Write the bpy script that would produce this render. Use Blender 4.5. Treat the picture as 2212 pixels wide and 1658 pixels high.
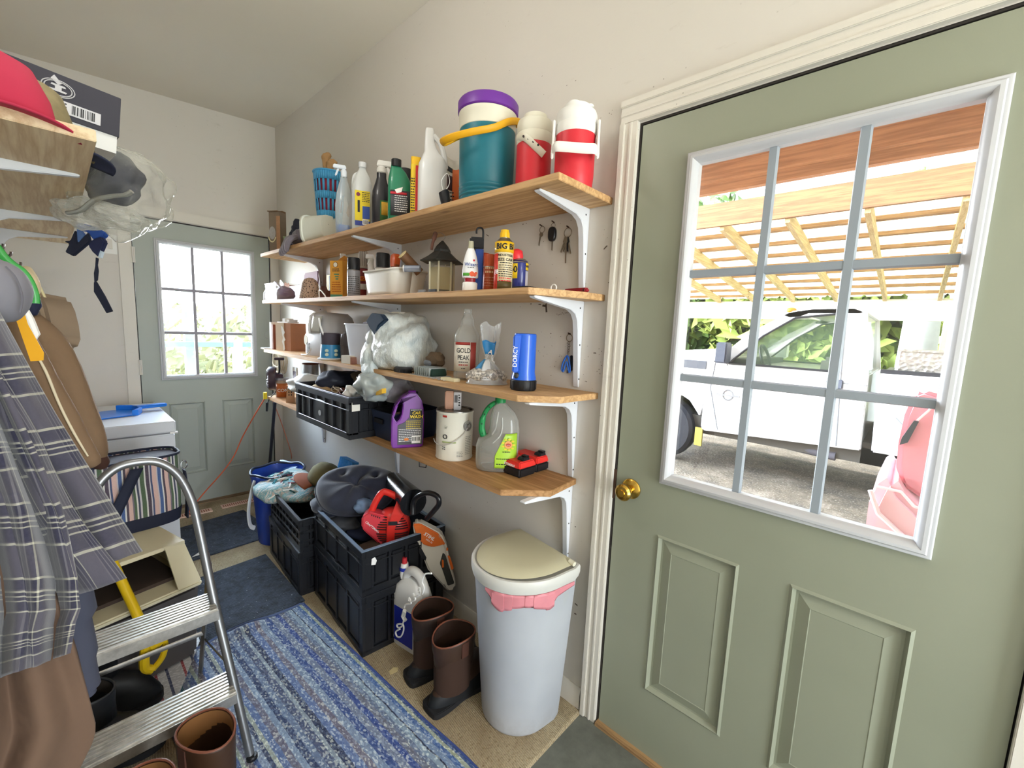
import bpy, bmesh, math, random
from mathutils import Vector, Matrix, noise
for _o in list(bpy.data.objects): bpy.data.objects.remove(_o)
SC = bpy.context.scene; COL = SC.collection
PI = math.pi; R = math.radians
# ------------------------------------------------------------------ camera
F = 925.71
CAM = Vector((-1.2637, 0.0, 1.3954))
def _basis(yaw, pitch, roll):
    sy, cy, sp, cp = math.sin(yaw), math.cos(yaw), math.sin(pitch), math.cos(pitch)
    fw = Vector((sy*cp, cy*cp, sp)); rt = Vector((cy, -sy, 0)); up = rt.cross(fw)
    c, s = math.cos(roll), math.sin(roll)
    return rt*c + up*s, up*c - rt*s, fw
RT, UP, FW = _basis(.8183, -.1248, .0426)
cd = bpy.data.cameras.new('camera'); cam = bpy.data.objects.new('camera', cd); COL.objects.link(cam)
cd.sensor_fit = 'HORIZONTAL'; cd.sensor_width = 36; cd.lens = 36*F/2212; cd.clip_start = .01; cd.clip_end = 300
cam.matrix_world = Matrix(((RT.x, UP.x, -FW.x, CAM.x), (RT.y, UP.y, -FW.y, CAM.y), (RT.z, UP.z, -FW.z, CAM.z), (0, 0, 0, 1)))
SC.camera = cam
# ------------------------------------------------------------------ light and exposure
SC.view_settings.view_transform = 'Standard'; SC.view_settings.look = 'None'
SC.view_settings.gamma = 1; SC.view_settings.use_curve_mapping = False
SC.view_settings.exposure = 0.22
SC.cycles.max_bounces = 10; SC.cycles.diffuse_bounces = 7; SC.cycles.transparent_max_bounces = 24; SC.cycles.sample_clamp_indirect = 6
SC.cycles.caustics_reflective = False; SC.cycles.caustics_refractive = False
W = bpy.data.worlds.new('sky'); SC.world = W; W.use_nodes = True
_n = W.node_tree.nodes; _bg = _n['Background']
_tc = _n.new('ShaderNodeTexCoord'); _sp = _n.new('ShaderNodeSeparateXYZ'); _rp = _n.new('ShaderNodeValToRGB')
W.node_tree.links.new(_tc.outputs['Generated'], _sp.inputs[0]); W.node_tree.links.new(_sp.outputs['Z'], _rp.inputs[0])
W.node_tree.links.new(_rp.outputs[0], _bg.inputs[0])
_rp.color_ramp.elements[0].position = 0; _rp.color_ramp.elements[0].color = (.93, .97, 1, 1)
_rp.color_ramp.elements[1].position = .6; _rp.color_ramp.elements[1].color = (.62, .8, 1, 1)
_dy = _n.new('ShaderNodeMapRange'); W.node_tree.links.new(_sp.outputs['Y'], _dy.inputs[0])   # hazy bright sky beyond the far door
_dy.inputs[1].default_value = .45; _dy.inputs[2].default_value = 1.; _dy.inputs[3].default_value = 3.1; _dy.inputs[4].default_value = 80.
W.node_tree.links.new(_dy.outputs[0], _bg.inputs[1])
def lamp(kind, name, loc, energy, col, size=None, size_y=None, direction=None, angle=None):
    ld = bpy.data.lights.new(name, kind); ld.energy = energy; ld.color = col
    o = bpy.data.objects.new(name, ld); COL.objects.link(o); o.location = loc
    if direction is not None: o.rotation_euler = Vector(direction).to_track_quat('-Z', 'Y').to_euler()
    if kind == 'AREA':
        ld.shape = 'RECTANGLE'; ld.size = size; ld.size_y = size_y or size
    if angle is not None: ld.angle = angle
    return o
lamp('SUN', 'sun', (8, 6, 9), 5.0, (1, .95, .86), direction=(-.62, -.08, -.77), angle=.01)
# added fill lights: two point lamps and a panel at an invented rear doorway
_l = lamp('POINT', 'fill_point_light', (-1.05, -1.3, 2.3), 14, (1, .93, .83)); _l.data.shadow_soft_size = .12
_l = lamp('POINT', 'fill_point_light', (-1.0, 1.35, 2.5), 8, (1, .96, .9)); _l.data.shadow_soft_size = .1  # second invented lamp, above the frame, brightens the shelves and far end
lamp('AREA', 'rear_fill_panel', (-.72, -2.15, 1.1), 62, (.88, .94, 1), .8, 1.9, direction=(-.12, 1, .1))  # unseen area panel added to fill the room from behind the camera
# ------------------------------------------------------------------ picture helpers: a pixel of the 2212x1658 frame seen on a real plane of the room
def ray(px, py): return FW + RT*((px-1106)/F) + UP*((829-py)/F)
def at(px, py, X=None, Y=None, Z=None):
    d = ray(px, py)
    t = (X-CAM.x)/d.x if X is not None else (Y-CAM.y)/d.y if Y is not None else (Z-CAM.z)/d.z
    return CAM + d*t
def zat(X, Y, py):
    a, b = -3., 7.
    for _ in range(40):
        m = (a+b)/2; d = Vector((X, Y, m))-CAM
        if 829-F*d.dot(UP)/d.dot(FW) > py: a = m
        else: b = m
    return a
def mpp(P): return (Vector(P)-CAM).dot(FW)/F
# ------------------------------------------------------------------ colour
def lin(h):
    if not isinstance(h, str): return tuple(h)[:3]+(1,)
    v = [int(h[i:i+2], 16)/255 for i in (0, 2, 4)]
    return tuple(c/12.92 if c <= .04045 else ((c+.055)/1.055)**2.4 for c in v)+(1,)
# ------------------------------------------------------------------ materials
_M = {}
class NT:
    def __init__(s, name):
        s.m = bpy.data.materials.new(name); s.m.use_nodes = True; s.t = s.m.node_tree; s.N = s.t.nodes
        s.b = s.N['Principled BSDF']
    def n(s, typ, **k):
        o = s.N.new('ShaderNode'+typ)
        for a, v in k.items():
            if a in ('op',): o.operation = v
            elif a.startswith('i') and a[1:].isdigit():
                if hasattr(v, 'is_output'): s.t.links.new(v, o.inputs[int(a[1:])])
                else: o.inputs[int(a[1:])].default_value = v
            else: setattr(o, a, v)
        return o
    def lk(s, a, b): s.t.links.new(a, b)
    def math(s, op, a, b=0., c=0.):
        return s.n('Math', op=op, i0=a, i1=b, i2=c).outputs[0]
    def co(s, scale=(1, 1, 1), rot=(0, 0, 0), loc=(0, 0, 0), src='Object'):
        t = s.n('TexCoord'); mp = s.n('Mapping'); s.lk(t.outputs[src], mp.inputs[0])
        mp.inputs['Scale'].default_value = scale; mp.inputs['Rotation'].default_value = rot; mp.inputs['Location'].default_value = loc
        return mp.outputs[0]
    def noise(s, co, scale, detail=3, rough=.5):
        o = s.n('TexNoise'); s.lk(co, o.inputs['Vector']); o.inputs['Scale'].default_value = scale
        o.inputs['Detail'].default_value = detail; o.inputs['Roughness'].default_value = rough
        return o.outputs['Fac']
    def ramp(s, fac, stops, interp='LINEAR'):
        o = s.n('ValToRGB'); s.lk(fac, o.inputs[0]); r = o.color_ramp; r.interpolation = interp
        while len(r.elements) < len(stops): r.elements.new(.5)
        for e, (p, c) in zip(r.elements, stops): e.position = p; e.color = lin(c)
        return o.outputs[0]
    def mix(s, fac, a, b, mode='MIX'):
        o = s.n('MixRGB', blend_type=mode)
        for k, v in ((0, fac), (1, a), (2, b)):
            if hasattr(v, 'is_output'): s.lk(v, o.inputs[k])
            else: o.inputs[k].default_value = v if k == 0 else lin(v)
        return o.outputs[0]
    def base(s, c): s.lk(c, s.b.inputs['Base Color'])
    def bump(s, h, st=.3, dist=.002):
        o = s.n('Bump'); s.lk(h, o.inputs['Height']); o.inputs['Strength'].default_value = st; o.inputs['Distance'].default_value = dist
        s.lk(o.outputs[0], s.b.inputs['Normal'])
def mat(col, rough=.5, metal=0, nz=0, ns=6, bump=0, bs=60, alpha=1, trans=0, coat=0, name=None, sheen=0, ior=1.45, bd=.002):
    key = (str(col), rough, metal, nz, ns, bump, bs, alpha, trans, coat, sheen, bd)
    if key in _M: return _M[key]
    T = NT(name or 'paint'); b = T.b
    c = lin(col); b.inputs['Base Color'].default_value = c; b.inputs['Roughness'].default_value = rough
    b.inputs['Metallic'].default_value = metal; b.inputs['Alpha'].default_value = alpha
    b.inputs['Transmission Weight'].default_value = trans; b.inputs['Coat Weight'].default_value = coat
    b.inputs['IOR'].default_value = ior; b.inputs['Sheen Weight'].default_value = sheen
    if nz:
        f = T.noise(T.co(), ns, 4, .6)
        T.base(T.mix(f, tuple(max(0, v*(1-nz)) for v in c[:3]), tuple(min(1, v*(1+nz*.6)) for v in c[:3])))
    if bump:
        T.bump(T.noise(T.co(), bs, 3), bump, bd)
    _M[key] = T.m
    return T.m
def stripes(axis, stops, period=1., rough=.8, wob=0., off=0., bump=0., name='striped fabric'):
    T = NT(name); co = T.co(); sp = T.n('SeparateXYZ', i0=co); v = sp.outputs[axis]
    if wob: v = T.math('ADD', v, T.math('MULTIPLY', T.math('SUBTRACT', T.noise(co, 14), .5), wob))
    f = T.math('FRACT', T.math('ADD', T.math('DIVIDE', v, period), off))
    T.base(T.ramp(f, stops, 'CONSTANT')); T.b.inputs['Roughness'].default_value = rough
    if bump: T.bump(T.noise(co, 400, 1), bump)
    return T.m
def wood(c1, c2, axis=1, scale=9, rough=.55, knots=True, name='wood'):
    T = NT(name); s = [scale*3.2]*3; s[axis] = scale*.16
    co = T.co(tuple(s)); n1 = T.noise(co, 1.6, 5, .6)
    co2 = T.co(tuple(v*4 for v in s)); n2 = T.noise(co2, 2.2, 2)
    w = T.math('FRACT', T.math('MULTIPLY', n1, 5.)); w = T.math('ABSOLUTE', T.math('SUBTRACT', w, .5))
    w = T.math('ADD', T.math('MULTIPLY', w, 1.1), T.math('MULTIPLY', n2, .5))
    c = T.ramp(w, ((.1, c2), (.75, c1)))
    if knots:
        ks = [5., 5., 5.]; ks[axis] = 1.6
        v = T.n('TexVoronoi'); T.lk(T.co(tuple(ks)), v.inputs['Vector']); v.inputs['Scale'].default_value = 1.
        k = T.ramp(v.outputs['Distance'], ((.02, 'ffffff'), (.075, '000000')))
        c = T.mix(k, c, '6b4424')
    T.base(c); T.b.inputs['Roughness'].default_value = rough; T.bump(n2, .15, .001)
    return T.m
def glassy(col, alpha, rough=.12, name='clear plastic'):
    """thin clear sheet: see-through with a glossy skin"""
    key = ('g', str(col), alpha, rough)
    if key in _M: return _M[key]
    T = NT(name); T.b.inputs['Base Color'].default_value = lin(col); T.b.inputs['Roughness'].default_value = rough
    T.b.inputs['Specular IOR Level'].default_value = .9
    if rough == .08: T.bump(T.noise(T.co((1, 1, 3)), 14, 5, .7), 1., .03)
    lw = T.n('LayerWeight'); lw.inputs[0].default_value = .35
    a = T.math('ADD', T.math('MULTIPLY', lw.outputs['Facing'], .55), alpha); a = T.math('MINIMUM', a, 1.)
    T.lk(a, T.b.inputs['Alpha']); _M[key] = T.m
    return T.m
# ------------------------------------------------------------------ mesh building
def I4(loc=(0, 0, 0), rz=0, rx=0, ry=0, s=1):
    S = Matrix.Diagonal((s, s, s, 1)) if not isinstance(s, (tuple, list)) else Matrix.Diagonal((*s, 1))
    return Matrix.Translation(loc) @ Matrix.Rotation(rz, 4, 'Z') @ Matrix.Rotation(ry, 4, 'Y') @ Matrix.Rotation(rx, 4, 'X') @ S
def catmull(P, n=6, closed=False):
    P = [Vector(p) for p in P]; out = []; N = len(P)
    for i in range(N if closed else N-1):
        if closed: a, b, c, d = P[i-1], P[i], P[(i+1) % N], P[(i+2) % N]
        else: a, b, c, d = P[max(i-1, 0)], P[i], P[i+1], P[min(i+2, N-1)]
        for k in range(n):
            t = k/n
            out.append(.5*((2*b)+(c-a)*t+(2*a-5*b+4*c-d)*t*t+(3*b-a-3*c+d)*t**3))
    if not closed: out.append(P[-1])
    return out
class B:
    def __init__(s): s.v = []; s.f = []; s.m = Matrix.Identity(4); s.mi = 0; s.fm = []
    def add(s, vs, fs, m=None):
        o = len(s.v); M = s.m @ m if m is not None else s.m
        s.v += [tuple(M @ Vector(v)) for v in vs]; s.f += [tuple(i+o for i in f) for f in fs]; s.fm += [s.mi]*len(fs)
        return s
    def box(s, x0, x1, y0, y1, z0, z1, m=None, tx=0, ty=0):
        """tx, ty shrink the top by that much each side"""
        vs = [(x0, y0, z0), (x1, y0, z0), (x1, y1, z0), (x0, y1, z0), (x0+tx, y0+ty, z1), (x1-tx, y0+ty, z1), (x1-tx, y1-ty, z1), (x0+tx, y1-ty, z1)]
        return s.add(vs, [(3, 2, 1, 0), (4, 5, 6, 7), (0, 1, 5, 4), (1, 2, 6, 5), (2, 3, 7, 6), (3, 0, 4, 7)], m)
    def cb(s, c, d, m=None, **k):
        return s.box(c[0]-d[0]/2, c[0]+d[0]/2, c[1]-d[1]/2, c[1]+d[1]/2, c[2]-d[2]/2, c[2]+d[2]/2, m, **k)
    def lathe(s, prof, n=28, m=None, ax=1, ay=1, e=2, cap0=True, cap1=True, cx=0, cy=0):
        """prof: (r, z[, dx, dy])"""
        vs = []; fs = []
        for q in prof:
            r, z = q[0], q[1]; dx = q[2] if len(q) > 2 else 0; dy = q[3] if len(q) > 3 else 0
            for k in range(n):
                a = 2*PI*k/n; c, t = math.cos(a), math.sin(a)
                if e != 2: c = math.copysign(abs(c)**(2/e), c); t = math.copysign(abs(t)**(2/e), t)
                vs.append((cx+dx+r*ax*c, cy+dy+r*ay*t, z))
        for j in range(len(prof)-1):
            for k in range(n):
                a, b = j*n+k, j*n+(k+1) % n
                fs.append((a, b, b+n, a+n))
        if cap0: fs.append(tuple(reversed(range(n))))
        if cap1: fs.append(tuple(range((len(prof)-1)*n, len(prof)*n)))
        return s.add(vs, fs, m)
    def cyl(s, p, q, r, r2=None, n=16, m=None):
        p, q = Vector(p), Vector(q); d = q-p; L = d.length
        M = Matrix.Translation(p) @ d.to_track_quat('Z', 'Y').to_matrix().to_4x4()
        return s.lathe([(r, 0), (r if r2 is None else r2, L)], n, (m @ M) if m is not None else M)
    def tube(s, P, r, n=8, closed=False, m=None, flat=1.):
        P = [Vector(p) for p in P]; N = len(P); vs = []; fs = []
        prev = None
        for i in range(N):
            t = (P[(i+1) % N]-P[i-1]) if closed else P[min(i+1, N-1)]-P[max(i-1, 0)]
            if t.length < 1e-9: t = Vector((0, 0, 1))
            t.normalize()
            if prev is None:
                u = t.orthogonal().normalized()
                if flat != 1.: u = (Vector((0, 0, 1))-t*t.z); u = u.normalized() if u.length > .01 else t.orthogonal().normalized()
            else:
                u = prev-t*prev.dot(t); u = u.normalized() if u.length > 1e-6 else t.orthogonal().normalized()
            prev = u; w = t.cross(u); rr = r[i] if isinstance(r, (list, tuple)) else r
            for k in range(n):
                a = 2*PI*k/n; vs.append(P[i]+u*(math.cos(a)*rr)+w*(math.sin(a)*rr*flat))
        for i in range(N if closed else N-1):
            for k in range(n):
                a, b = i*n+k, i*n+(k+1) % n; c, d = ((i+1) % N)*n+k, ((i+1) % N)*n+(k+1) % n
                fs.append((a, b, d, c))
        if not closed: fs += [tuple(reversed(range(n))), tuple(range((N-1)*n, N*n))]
        return s.add(vs, fs, m)
    def prism(s, poly, y0, y1, m=None, ax='y'):
        """polygon in XZ (ax y), YZ (ax x) or XY (ax z) extruded along ax"""
        f = {'y': lambda p, t: (p[0], t, p[1]), 'x': lambda p, t: (t, p[0], p[1]), 'z': lambda p, t: (p[0], p[1], t)}[ax]
        n = len(poly); vs = [f(p, y0) for p in poly]+[f(p, y1) for p in poly]
        fs = [tuple(range(n)), tuple(reversed(range(n, 2*n)))]+[(i, i+n, (i+1) % n+n, (i+1) % n) for i in range(n)]
        return s.add(vs, fs, m)
    def sheet(s, fn, nu, nv, m=None, wrapu=False):
        vs = [fn(i/nu, j/nv) for j in range(nv+1) for i in range(nu+1)]; w = nu+1
        fs = [(j*w+i, j*w+i+1, (j+1)*w+i+1, (j+1)*w+i) for j in range(nv) for i in range(nu)]
        return s.add(vs, fs, m)
    def blob(s, c, r, amp=.15, seed=0, sub=3, fr=2., m=None, flatz=None):
        bm = bmesh.new(); bmesh.ops.create_icosphere(bm, subdivisions=sub, radius=1)
        vs = []
        for v in bm.verts:
            k = 1+amp*noise.noise(v.co*fr+Vector((seed*7.3, seed*3.1, seed*1.7)))*1.6
            q = Vector((v.co.x*r[0]*k, v.co.y*r[1]*k, v.co.z*r[2]*k))
            if flatz is not None: q.z = max(q.z, flatz)
            vs.append(q+Vector(c))
        fs = [tuple(v.index for v in f.verts) for f in bm.faces]; bm.free()
        return s.add(vs, fs, m)
    def obj(s, name, mt, parent=None, smooth=35, bev=0, seg=2, sub=0, solid=0, loc=None, rot=None):
        me = bpy.data.meshes.new(name); me.from_pydata(s.v, [], s.f)
        for q in (mt if isinstance(mt, (list, tuple)) else [mt]): me.materials.append(q)
        if isinstance(mt, (list, tuple)): me.polygons.foreach_set('material_index', s.fm)
        bm = bmesh.new(); bm.from_mesh(me); bmesh.ops.recalc_face_normals(bm, faces=bm.faces)
        if bev:
            es = [e for e in bm.edges if len(e.link_faces) == 2 and e.calc_face_angle(0) > .5]
            if es:
                try: bmesh.ops.bevel(bm, geom=es, offset=bev, segments=seg, affect='EDGES', clamp_overlap=True)
                except Exception: pass
        bm.to_mesh(me); bm.free()
        if smooth:
            me.polygons.foreach_set('use_smooth', [True]*len(me.polygons))
            try: me.set_sharp_from_angle(angle=R(smooth))
            except Exception: pass
        me.update()
        o = bpy.data.objects.new(name, me); COL.objects.link(o)
        if parent is not None: o.parent = parent
        if loc is not None: o.location = loc
        if rot is not None: o.rotation_euler = rot
        if solid:
            md = o.modifiers.new('solid', 'SOLIDIFY'); md.thickness = solid; md.offset = 0
        if sub:
            md = o.modifiers.new('sub', 'SUBSURF'); md.levels = sub; md.render_levels = sub
        return o
def tag(o, label, cat, group=None, kind=None):
    o['label'] = label; o['category'] = cat
    if group: o['group'] = group
    if kind: o['kind'] = kind
    return o
def thing(name, label, cat, loc=(0, 0, 0), rz=0, group=None, rx=0, ry=0):
    o = bpy.data.objects.new(name, None); COL.objects.link(o); o.empty_display_size = .05
    o.location = loc; o.rotation_euler = (rx, ry, rz)
    return tag(o, label, cat, group)
def struct(o): o['kind'] = 'structure'; return o
def copytree(o, loc=None, rz=None, label=None):
    c = o.copy(); COL.objects.link(c)
    for ch in list(o.children):
        d = ch.copy(); COL.objects.link(d); d.parent = c
        for g in list(ch.children):
            h = g.copy(); COL.objects.link(h); h.parent = d
    if loc is not None: c.location = loc
    if rz is not None: c.rotation_euler.z = rz
    if label: c['label'] = label
    return c
def face(loc):
    d = CAM-Vector(loc); return math.atan2(d.x, -d.y)
def sh(px, py, X, zs):
    """a spot on a shelf: the pixel gives the place along the wall, X the distance from the wall"""
    p = at(px, py, X=X); return Vector((X, p.y, zs))
def txt(s, size, mt, parent, loc=(0, 0, 0), rot=0, wrap=None, name='lettering', sx=1, bold=.0, wrapc=(0, 0), shear=0, tilt=0):
    """lettering standing in the XZ plane, read from -Y; wrap = radius of the round body it follows"""
    cu = bpy.data.curves.new(name, 'FONT'); cu.body = s; cu.size = size; cu.align_x = 'CENTER'; cu.align_y = 'CENTER'
    cu.extrude = .0004; cu.offset = bold*size; cu.shear = shear; cu.resolution_u = 2
    to = bpy.data.objects.new('tmp', cu); me = bpy.data.meshes.new_from_object(to); bpy.data.objects.remove(to)
    c, t = math.cos(rot), math.sin(rot)
    for v in me.vertices:
        x, y, d = v.co.x*sx, v.co.y, v.co.z
        x, y = x*c-y*t, x*t+y*c
        if wrap:
            a = (loc[0]+x)/wrap; q = wrap+.0006+d
            v.co = (wrapc[0]+q*math.sin(a), wrapc[1]-q*math.cos(a), loc[2]+y)
        else: v.co = (loc[0]+x, loc[1]-d+y*math.sin(tilt), loc[2]+y*math.cos(tilt))
    me.materials.append(mt); me.name = name
    o = bpy.data.objects.new(name, me); COL.objects.link(o)
    if parent is not None: o.parent = parent
    return o
def patch(mt, parent, rx, ry, z0, z1, a0=-60, a1=60, e=2, name='label', off=.0008, cy=0, dz=None, n=20):
    """a label that follows a (super)elliptic body; angles in degrees from the front (-Y)"""
    def fn(u, v):
        a = R(a0+(a1-a0)*u)-PI/2; c, t = math.cos(a), math.sin(a)
        if e != 2: c = math.copysign(abs(c)**(2/e), c); t = math.copysign(abs(t)**(2/e), t)
        z = z0+(z1-z0)*v
        return ((rx+off)*c, cy+(ry+off)*t, z)
    return B().sheet(fn, n, 2).obj(name, mt, parent, solid=.0004)
def barcode(parent, x, z, w, h, y, wrap=None, mt=None, n=14, seed=1):
    rnd = random.Random(seed); b = B(); k = 0.
    ws = [rnd.choice((1, 1, 2, 3)) for _ in range(2*n)]; tot = sum(ws); q = x-w/2
    for i, v in enumerate(ws):
        d = w*v/tot
        if i % 2 == 0:
            if wrap:
                a0, a1 = q/wrap, (q+d)/wrap; r = wrap+.0012
                b.add([(r*math.sin(a0), -r*math.cos(a0), z-h/2), (r*math.sin(a1), -r*math.cos(a1), z-h/2), (r*math.sin(a1), -r*math.cos(a1), z+h/2), (r*math.sin(a0), -r*math.cos(a0), z+h/2)], [(0, 1, 2, 3)])
            else: b.box(q, q+d, y-.0004, y, z-h/2, z+h/2)
        q += d
    return b.obj('barcode', mt or BLACK, parent)
def fine(parent, x0, x1, z, n=5, dz=.008, th=.002, y=0, wrap=None, mt=None, seed=1, name='fine_print'):
    """rows of print too small to read, as short strokes"""
    q = random.Random(seed*97+n); b = B()
    for k in range(n):
        x = x0; zz = z-dz*k
        while x < x1-.003:
            w = min(q.uniform(.003, .009), x1-x)
            if wrap:
                r = wrap+.0012; P = [(r*math.sin(u/wrap), -r*math.cos(u/wrap), v) for u, v in ((x, zz-th/2), (x+w, zz-th/2), (x+w, zz+th/2), (x, zz+th/2))]
                b.add(P, [(0, 1, 2, 3)])
            else: b.box(x, x+w, y-.0006, y, zz-th/2, zz+th/2)
            x += w+.002
    return b.obj(name, mt or INK, parent, smooth=0)
# common paints
BLACK = mat('15161a', .45); WHITE = mat('e9e9e6', .45); WHT = mat('f4f4f2', .5); GREY = mat('8a8c8e', .5)
SILVER = mat('c4c6c8', .28, 1); CHROME = mat('dcdde0', .12, 1); BRASS = mat('c9a24a', .2, 1)
RED = mat('d8232f', .4, nz=.08); INK = mat('1c1c22', .6); WHITEINK = mat('f2f2f2', .6); YEL = mat('f0c01c', .5)
# ------------------------------------------------------------------ the room shell
def wallmat(c, name='painted wall', sp=True):
    T = NT(name); co = T.co(); big = T.noise(co, 1.2, 3); fine = T.noise(co, 55, 4, .7)
    col = T.mix(T.math('MULTIPLY', big, .35), c, 'b9b3a4')
    if sp:
        v = T.n('TexVoronoi'); T.lk(T.co(), v.inputs['Vector']); v.inputs['Scale'].default_value = 30
        k = T.ramp(v.outputs['Distance'], ((.045, 'ffffff'), (.075, '000000')))
        pz = T.ramp(T.noise(co, 2.5, 3), ((.52, '000000'), (.62, 'ffffff')))
        col = T.mix(T.math('MULTIPLY', T.mix(1., k, pz, 'MULTIPLY'), .55), col, '6e675c')
        sm = T.ramp(T.noise(T.co((3, 3, 9)), 3, 5, .7), ((.62, '000000'), (.8, 'ffffff')))
        col = T.mix(T.math('MULTIPLY', sm, .25), col, '9a9080')
    T.base(col); T.b.inputs['Roughness'].default_value = .75; T.bump(fine, .18, .0015)
    return T.m
WALL = wallmat('d9d5cf'); CEIL = wallmat('e6e0d4', 'painted ceiling', False)
TRIM = wallmat('dcd8cf', 'white trim paint'); TRIM.node_tree.nodes['Principled BSDF'].inputs['Roughness'].default_value = .5
DOOR = NT('sage door paint'); _c = DOOR.co()
DOOR.base(DOOR.mix(DOOR.noise(_c, 2.2, 3), '868b79', '979b89')); DOOR.b.inputs['Roughness'].default_value = .42
DOOR.bump(DOOR.noise(DOOR.co((60, 60, 9)), 3, 4), .12, .0006); DOOR = DOOR.m
DOOR2 = mat('a3aaa2', .45, nz=.06, ns=3, bump=.06, bs=30, name='grey green door paint')
def wall(name, axis, k, a0, a1, zt, hole, thick, mt):
    """a wall in the plane axis=k with one door opening (h0,h1,height)"""
    b = B()
    def bx(p, q, z0, z1a, z1b):
        if axis == 'x': vs = [(k, p, z0), (k+thick, p, z0), (k+thick, q, z0), (k, q, z0), (k, p, z1a), (k+thick, p, z1a), (k+thick, q, z1b), (k, q, z1b)]
        else: vs = [(p, k, z0), (p, k+thick, z0), (q, k+thick, z0), (q, k, z0), (p, k, z1a), (p, k+thick, z1a), (q, k+thick, z1b), (q, k, z1b)]
        b.add(vs, [(3, 2, 1, 0), (4, 5, 6, 7), (0, 1, 5, 4), (1, 2, 6, 5), (2, 3, 7, 6), (3, 0, 4, 7)])
    if hole:
        h0, h1, hz = hole
        bx(a0, h0, -.02, zt(a0), zt(h0)); bx(h1, a1, -.02, zt(h1), zt(a1)); bx(h0, h1, hz, zt(h0), zt(h1))
    else: bx(a0, a1, -.02, zt(a0), zt(a1))
    return struct(b.obj(name, mt, smooth=0))
FARY = 3.81; LX = -1.43; YB = -2.2
NL, NH = .6871, .6871-.914           # near door: latch edge and hinge edge along Y
FL, FR = -.8842, -.8842+.818         # far door: hinge edge and latch edge along X
DH = 2.03
ctop = lambda x: 2.868+.055*x
wall('wall_right', 'x', 0, YB, FARY+.12, lambda y: 2.868, (NH-.005, NL+.005, DH+.005), .12, WALL)
wall('wall_far', 'y', FARY, LX-.1, 0, ctop, (FL-.005, FR+.005, DH+.005), .12, WALL)
wall('wall_left', 'x', LX-.1, YB, FARY, lambda y: ctop(LX), None, .1, WALL)
struct(B().add([(LX-.1, YB, ctop(LX-.1)), (.12, YB, 2.875), (.12, FARY+.12, 2.875), (LX-.1, FARY+.12, ctop(LX-.1)), (LX-.1, YB, 2.99), (.12, YB, 2.99), (.12, FARY+.12, 2.99), (LX-.1, FARY+.12, 2.99)],
    [(3, 2, 1, 0), (4, 5, 6, 7), (0, 1, 5, 4), (1, 2, 6, 5), (2, 3, 7, 6), (3, 0, 4, 7)]).obj('ceiling', CEIL, smooth=0))
wall('wall_back', 'y', YB-.12, LX-.1, .12, ctop, (-1.15, -.3, 2.05), .12, WALL)
# floor: grey concrete by the door, beige loop carpet over the rest
T = NT('grey concrete'); co = T.co()
T.base(T.ramp(T.noise(co, 9, 6, .7), ((.3, '55574f'), (.7, '6f7168')))); T.b.inputs['Roughness'].default_value = .7; T.bump(T.noise(co, 90, 3), .2)
struct(B().box(LX-.1, .0, YB-.12, FARY, -.06, 0).obj('floor', T.m, smooth=0))
T = NT('beige loop carpet'); co = T.co()
c = T.ramp(T.noise(co, 5, 4), ((.3, 'a08b6d'), (.6, 'c4b393'), (.8, 'cdbfa2')))
wv = T.n('TexWave', wave_type='BANDS', bands_direction='X'); T.lk(T.co(rot=(0, 0, .12)), wv.inputs['Vector']); wv.inputs['Scale'].default_value = 48; wv.inputs['Distortion'].default_value = 2.5
wv.inputs['Detail'].default_value = 2; wv.inputs['Detail Scale'].default_value = 4
c = T.mix(T.math('MULTIPLY', wv.outputs['Fac'], .3), c, '6f5f48')
c = T.mix(T.ramp(T.noise(co, 130, 2), ((.55, '000000'), (.75, 'ffffff'))), c, '8a7658')
T.base(c); T.b.inputs['Roughness'].default_value = .95; T.bump(T.math('ADD', wv.outputs['Fac'], T.noise(co, 160, 2)), .7, .004)
struct(B().add([(LX, .75, 0), (-.02, .75, 0), (-.02, FARY-.03, 0), (LX, FARY-.03, 0), (LX, .75, .006), (-.0, .76, .006), (-.0, FARY-.03, .006), (LX, FARY-.03, .006)],
    [(3, 2, 1, 0), (4, 5, 6, 7), (0, 1, 5, 4), (1, 2, 6, 5), (2, 3, 7, 6), (3, 0, 4, 7)]).obj('carpet', T.m, smooth=0))
# baseboards
def base(name, y0, y1):
    b = B(); b.prism([(0, 0), (-.013, 0), (-.013, .06), (-.009, .075), (-.004, .085), (0, .085)], y0, y1)
    return struct(b.obj(name, TRIM, smooth=30))
base('baseboard_right', NL+.075, FARY)
struct(B().box(LX, FL-.075, FARY-.012, FARY, 0, .085).obj('baseboard_far', TRIM))
struct(B().box(LX, LX+.012, .76, FARY-.012, 0, .085).obj('baseboard_left', TRIM))
# casings
def casing_profile(w): return [(0, 0), (w, 0), (w, .018), (w-.006, .02), (w*.62, .017), (w*.55, .012), (w*.3, .012), (w*.16, .008), (0, .006)]
b = B()
for (y0, y1) in ((NL, NL+.066), (NH-.066, NH)):
    b.box(-.016, 0, y0+.006, y1, 0, DH+.01); b.box(-.022, 0, (y1-.018 if y0 > 0 else y0), (y1 if y0 > 0 else y0+.018), 0, DH+.01)
    b.box(-.019, 0, y0+.024, y0+.034, 0, DH+.01)
b.box(-.016, 0, NH-.066, NL+.066, DH+.01, DH+.076); b.box(-.022, 0, NH-.066, NL+.066, DH+.058, DH+.078); b.box(-.019, 0, NH-.066, NL+.066, DH+.03, DH+.04)
struct(b.obj('trim_1', TRIM, bev=.002))
b = B()
b.box(FL-.07, FL-.004, FARY-.016, FARY, 0, DH+.01); b.box(FR+.004, 0, FARY-.016, FARY, 0, DH+.01)
b.box(FL-.07, 0, FARY-.016, FARY, DH+.01, DH+.075)
struct(b.obj('trim_2', TRIM, bev=.002))
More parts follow.
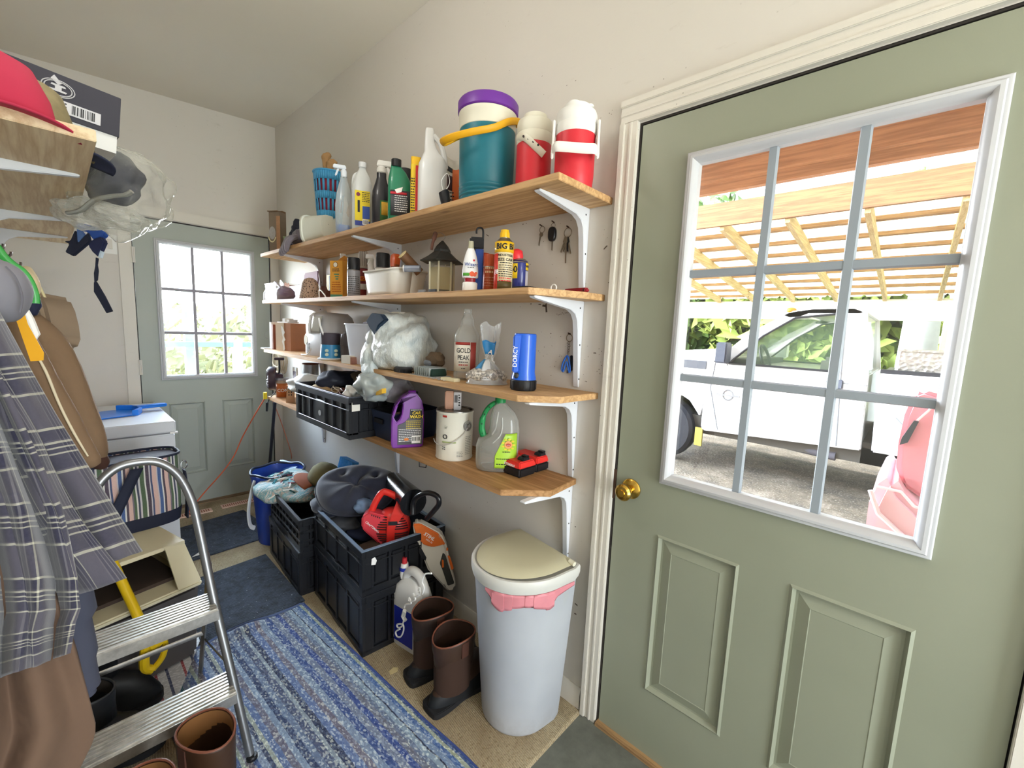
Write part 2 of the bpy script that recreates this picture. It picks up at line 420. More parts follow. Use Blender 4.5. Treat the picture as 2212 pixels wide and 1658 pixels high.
# jambs and thresholds
b = B(); b.box(0, .12, NL, NL+.006, 0, DH+.006); b.box(0, .12, NH-.006, NH, 0, DH+.006); b.box(0, .12, NH, NL, DH, DH+.006)
struct(b.obj('trim_3', mat('2b2622', .8), smooth=0))
b = B(); b.box(FL-.006, FL, FARY, FARY+.12, 0, DH+.006); b.box(FR, FR+.006, FARY, FARY+.12, 0, DH+.006); b.box(FL, FR, FARY, FARY+.12, DH, DH+.006)
struct(b.obj('trim_4', mat('2b2622', .8), smooth=0))
struct(B().box(-.02, .12, NH, NL, 0, .012).obj('trim_5', wood('a8855c', '7a5a3a'), smooth=0))
struct(B().box(FL, FR, FARY-.045, FARY+.12, 0, .014).obj('trim_6', wood('8a6f50', '5a4630', 0), smooth=0))
# ---- a nine-light door built flat: s runs from the latch/hinge edge, z up, depth inward
def door(name, Wd, ww, wz0, wz1, put, dm, inner, pz=(.2385, .777), pa=.158, pb=.3967):
    """put(s,z,d) -> world point; d>0 comes into the room"""
    root = bpy.data.objects.new(name, None); COL.objects.link(root); root['kind'] = 'structure'
    wl = (Wd-ww)/2; wr = Wd-wl; fw = .032
    def bx(b, s0, s1, z0, z1, d0, d1, ins=0):
        vs = [put(s0, z0, d0), put(s1, z0, d0), put(s1, z1, d0), put(s0, z1, d0), put(s0+ins, z0+ins, d1), put(s1-ins, z0+ins, d1), put(s1-ins, z1-ins, d1), put(s0+ins, z1-ins, d1)]
        b.add(vs, [(3, 2, 1, 0), (4, 5, 6, 7), (0, 1, 5, 4), (1, 2, 6, 5), (2, 3, 7, 6), (3, 0, 4, 7)])
    g = .003; b = B()
    ps = [(pa, pb), (Wd-pb, Wd-pa)]
    # slab pieces round the window and the two sunk panels
    i = .012
    for (s0, s1, z0, z1) in ((g, wl+i, wz0+i, wz1-i), (wr-i, Wd-g, wz0+i, wz1-i), (g, Wd-g, wz1-i, DH-g), (g, Wd-g, pz[1], wz0+i),
                             (g, Wd-g, .012, pz[0]), (g, ps[0][0], pz[0], pz[1]), (ps[0][1], ps[1][0], pz[0], pz[1]), (ps[1][1], Wd-g, pz[0], pz[1])):
        bx(b, s0, s1, z0, z1, -.044, 0)
    for a, c in ps:
        # moulded rim sloping down, then a raised field
        o = [(a, pz[0]), (c, pz[0]), (c, pz[1]), (a, pz[1])]
        def ring(i, d): return [put(s+(i if k in (0, 3) else -i), z+(i if k < 2 else -i), d) for k, (s, z) in enumerate(o)]
        rs = [ring(0, 0), ring(.007, .005), ring(.014, -.010), ring(.02, -.010), ring(.048, -.002), ring(.05, -.003)]
        vs = [p for r in rs for p in r]
        fs = [(4*j+k, 4*j+(k+1) % 4, 4*j+4+(k+1) % 4, 4*j+4+k) for j in range(5) for k in range(4)]+[(20, 21, 22, 23)]
        b.add(vs, fs)
    b.obj('slab', dm, root, smooth=0)
    b = B()
    # mitred frame: rings from the outer edge over a rounded crest to the glass
    prof = ((0, .0), (0, .012), (.004, .015), (.008, .015), (.011, .020), (.018, .022), (.025, .018), (.028, .010), (fw, .006), (fw, -.016))
    vs = []; fs = []
    for i, d in prof: vs += [put(wl+i, wz0+i, d), put(wr-i, wz0+i, d), put(wr-i, wz1-i, d), put(wl+i, wz1-i, d)]
    for j in range(len(prof)-1): fs += [(4*j+k, 4*j+(k+1) % 4, 4*j+4+(k+1) % 4, 4*j+4+k) for k in range(4)]
    b.add(vs, fs)
    b.obj('window_frame', WINF, root, smooth=40)
    b = B(); gi0, gi1, gz0, gz1 = wl+fw, wr-fw, wz0+fw, wz1-fw
    for k in (1, 2):
        s = gi0+(gi1-gi0)*k/3; z = gz0+(gz1-gz0)*k/3
        bx(b, s-.0115, s+.0115, gz0-.003, gz1+.003, -.010, .004, .003); bx(b, gi0-.003, gi1+.003, z-.0115, z+.0115, -.009, .003, .003)
    b.obj('muntins', MUNT if inner else MUNT2, root, smooth=0)
    b = B(); bx(b, gi0-.004, gi1+.004, gz0-.004, gz1+.004, -.016, -.0135); b.obj('glass_pane', GLASS, root, smooth=0)
    return root, bx
WINF = mat('bfc1c5', .35, nz=.05, ns=20, name='white window frame plastic'); MUNT = mat('8e979f', .5); MUNT2 = mat('8d8a92', .5)
T = NT('window glass'); T.N.remove(T.b); o = T.N['Material Output']
tr = T.n('BsdfTransparent'); gl = T.n('BsdfGlossy'); gl.inputs['Roughness'].default_value = .03; df = T.n('BsdfDiffuse')
mx = T.n('MixShader', i0=.05); T.lk(tr.outputs[0], mx.inputs[1]); T.lk(gl.outputs[0], mx.inputs[2])
sm = T.ramp(T.noise(T.co((2, 2, 5)), 6, 5, .7), ((.5, '000000'), (.75, '0a0a0a')))
mx2 = T.n('MixShader'); T.lk(sm, mx2.inputs[0]); T.lk(mx.outputs[0], mx2.inputs[1]); T.lk(df.outputs[0], mx2.inputs[2]); T.lk(mx2.outputs[0], o.inputs[0])
GLASS = T.m
d1, bx = door('door_1', .914, .6058, .9466, 1.9088, lambda s, z, d: (.001-d, NL-s, z), DOOR, True)
# brass knob and hinges on the near door
kz = at(1357, 1058, X=-.02); b = B()
Mk = Matrix.Translation((0, kz.y, kz.z)) @ Matrix.Rotation(-PI/2, 4, 'Y')
b.lathe([(.033, 0), (.033, .004), (.028, .009), (.014, .013), (.012, .03), (.02, .036), (.027, .046), (.027, .056), (.021, .063), (.012, .064), (.011, .068), (.006, .068)], 28, Mk)
b.obj('door_knob', BRASS, d1)
b = B(); b.box(-.004, .02, NL-.002, NL+.012, kz.z-.05, kz.z+.05); b.obj('strike_plate', mat('4a3426', .6, .3), d1)
b = B()
for z in (.2, 1.02, 1.83): b.cyl((-.006, NH-.002, z-.05), (-.006, NH-.002, z+.05), .006)
b.obj('hinge', mat('3a3733', .5, .6), d1)
d2, bx2 = door('door_2', .818, .600, .9466, 1.9088, lambda s, z, d: (FL+s, FARY+.001-d, z), DOOR2, False, pa=.1415, pb=.355)
for z in (1.78, 1.04, .25):
    B().box(FL-.012, FL+.01, FARY-.022, FARY-.006, z-.05, z+.05).cyl((FL-.002, FARY-.024, z-.05), (FL-.002, FARY-.024, z+.05), .006).obj('hinge', TRIM, d2)
# light switch plate on the far wall beside the door
p = at(236, 527, Y=FARY)
t = thing('light_switch', 'double light switch plate on the wall left of the far door', 'switch', (p.x-.02, FARY, p.z))
B().box(-.055, .055, -.006, 0, -.06, .06).obj('switch_plate', WHITE, t, bev=.002)
for x in (-.022, .022): B().box(x-.012, x+.012, -.012, -.006, -.03, .03).obj('rocker', TRIM, t, bev=.001)
# added bulb holders for the two unseen fill lamps
t = thing('fill_lamp_holder', 'added bulb holder on a short stem for the fill light behind the viewpoint', 'lamp', (-1.05, -1.3, 2.8))
B().lathe([(.06, -.02), (.06, 0)], 20).cyl((0, 0, -.36), (0, 0, -.02), .008).obj('fill_lamp_stem', WHITE, t)
t2 = copytree(t, Vector((-1.0, 1.35, 2.8)), 0, 'second added bulb holder on a short stem for the fill light high above the shelves')
# pencil marks and scratches where hooks were
# ------------------------------------------------------------------ outside
rnd = random.Random(4)
PORCHW = wood('c9936a', 'a06e4a', 1, 4, .7, name='reddish porch timber'); PINEW = wood('cdb68a', 'a98d5e', 0, 5, .7, name='pine rafter')
BEAMW = wood('94683f', '6f4828', 1, 4, .7, name='carport timber'); PURW = wood('b08a62', '8a6440', 1, 6, .8, knots=False, name='purlin timber')
T = NT('gravel and dirt'); co = T.co()
c = T.ramp(T.noise(co, 3.5, 6, .7), ((.35, '443b30'), (.55, '675a4a'), (.7, '86796a'))); c = T.mix(T.ramp(T.noise(co, 45, 3, .7), ((.55, '000000'), (.7, 'ffffff'))), c, 'a89e8e')
T.base(c); T.b.inputs['Roughness'].default_value = .9; T.bump(T.noise(co, 30, 5), .6, .02)
DIRT = T.m
struct(B().box(-30, 60, -40, 60, -.6, -.3).obj('ground', mat('b5b183', .95, nz=.25, ns=1.5, name='dry grass'), smooth=0))
struct(B().box(3.6, 9, -6, 8, -.3, -.2).obj('ground_drive', DIRT, smooth=0))
struct(B().box(.12, 3.6, -5, 7, -.3, -.19).obj('floor_porch', mat('8c7566', .85, nz=.15, ns=9, bump=.2, bs=20, name='pinkish brick paving'), smooth=0))
# porch header boards of the house and its roof
t = thing('porch_roof', 'brown timber porch header above the near door', 'roof', (1.1, 1, 2.1))
def par(b, name, m, **k):
    """mesh given in world coordinates, parented to thing t without moving"""
    o = b.obj(name, m, k.pop('to', t), **k); o.matrix_parent_inverse = (k.get('to') or o.parent).matrix_world.inverted() if False else Matrix.Translation(-Vector(o.parent.location)) if o.parent.rotation_euler.z == 0 else (Matrix.Translation(o.parent.location) @ Matrix.Rotation(o.parent.rotation_euler.z, 4, 'Z')).inverted()
    return o
par(B().box(1.1, 1.14, -4, 6, 2.138, 2.19), 'lower_board', PORCHW)
par(B().box(1.06, 1.10, -4, 6, 2.186, 2.262), 'middle_board', PORCHW)
par(B().box(1.02, 1.06, -4, 6, 2.262, 2.34), 'upper_board', PORCHW)
par(B().box(.12, 1.4, -4, 6, 2.34, 2.38), 'roof_deck', PORCHW)
# carport
t = thing('carport', 'timber carport with corrugated metal roof over the white truck', 'carport', (3.2, 1, -.2))
par(B().box(3.16, 3.2, -3.2, 5.6, 2.465, 2.68), 'front_beam', BEAMW)
def crf(x): return 2.545-(x-3.16)*.125
for k in range(-4, 10):
    y = -.13+.545*k; b = B(); z0, z1 = crf(3.2), crf(6.7)
    b.add([(3.2, y-.02, z0-.11), (6.7, y-.02, z1-.09), (6.7, y-.02, z1), (3.2, y-.02, z0), (3.2, y+.02, z0-.11), (6.7, y+.02, z1-.09), (6.7, y+.02, z1), (3.2, y+.02, z0)],
          [(0, 1, 2, 3), (7, 6, 5, 4), (0, 4, 5, 1), (3, 2, 6, 7), (0, 3, 7, 4), (1, 5, 6, 2)])
    par(b, 'rafter', PINEW, smooth=0)
for k in range(9):
    x = 3.3+k*.42; z = crf(x); par(B().box(x-.04, x+.04, -3.2, 5.6, z, z+.035), 'purlin', PURW, smooth=0)
T = NT('corrugated metal'); T.b.inputs['Base Color'].default_value = lin('efe9cf'); T.b.inputs['Roughness'].default_value = .5
_t = T.n('BsdfTranslucent'); _t.inputs[0].default_value = lin('f3ecc8'); _x = T.n('MixShader', i0=.3); T.lk(T.b.outputs[0], _x.inputs[1]); T.lk(_t.outputs[0], _x.inputs[2]); T.lk(_x.outputs[0], T.N['Material Output'].inputs[0]); METR = T.m
b = B(); NN = 230
def cor(u, v):
    y = -3.2+8.8*u; x = 3.17+3.78*v; ph = (y*4.6) % 1; h = .022 if ph < .16 else (.004 if .5 < ph < .58 else 0)
    return (x, y, crf(x)+.036+h)
b.sheet(cor, 440, 1); par(b, 'roof_sheet', METR, smooth=0)
par(B().box(6.7, 6.76, -3.2, 5.8, 1.75, 2.04), 'rear_beam', mat('eceae4', .6)); par(B().box(6.5, 6.7, -.35, -.2, -.2, 2.0), 'post', mat('e2e0da', .6)); par(B().box(6.5, 6.7, 4.6, 4.75, -.2, 2.0), 'post', mat('e2e0da', .6))
par(B().box(3.1, 3.25, -2.9, -2.75, -.2, 2.5), 'post', BEAMW); par(B().box(3.1, 3.25, 5.2, 5.35, -.2, 2.5), 'post', BEAMW)
# ---- white pickup truck, side to the house
TX = 4.2; TW = 1.85
TRK = mat('dededf', .25, coat=.4, name='white truck paint'); TDK = mat('23242a', .5); TGL = glassy('6f8a6c', .12, .05, 'truck window')
t = thing('pickup_truck', 'white single cab pickup truck parked under the timber carport', 'truck', (TX+TW/2, .5, -.2))
def tp(px, py): p = at(px, py, X=TX); return (p.y, p.z)
gz = -.2
wc = (2.36, .21); wr_ = .40
arch = [(wc[0]+.50*math.cos(a), wc[1]+.50*math.sin(a)) for a in [R(x) for x in (-8, 15, 40, 65, 90, 115, 140, 165, 188)]]
low = [(-.0-3.1, .42), (-.12-1.9, .42)]+[(-1.5+.48*math.cos(a), .25+.48*math.sin(a)) for a in [R(x) for x in (170, 140, 110, 90, 70, 40, 10)]]
# cab and door body
cab = [(.30, .345), (1.83, .26), (1.86, .30)]+list(reversed(arch))[0:0]+[(1.86, .55)]+[(wc[0]+.52*math.cos(R(x)), wc[1]+.52*math.sin(R(x))) for x in (155, 130, 105, 90, 70, 45, 20, 0)]+[(3.05, .25), (3.2, .5), (3.2, .95), (2.9, 1.08), (2.2, 1.16), (1.70, 1.20), (1.62, 1.10), (.32, 1.11)]
par(B().prism(cab, TX, TX+TW, ax='x'), 'cab_body', TRK, bev=.02, smooth=50)
par(B().prism([(1.55, 1.10), (3.1, .95), (3.05, 1.08), (2.2, 1.235), (1.75, 1.28)], TX+.12, TX+TW-.12, ax='x'), 'hood', TRK, bev=.03)
for x in (TX, TX+TW-.05):
    b = B()
    b.prism([(1.79, 1.12), (1.62, 1.12), (1.28, 1.46), (.95, 1.67), (.85, 1.72), (1.02, 1.73), (1.40, 1.50)], x, x+.05, ax='x')
    b.prism([(1.05, 1.66), (.64, 1.695), (.64, 1.75), (.9, 1.745), (1.12, 1.69)], x, x+.05, ax='x')
    b.prism([(.32, 1.10), (.62, 1.10), (.64, 1.76), (.50, 1.765), (.40, 1.72)], x, x+.05, ax='x')
    par(b, 'window_pillar', TRK, smooth=0)
    par(B().prism([(1.60, 1.12), (1.28, 1.45), (1.0, 1.65), (.64, 1.69), (.62, 1.12)], x+.02, x+.026, ax='x'), 'side_window', TGL, smooth=0)
    b = B(); b.tube([(x-.002, 1.60, 1.125), (x-.002, 1.28, 1.45), (x-.002, .99, 1.655), (x-.002, .65, 1.695)], .012, 6); b.tube([(x-.002, 1.72, 1.12), (x-.002, .62, 1.115)], .012, 6)
    par(b, 'window_seal', TDK)
par(B().prism([(.4, 1.72), (.5, 1.765), (.85, 1.76), (1.02, 1.73), (.95, 1.69), (.45, 1.69)], TX, TX+TW, ax='x'), 'cab_roof', TRK, bev=.015)
par(B().prism([(.36, 1.1), (.40, 1.1), (.46, 1.70), (.42, 1.70)], TX+.1, TX+TW-.1, ax='x'), 'rear_window', TGL)
par(B().prism([(1.72, 1.15), (1.70, 1.15), (1.0, 1.69), (1.02, 1.71)], TX+.1, TX+TW-.1, ax='x'), 'windshield', TGL)
par(B().box(TX+.2, TX+TW-.2, .42, .75, .6, 1.25), 'seat', mat('6d6a63', .8), bev=.04)
b = B(); b.tube([(TX+.42+.17*math.cos(a), 1.33+.05*math.sin(a), 1.19+.15*math.sin(a)) for a in [2*PI*k/20 for k in range(20)]], .017, 6, True); b.box(TX+.1, TX+TW-.1, 1.4, 1.65, .9, 1.17)
par(b, 'steering_wheel', TDK)
par(B().box(TX-.23, TX-.04, 1.58, 1.70, 1.12, 1.36).box(TX-.1, TX+.01, 1.6, 1.66, 1.17, 1.2), 'side_mirror', mat('4a4d58', .4), bev=.02)
par(B().box(TX+TW+.04, TX+TW+.23, 1.40, 1.55, 1.15, 1.4), 'side_mirror', mat('e6ece8', .3), bev=.02)
q = at(1710, 668, X=TX+.3); par(B().blob((TX+.3, q.y, 1.755), (.04, .05, .03), 0), 'marker_light', mat('e0862a', .3))
q = tp(1803, 829); par(B().box(TX-.02, TX+.0, q[0]-.07, q[0]+.07, q[1]-.05, q[1]+.05), 'door_handle', mat('5a5f6c', .4), bev=.01)
b = B()
for P in (((.56, 1.70), (.54, 1.1), (.50, .35)), ((1.76, 1.12), (1.79, .8), (1.66, .30))): b.tube([(TX-.001, y, z) for y, z in P], .006, 5)
b.tube([(TX-.001, .32, 1.0), (TX-.001, 1.78, 1.03)], .003, 5)
par(b, 'door_seam', mat('77797c', .6))
q = tp(1572, 853); b = B(); b.tube([(TX-.004, q[0]+.055*math.cos(a), q[1]+.06*math.sin(a)) for a in [2*PI*k/18 for k in range(18)]], .009, 6, True); b.box(TX-.012, TX, q[0]-.13, q[0]+.13, q[1]-.012, q[1]+.006)
par(b, 'emblem', mat('9a9ca0', .3, .8))
par(B().box(TX-.006, TX+.0, 1.86, 2.25, 1.02, 1.12), 'fender_vent', mat('55565c', .4), bev=.004)
bed = [(-2.9, .42), (-2.02, .40), (-1.95, .6), (-1.75, .72), (-1.5, .75), (-1.25, .72), (-1.05, .6), (-.98, .36), (.22, .35), (.25, 1.13), (-2.9, 1.16)]
par(B().prism(bed, TX, TX+TW, ax='x'), 'truck_bed', TRK, bev=.015)
b = B(); b.box(TX+.02, TX+.1, -2.9, .24, 1.13, 1.17); par(b, 'bed_rail', TDK)
par(B().tube([(TX-.001, y, z) for y, z in ((.10, .87), (-.16, .86), (-.19, .75), (-.16, .64), (.02, .66), (.08, .72))], .006, 5), 'fuel_door', mat('8a8c8e', .5))
T = NT('diamond plate aluminium'); T.b.inputs['Metallic'].default_value = .9; T.b.inputs['Roughness'].default_value = .4; T.b.inputs['Base Color'].default_value = lin('bdb9b2')
ck = T.n('TexChecker', i3=22.) if False else None
wv = T.n('TexVoronoi'); T.lk(T.co(rot=(0, 0, .78)), wv.inputs['Vector']); wv.inputs['Scale'].default_value = 26; T.bump(wv.outputs['Distance'], .8, .01)
par(B().box(TX+.15, TX+TW-.15, -.5, .12, 1.15, 1.35).box(TX+.13, TX+TW-.13, -.52, .14, 1.35, 1.37), 'tool_box', T.m, bev=.006)
def wheel(y):
    b = B(); M = Matrix.Translation((TX+.12, y, wc[1])) @ Matrix.Rotation(-PI/2, 4, 'Y') @ Matrix.Translation((0, 0, -.13))
    b.lathe([(.24, .0), (.36, -.0), (.40, .04), (.41, .13), (.40, .22), (.36, .25), (.25, .25), (.22, .2), (.1, .2), (.09, .23), (.03, .23)], 32, M)
    par(b, 'wheel', TDK)
wheel(wc[0]); wheel(-1.5)
par(B().box(TX+.1, TX+TW-.1, -2.6, 3.0, .2, .42), 'chassis', mat('4a4640', .9))
b = B(); b.cyl((TX+.25, 1.7, .26), (TX+.12, .5, .22), .05); b.box(TX+.1, TX+.2, -.8, .3, .2, .36); par(b, 'running_board', mat('4d4a52', .7))
par(B().box(TX+.02, TX+.05, 1.84, 1.93, .05, .28), 'mud_flap', mat('a39347', .6))
# ---- red ride-on mower by the porch, only its nose in view
RP = mat('d98e96', .3, coat=.3, name='glare washed mower paint')  # hood and fender reds washed pale to imitate glare on the window glass
t = thing('riding_mower', 'red riding mower with rounded hood and wide fender seen at the right pane edge', 'mower', (2.0, -.1, -.19))
def mp(px, py): p = at(px, py, X=1.9); return (p.y, p.z)
b = B()
for i in range(1): b.prism([mp(*q) for q in ((1975, 845), (1995, 838), (2040, 850), (2140, 880), (2150, 1010), (2080, 1060), (1995, 1065), (1950, 1035), (1938, 1000), (1942, 950), (1955, 890))], 1.75, 2.2, ax='x')
par(b, 'hood', RP, bev=.04, seg=4)
b = B(); b.prism([mp(*q) for q in ((1935, 1000), (1905, 1020), (1885, 1060), (1878, 1110), (1885, 1150), (1960, 1180), (2100, 1230), (2120, 1120), (2000, 1080), (1958, 1040))], 1.6, 2.4, ax='x')
par(b, 'fender', mat('e3b6bb', .3, coat=.3), bev=.04, seg=4)
b = B(); b.tube([(1.59, *mp(*q)) for q in ((1890, 1030), (1905, 1075), (1955, 1120), (2040, 1165))], .012, 6); b.tube([(1.59, *mp(*q)) for q in ((1900, 1022), (1950, 1032), (1975, 1060), (2010, 1072))], .008, 6)
par(b, 'trim_stripe', mat('f0d8da', .4))
b = B(); b.prism([mp(*q) for q in ((1975, 900), (1985, 902), (1962, 945), (1945, 950), (1950, 935))], 1.735, 1.76, ax='x'); par(b, 'headlight', mat('3b3f44', .3))
b = B(); b.tube([(1.74, *mp(*q)) for q in ((2030, 850), (2005, 880), (1982, 900))], .005, 5); par(b, 'hood_trim', mat('f0e4e4', .4))
for y in (-.25, .15):
    b = B(); M = Matrix.Translation((1.9, y-.1, .0)) @ Matrix.Rotation(PI/2, 4, 'Y') @ Matrix.Translation((0, 0, -.06)); b.lathe([(.08, 0), (.17, .0), (.19, .03), (.19, .1), (.17, .13), (.08, .13)], 24, M); par(b, 'wheel', TDK)
# ---- trees: trunk and a crown of leaf clusters
LEAFC = [mat('93a24e', .7, nz=.3, ns=3), mat('a9b45c', .7, nz=.3, ns=3), mat('6f8a4a', .7, nz=.3, ns=3)]
BARK = mat('8b8678', .9, nz=.25, ns=4, bump=.5, bs=10, name='bark')
def tree(x, y, h, r, label, mi, gz=-.3, n=1500, tr=.16, seed=0, lo=.1, ls=.12):
    q = random.Random(seed); t = thing('leafy_tree', label, 'tree', (x, y, gz), 0, 'trees beyond the truck')
    b = B(); b.tube([(0, 0, 0), (.05, .02, h*.4), (0, 0, h*.8)], [tr, tr*.85, tr*.5], 10)
    for k in range(5): a = q.random()*6.3; b.tube([(0, 0, h*(.3+.1*k)), (math.cos(a)*r*.6, math.sin(a)*r*.6, h*(.4+.1*k))], [tr*.4, tr*.12], 6)
    b.obj('trunk', BARK, t)
    b = B(); vs = []; fs = []
    for k in range(n):
        a = q.random()*2*PI; cz = q.random(); rr = r*math.sqrt(q.random())*(.6+.5*math.sin(PI*cz)); c = Vector((rr*math.cos(a), rr*math.sin(a), h*(lo+(1-lo)*cz)))
        c += Vector((noise.noise(c*1.3), noise.noise(c*1.3+Vector((5, 5, 5))), noise.noise(c*1.3+Vector((9, 1, 2)))))*.5
        s = ls*(.6+q.random()*.9); u = Vector((q.gauss(0, 1), q.gauss(0, 1), q.gauss(0, 1))).normalized(); w = u.orthogonal().normalized(); o = len(vs)
        vs += [c+u*s, c+w*s*.6, c-u*s, c-w*s*.6]; fs.append((o, o+1, o+2, o+3))
    b.add(vs, fs); b.obj('foliage', LEAFC[mi], t, smooth=0)
side = ['leftmost', 'second from left', 'third from left', 'middle', 'fifth from left', 'sixth from left', 'rightmost']
for k, (x, y) in enumerate(((12.5, 8.8), (11.5, 6.4), (12.5, 4.6), (11.8, 3.0), (12, 1.4), (13, .2), (11.5, -1.4))):
    tree(x, y, 4.6+.5*(k % 3), 1.5, 'yellow green leafy tree beyond the carport, %s of the trees behind the truck' % side[k], (1, 0, 2)[k % 3], n=2600, seed=k, lo=.05, ls=.20)
t = thing('tree_trunk', 'thick pale grey tree trunk standing behind the truck bed', 'tree', (8.2, -.17, -.3))
q0, q1 = at(1957, 760, X=8.2), at(2005, 760, X=8.2)
b = B(); b.tube([((0), ((q0.y+q1.y)/2+.17), 0), (0, (q0.y+q1.y)/2+.17, 2.4), (.1, (q0.y+q1.y)/2+.17, 5)], [.28, .21, .19], 16); b.obj('trunk', mat('a9a89f', .9, nz=.3, ns=5, bump=.5, bs=12), t)
# ---- beyond the far door: deck, railing, post, light shrubs
PALE = mat('a9a99a', .8, nz=.05); TEAL = mat('6f9a98', .6)
struct(B().box(-3, 3, FARY+.12, 5.4, -.2, -.05).obj('floor_deck', mat('dcd8cc', .8, nz=.1), smooth=0))
t = thing('deck_railing', 'pale railing crossing the lower panes of the far door window', 'railing', (0, 5.2, -.05))
b = B(); b.box(-2.6, 2.8, -.03, .03, 1.15, 1.2); b.obj('top_rail', TEAL, t)
for k in range(3): B().box(-2.6, 2.8, -.012, .012, .3+.25*k, .33+.25*k).obj('rail', PALE, t)
for k in range(5): B().box(-2.4+1.2*k, -2.32+1.2*k, -.04, .04, 0, 1.2).obj('baluster', PALE, t)
q = at(406, 650, Y=5.35); tag(B().box(-.045, .045, -.045, .045, 0, 2.9).obj('porch_post', mat('8a9294', .8), loc=(q.x, 5.35, -.05)), 'pale square porch post seen through the left panes of the far door', 'post')
LEAFC.append(mat('c2c3a6', .8, nz=.2, ns=3))
for k, (x, y) in enumerate(((-1.2, 10.5), (1.2, 11), (3.6, 11.5), (6.0, 12.2), (8.6, 12.5))):
    tree(x, y, 1.55+.2*(k % 2), 1.4, 'sunlit pale shrub beyond the deck, %s seen through the far door' % ('left one', 'second one', 'third one', 'fourth one', 'last one')[k], 3, n=1500, seed=20+k, lo=.0, tr=.05)
for o in list(bpy.data.objects):
    if o.name.startswith('leafy_tree') and 'shrub' in o.get('label', ''): o['group'] = 'shrubs beyond the deck'; o['category'] = 'shrub'; o.name = 'leafy_shrub'
# ------------------------------------------------------------------ right wall: four plank shelves on white steel brackets
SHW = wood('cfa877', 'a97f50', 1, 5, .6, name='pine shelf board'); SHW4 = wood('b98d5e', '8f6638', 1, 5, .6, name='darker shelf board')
Z1, Z2, Z3, Z4 = 1.833, 1.525, 1.195, .872
SD = -.286
def shelf(z, poly, label, m, th=.021):
    b = B(); b.prism(poly, z-th, z, ax='z')
    return tag(b.obj('wall_shelf', m, bev=.0015, smooth=30), label, 'shelf', 'plank shelves on the right wall')
shelf(Z1, [(0, .772), (SD, .772), (SD, 3.28), (0, 3.28)], 'top plank shelf of the right wall, carrying the drink coolers', SHW)
shelf(Z2, [(0, .776), (-.11, .785), (SD, .865), (SD, 3.27), (0, 3.27)], 'second plank shelf from the top, carrying the yellow spray can and bird feeder', SHW)
v = at(1243, 852, Z=Z3); shelf(Z3, [(0, .776), (v.x, v.y-.01), (-.19, .79), (SD, .89), (SD, 3.27), (0, 3.27)], 'third plank shelf from the top, carrying the blue flashlight', SHW)
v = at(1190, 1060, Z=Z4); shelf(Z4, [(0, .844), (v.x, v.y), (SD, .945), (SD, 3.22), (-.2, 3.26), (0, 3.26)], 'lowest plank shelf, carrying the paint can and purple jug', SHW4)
BRW = mat('dfe3ea', .3, coat=.2, name='white bracket enamel')
wh = ('nearest the door', 'in the middle', 'nearest the far corner')
for i, (z, n) in enumerate(((Z1, 'top'), (Z2, 'second'), (Z3, 'third'), (Z4, 'lowest'))):
    for k, y in enumerate((.868, 2.02, 2.98)):
        t = thing('shelf_bracket', 'white steel bracket under the %s plank shelf, %s' % (n, wh[k]), 'bracket', (0, y, z-.021), 0, 'white brackets under the right wall shelves')
        B().prism([(0, 0), (-.262, -.001), (-.266, -.004), (-.262, -.008), (-.075, -.032), (-.048, -.045), (-.034, -.066), (-.028, -.10), (-.007, -.295), (-.003, -.3), (0, -.3)], -.011, .011).obj('arm', BRW, t, bev=.003, seg=3)
        for zz, xx in ((-.024, -.022), (-.15, -.012), (-.27, -.005)): B().cyl((xx, -.0108, zz), (xx, -.0118, zz), .003, n=8).obj('screw_hole', BLACK, t)
def spot(px, py, X, zs, ytop, wpx):
    p = at(px, py, X=X); l = Vector((X, p.y, zs)); h = zat(X, p.y, ytop)-zs
    return l, h, wpx*mpp(l+Vector((0, 0, h/2)))
def bottle(loc, h, w, mt, prof, label, cat='bottle', name='bottle', e=2, ay=1., rz=None, part='body', n=28, group=None):
    """prof in fractions of half width and height"""
    t = thing(name, label, cat, loc, face(loc) if rz is None else rz, group)
    B().lathe([(r*w/2, z*h)+tuple(q*w/2 for q in rest) for r, z, *rest in prof], n, e=e, ay=ay).obj(part, mt, t, smooth=50)
    return t
# ================================================================== TOP SHELF
g = -PI/2
# portrait carton at the far end
l, h, w = spot(600, 497, -.20, Z1, 452, 40)
t = thing('printed_carton', 'tan printed carton with a grey oval portrait at the far end of the top shelf', 'box', l, g+.5)
h *= .92; B().box(-.042, .042, -.03, .03, 0, h).obj('carton', mat('8a7a68', .8, nz=.15, ns=30), t, bev=.001)
B().lathe([(.001, 0), (.026, 0)], 24, Matrix.Translation((-.015, -.0315, h*.5)) @ Matrix.Rotation(PI/2, 4, 'X'), ay=1.6, cap0=False, cap1=False).obj('portrait_oval', mat('b9b6b4', .7, nz=.3, ns=60), t)
B().tube([(-.015+.03*math.cos(R(a)), -.033, h*.46+.047*math.sin(R(a))) for a in range(200, 341, 14)], .004, 6).obj('cream_crescent', mat('e8e0b8', .7), t)
B().box(.018, .048, -.0315, -.03, .02, h*.9).obj('side_panel', mat('b98c68', .7, nz=.3, ns=60), t)
b = B(); b.box(-.04, .04, -.045, -.028, h, h+.004); b.box(-.04, .04, .0, .03, h, h+.012); b.obj('flap', mat('7a5f45', .8), t)
l, h, w = spot(624, 487, -.13, Z1, 462, 26)
t = thing('plastic_tub', 'small pale green plastic tub between the printed carton and the dark cloth', 'tub', l, g)
B().lathe([(.0, 0), (.04, 0), (.052, .11), (.056, .112), (.056, .118), (.05, .118), (.048, .11), (.038, .006), (0, .006)], 20, e=4, cap0=False, cap1=False).obj('tub', mat('a9c39a', .5), t)
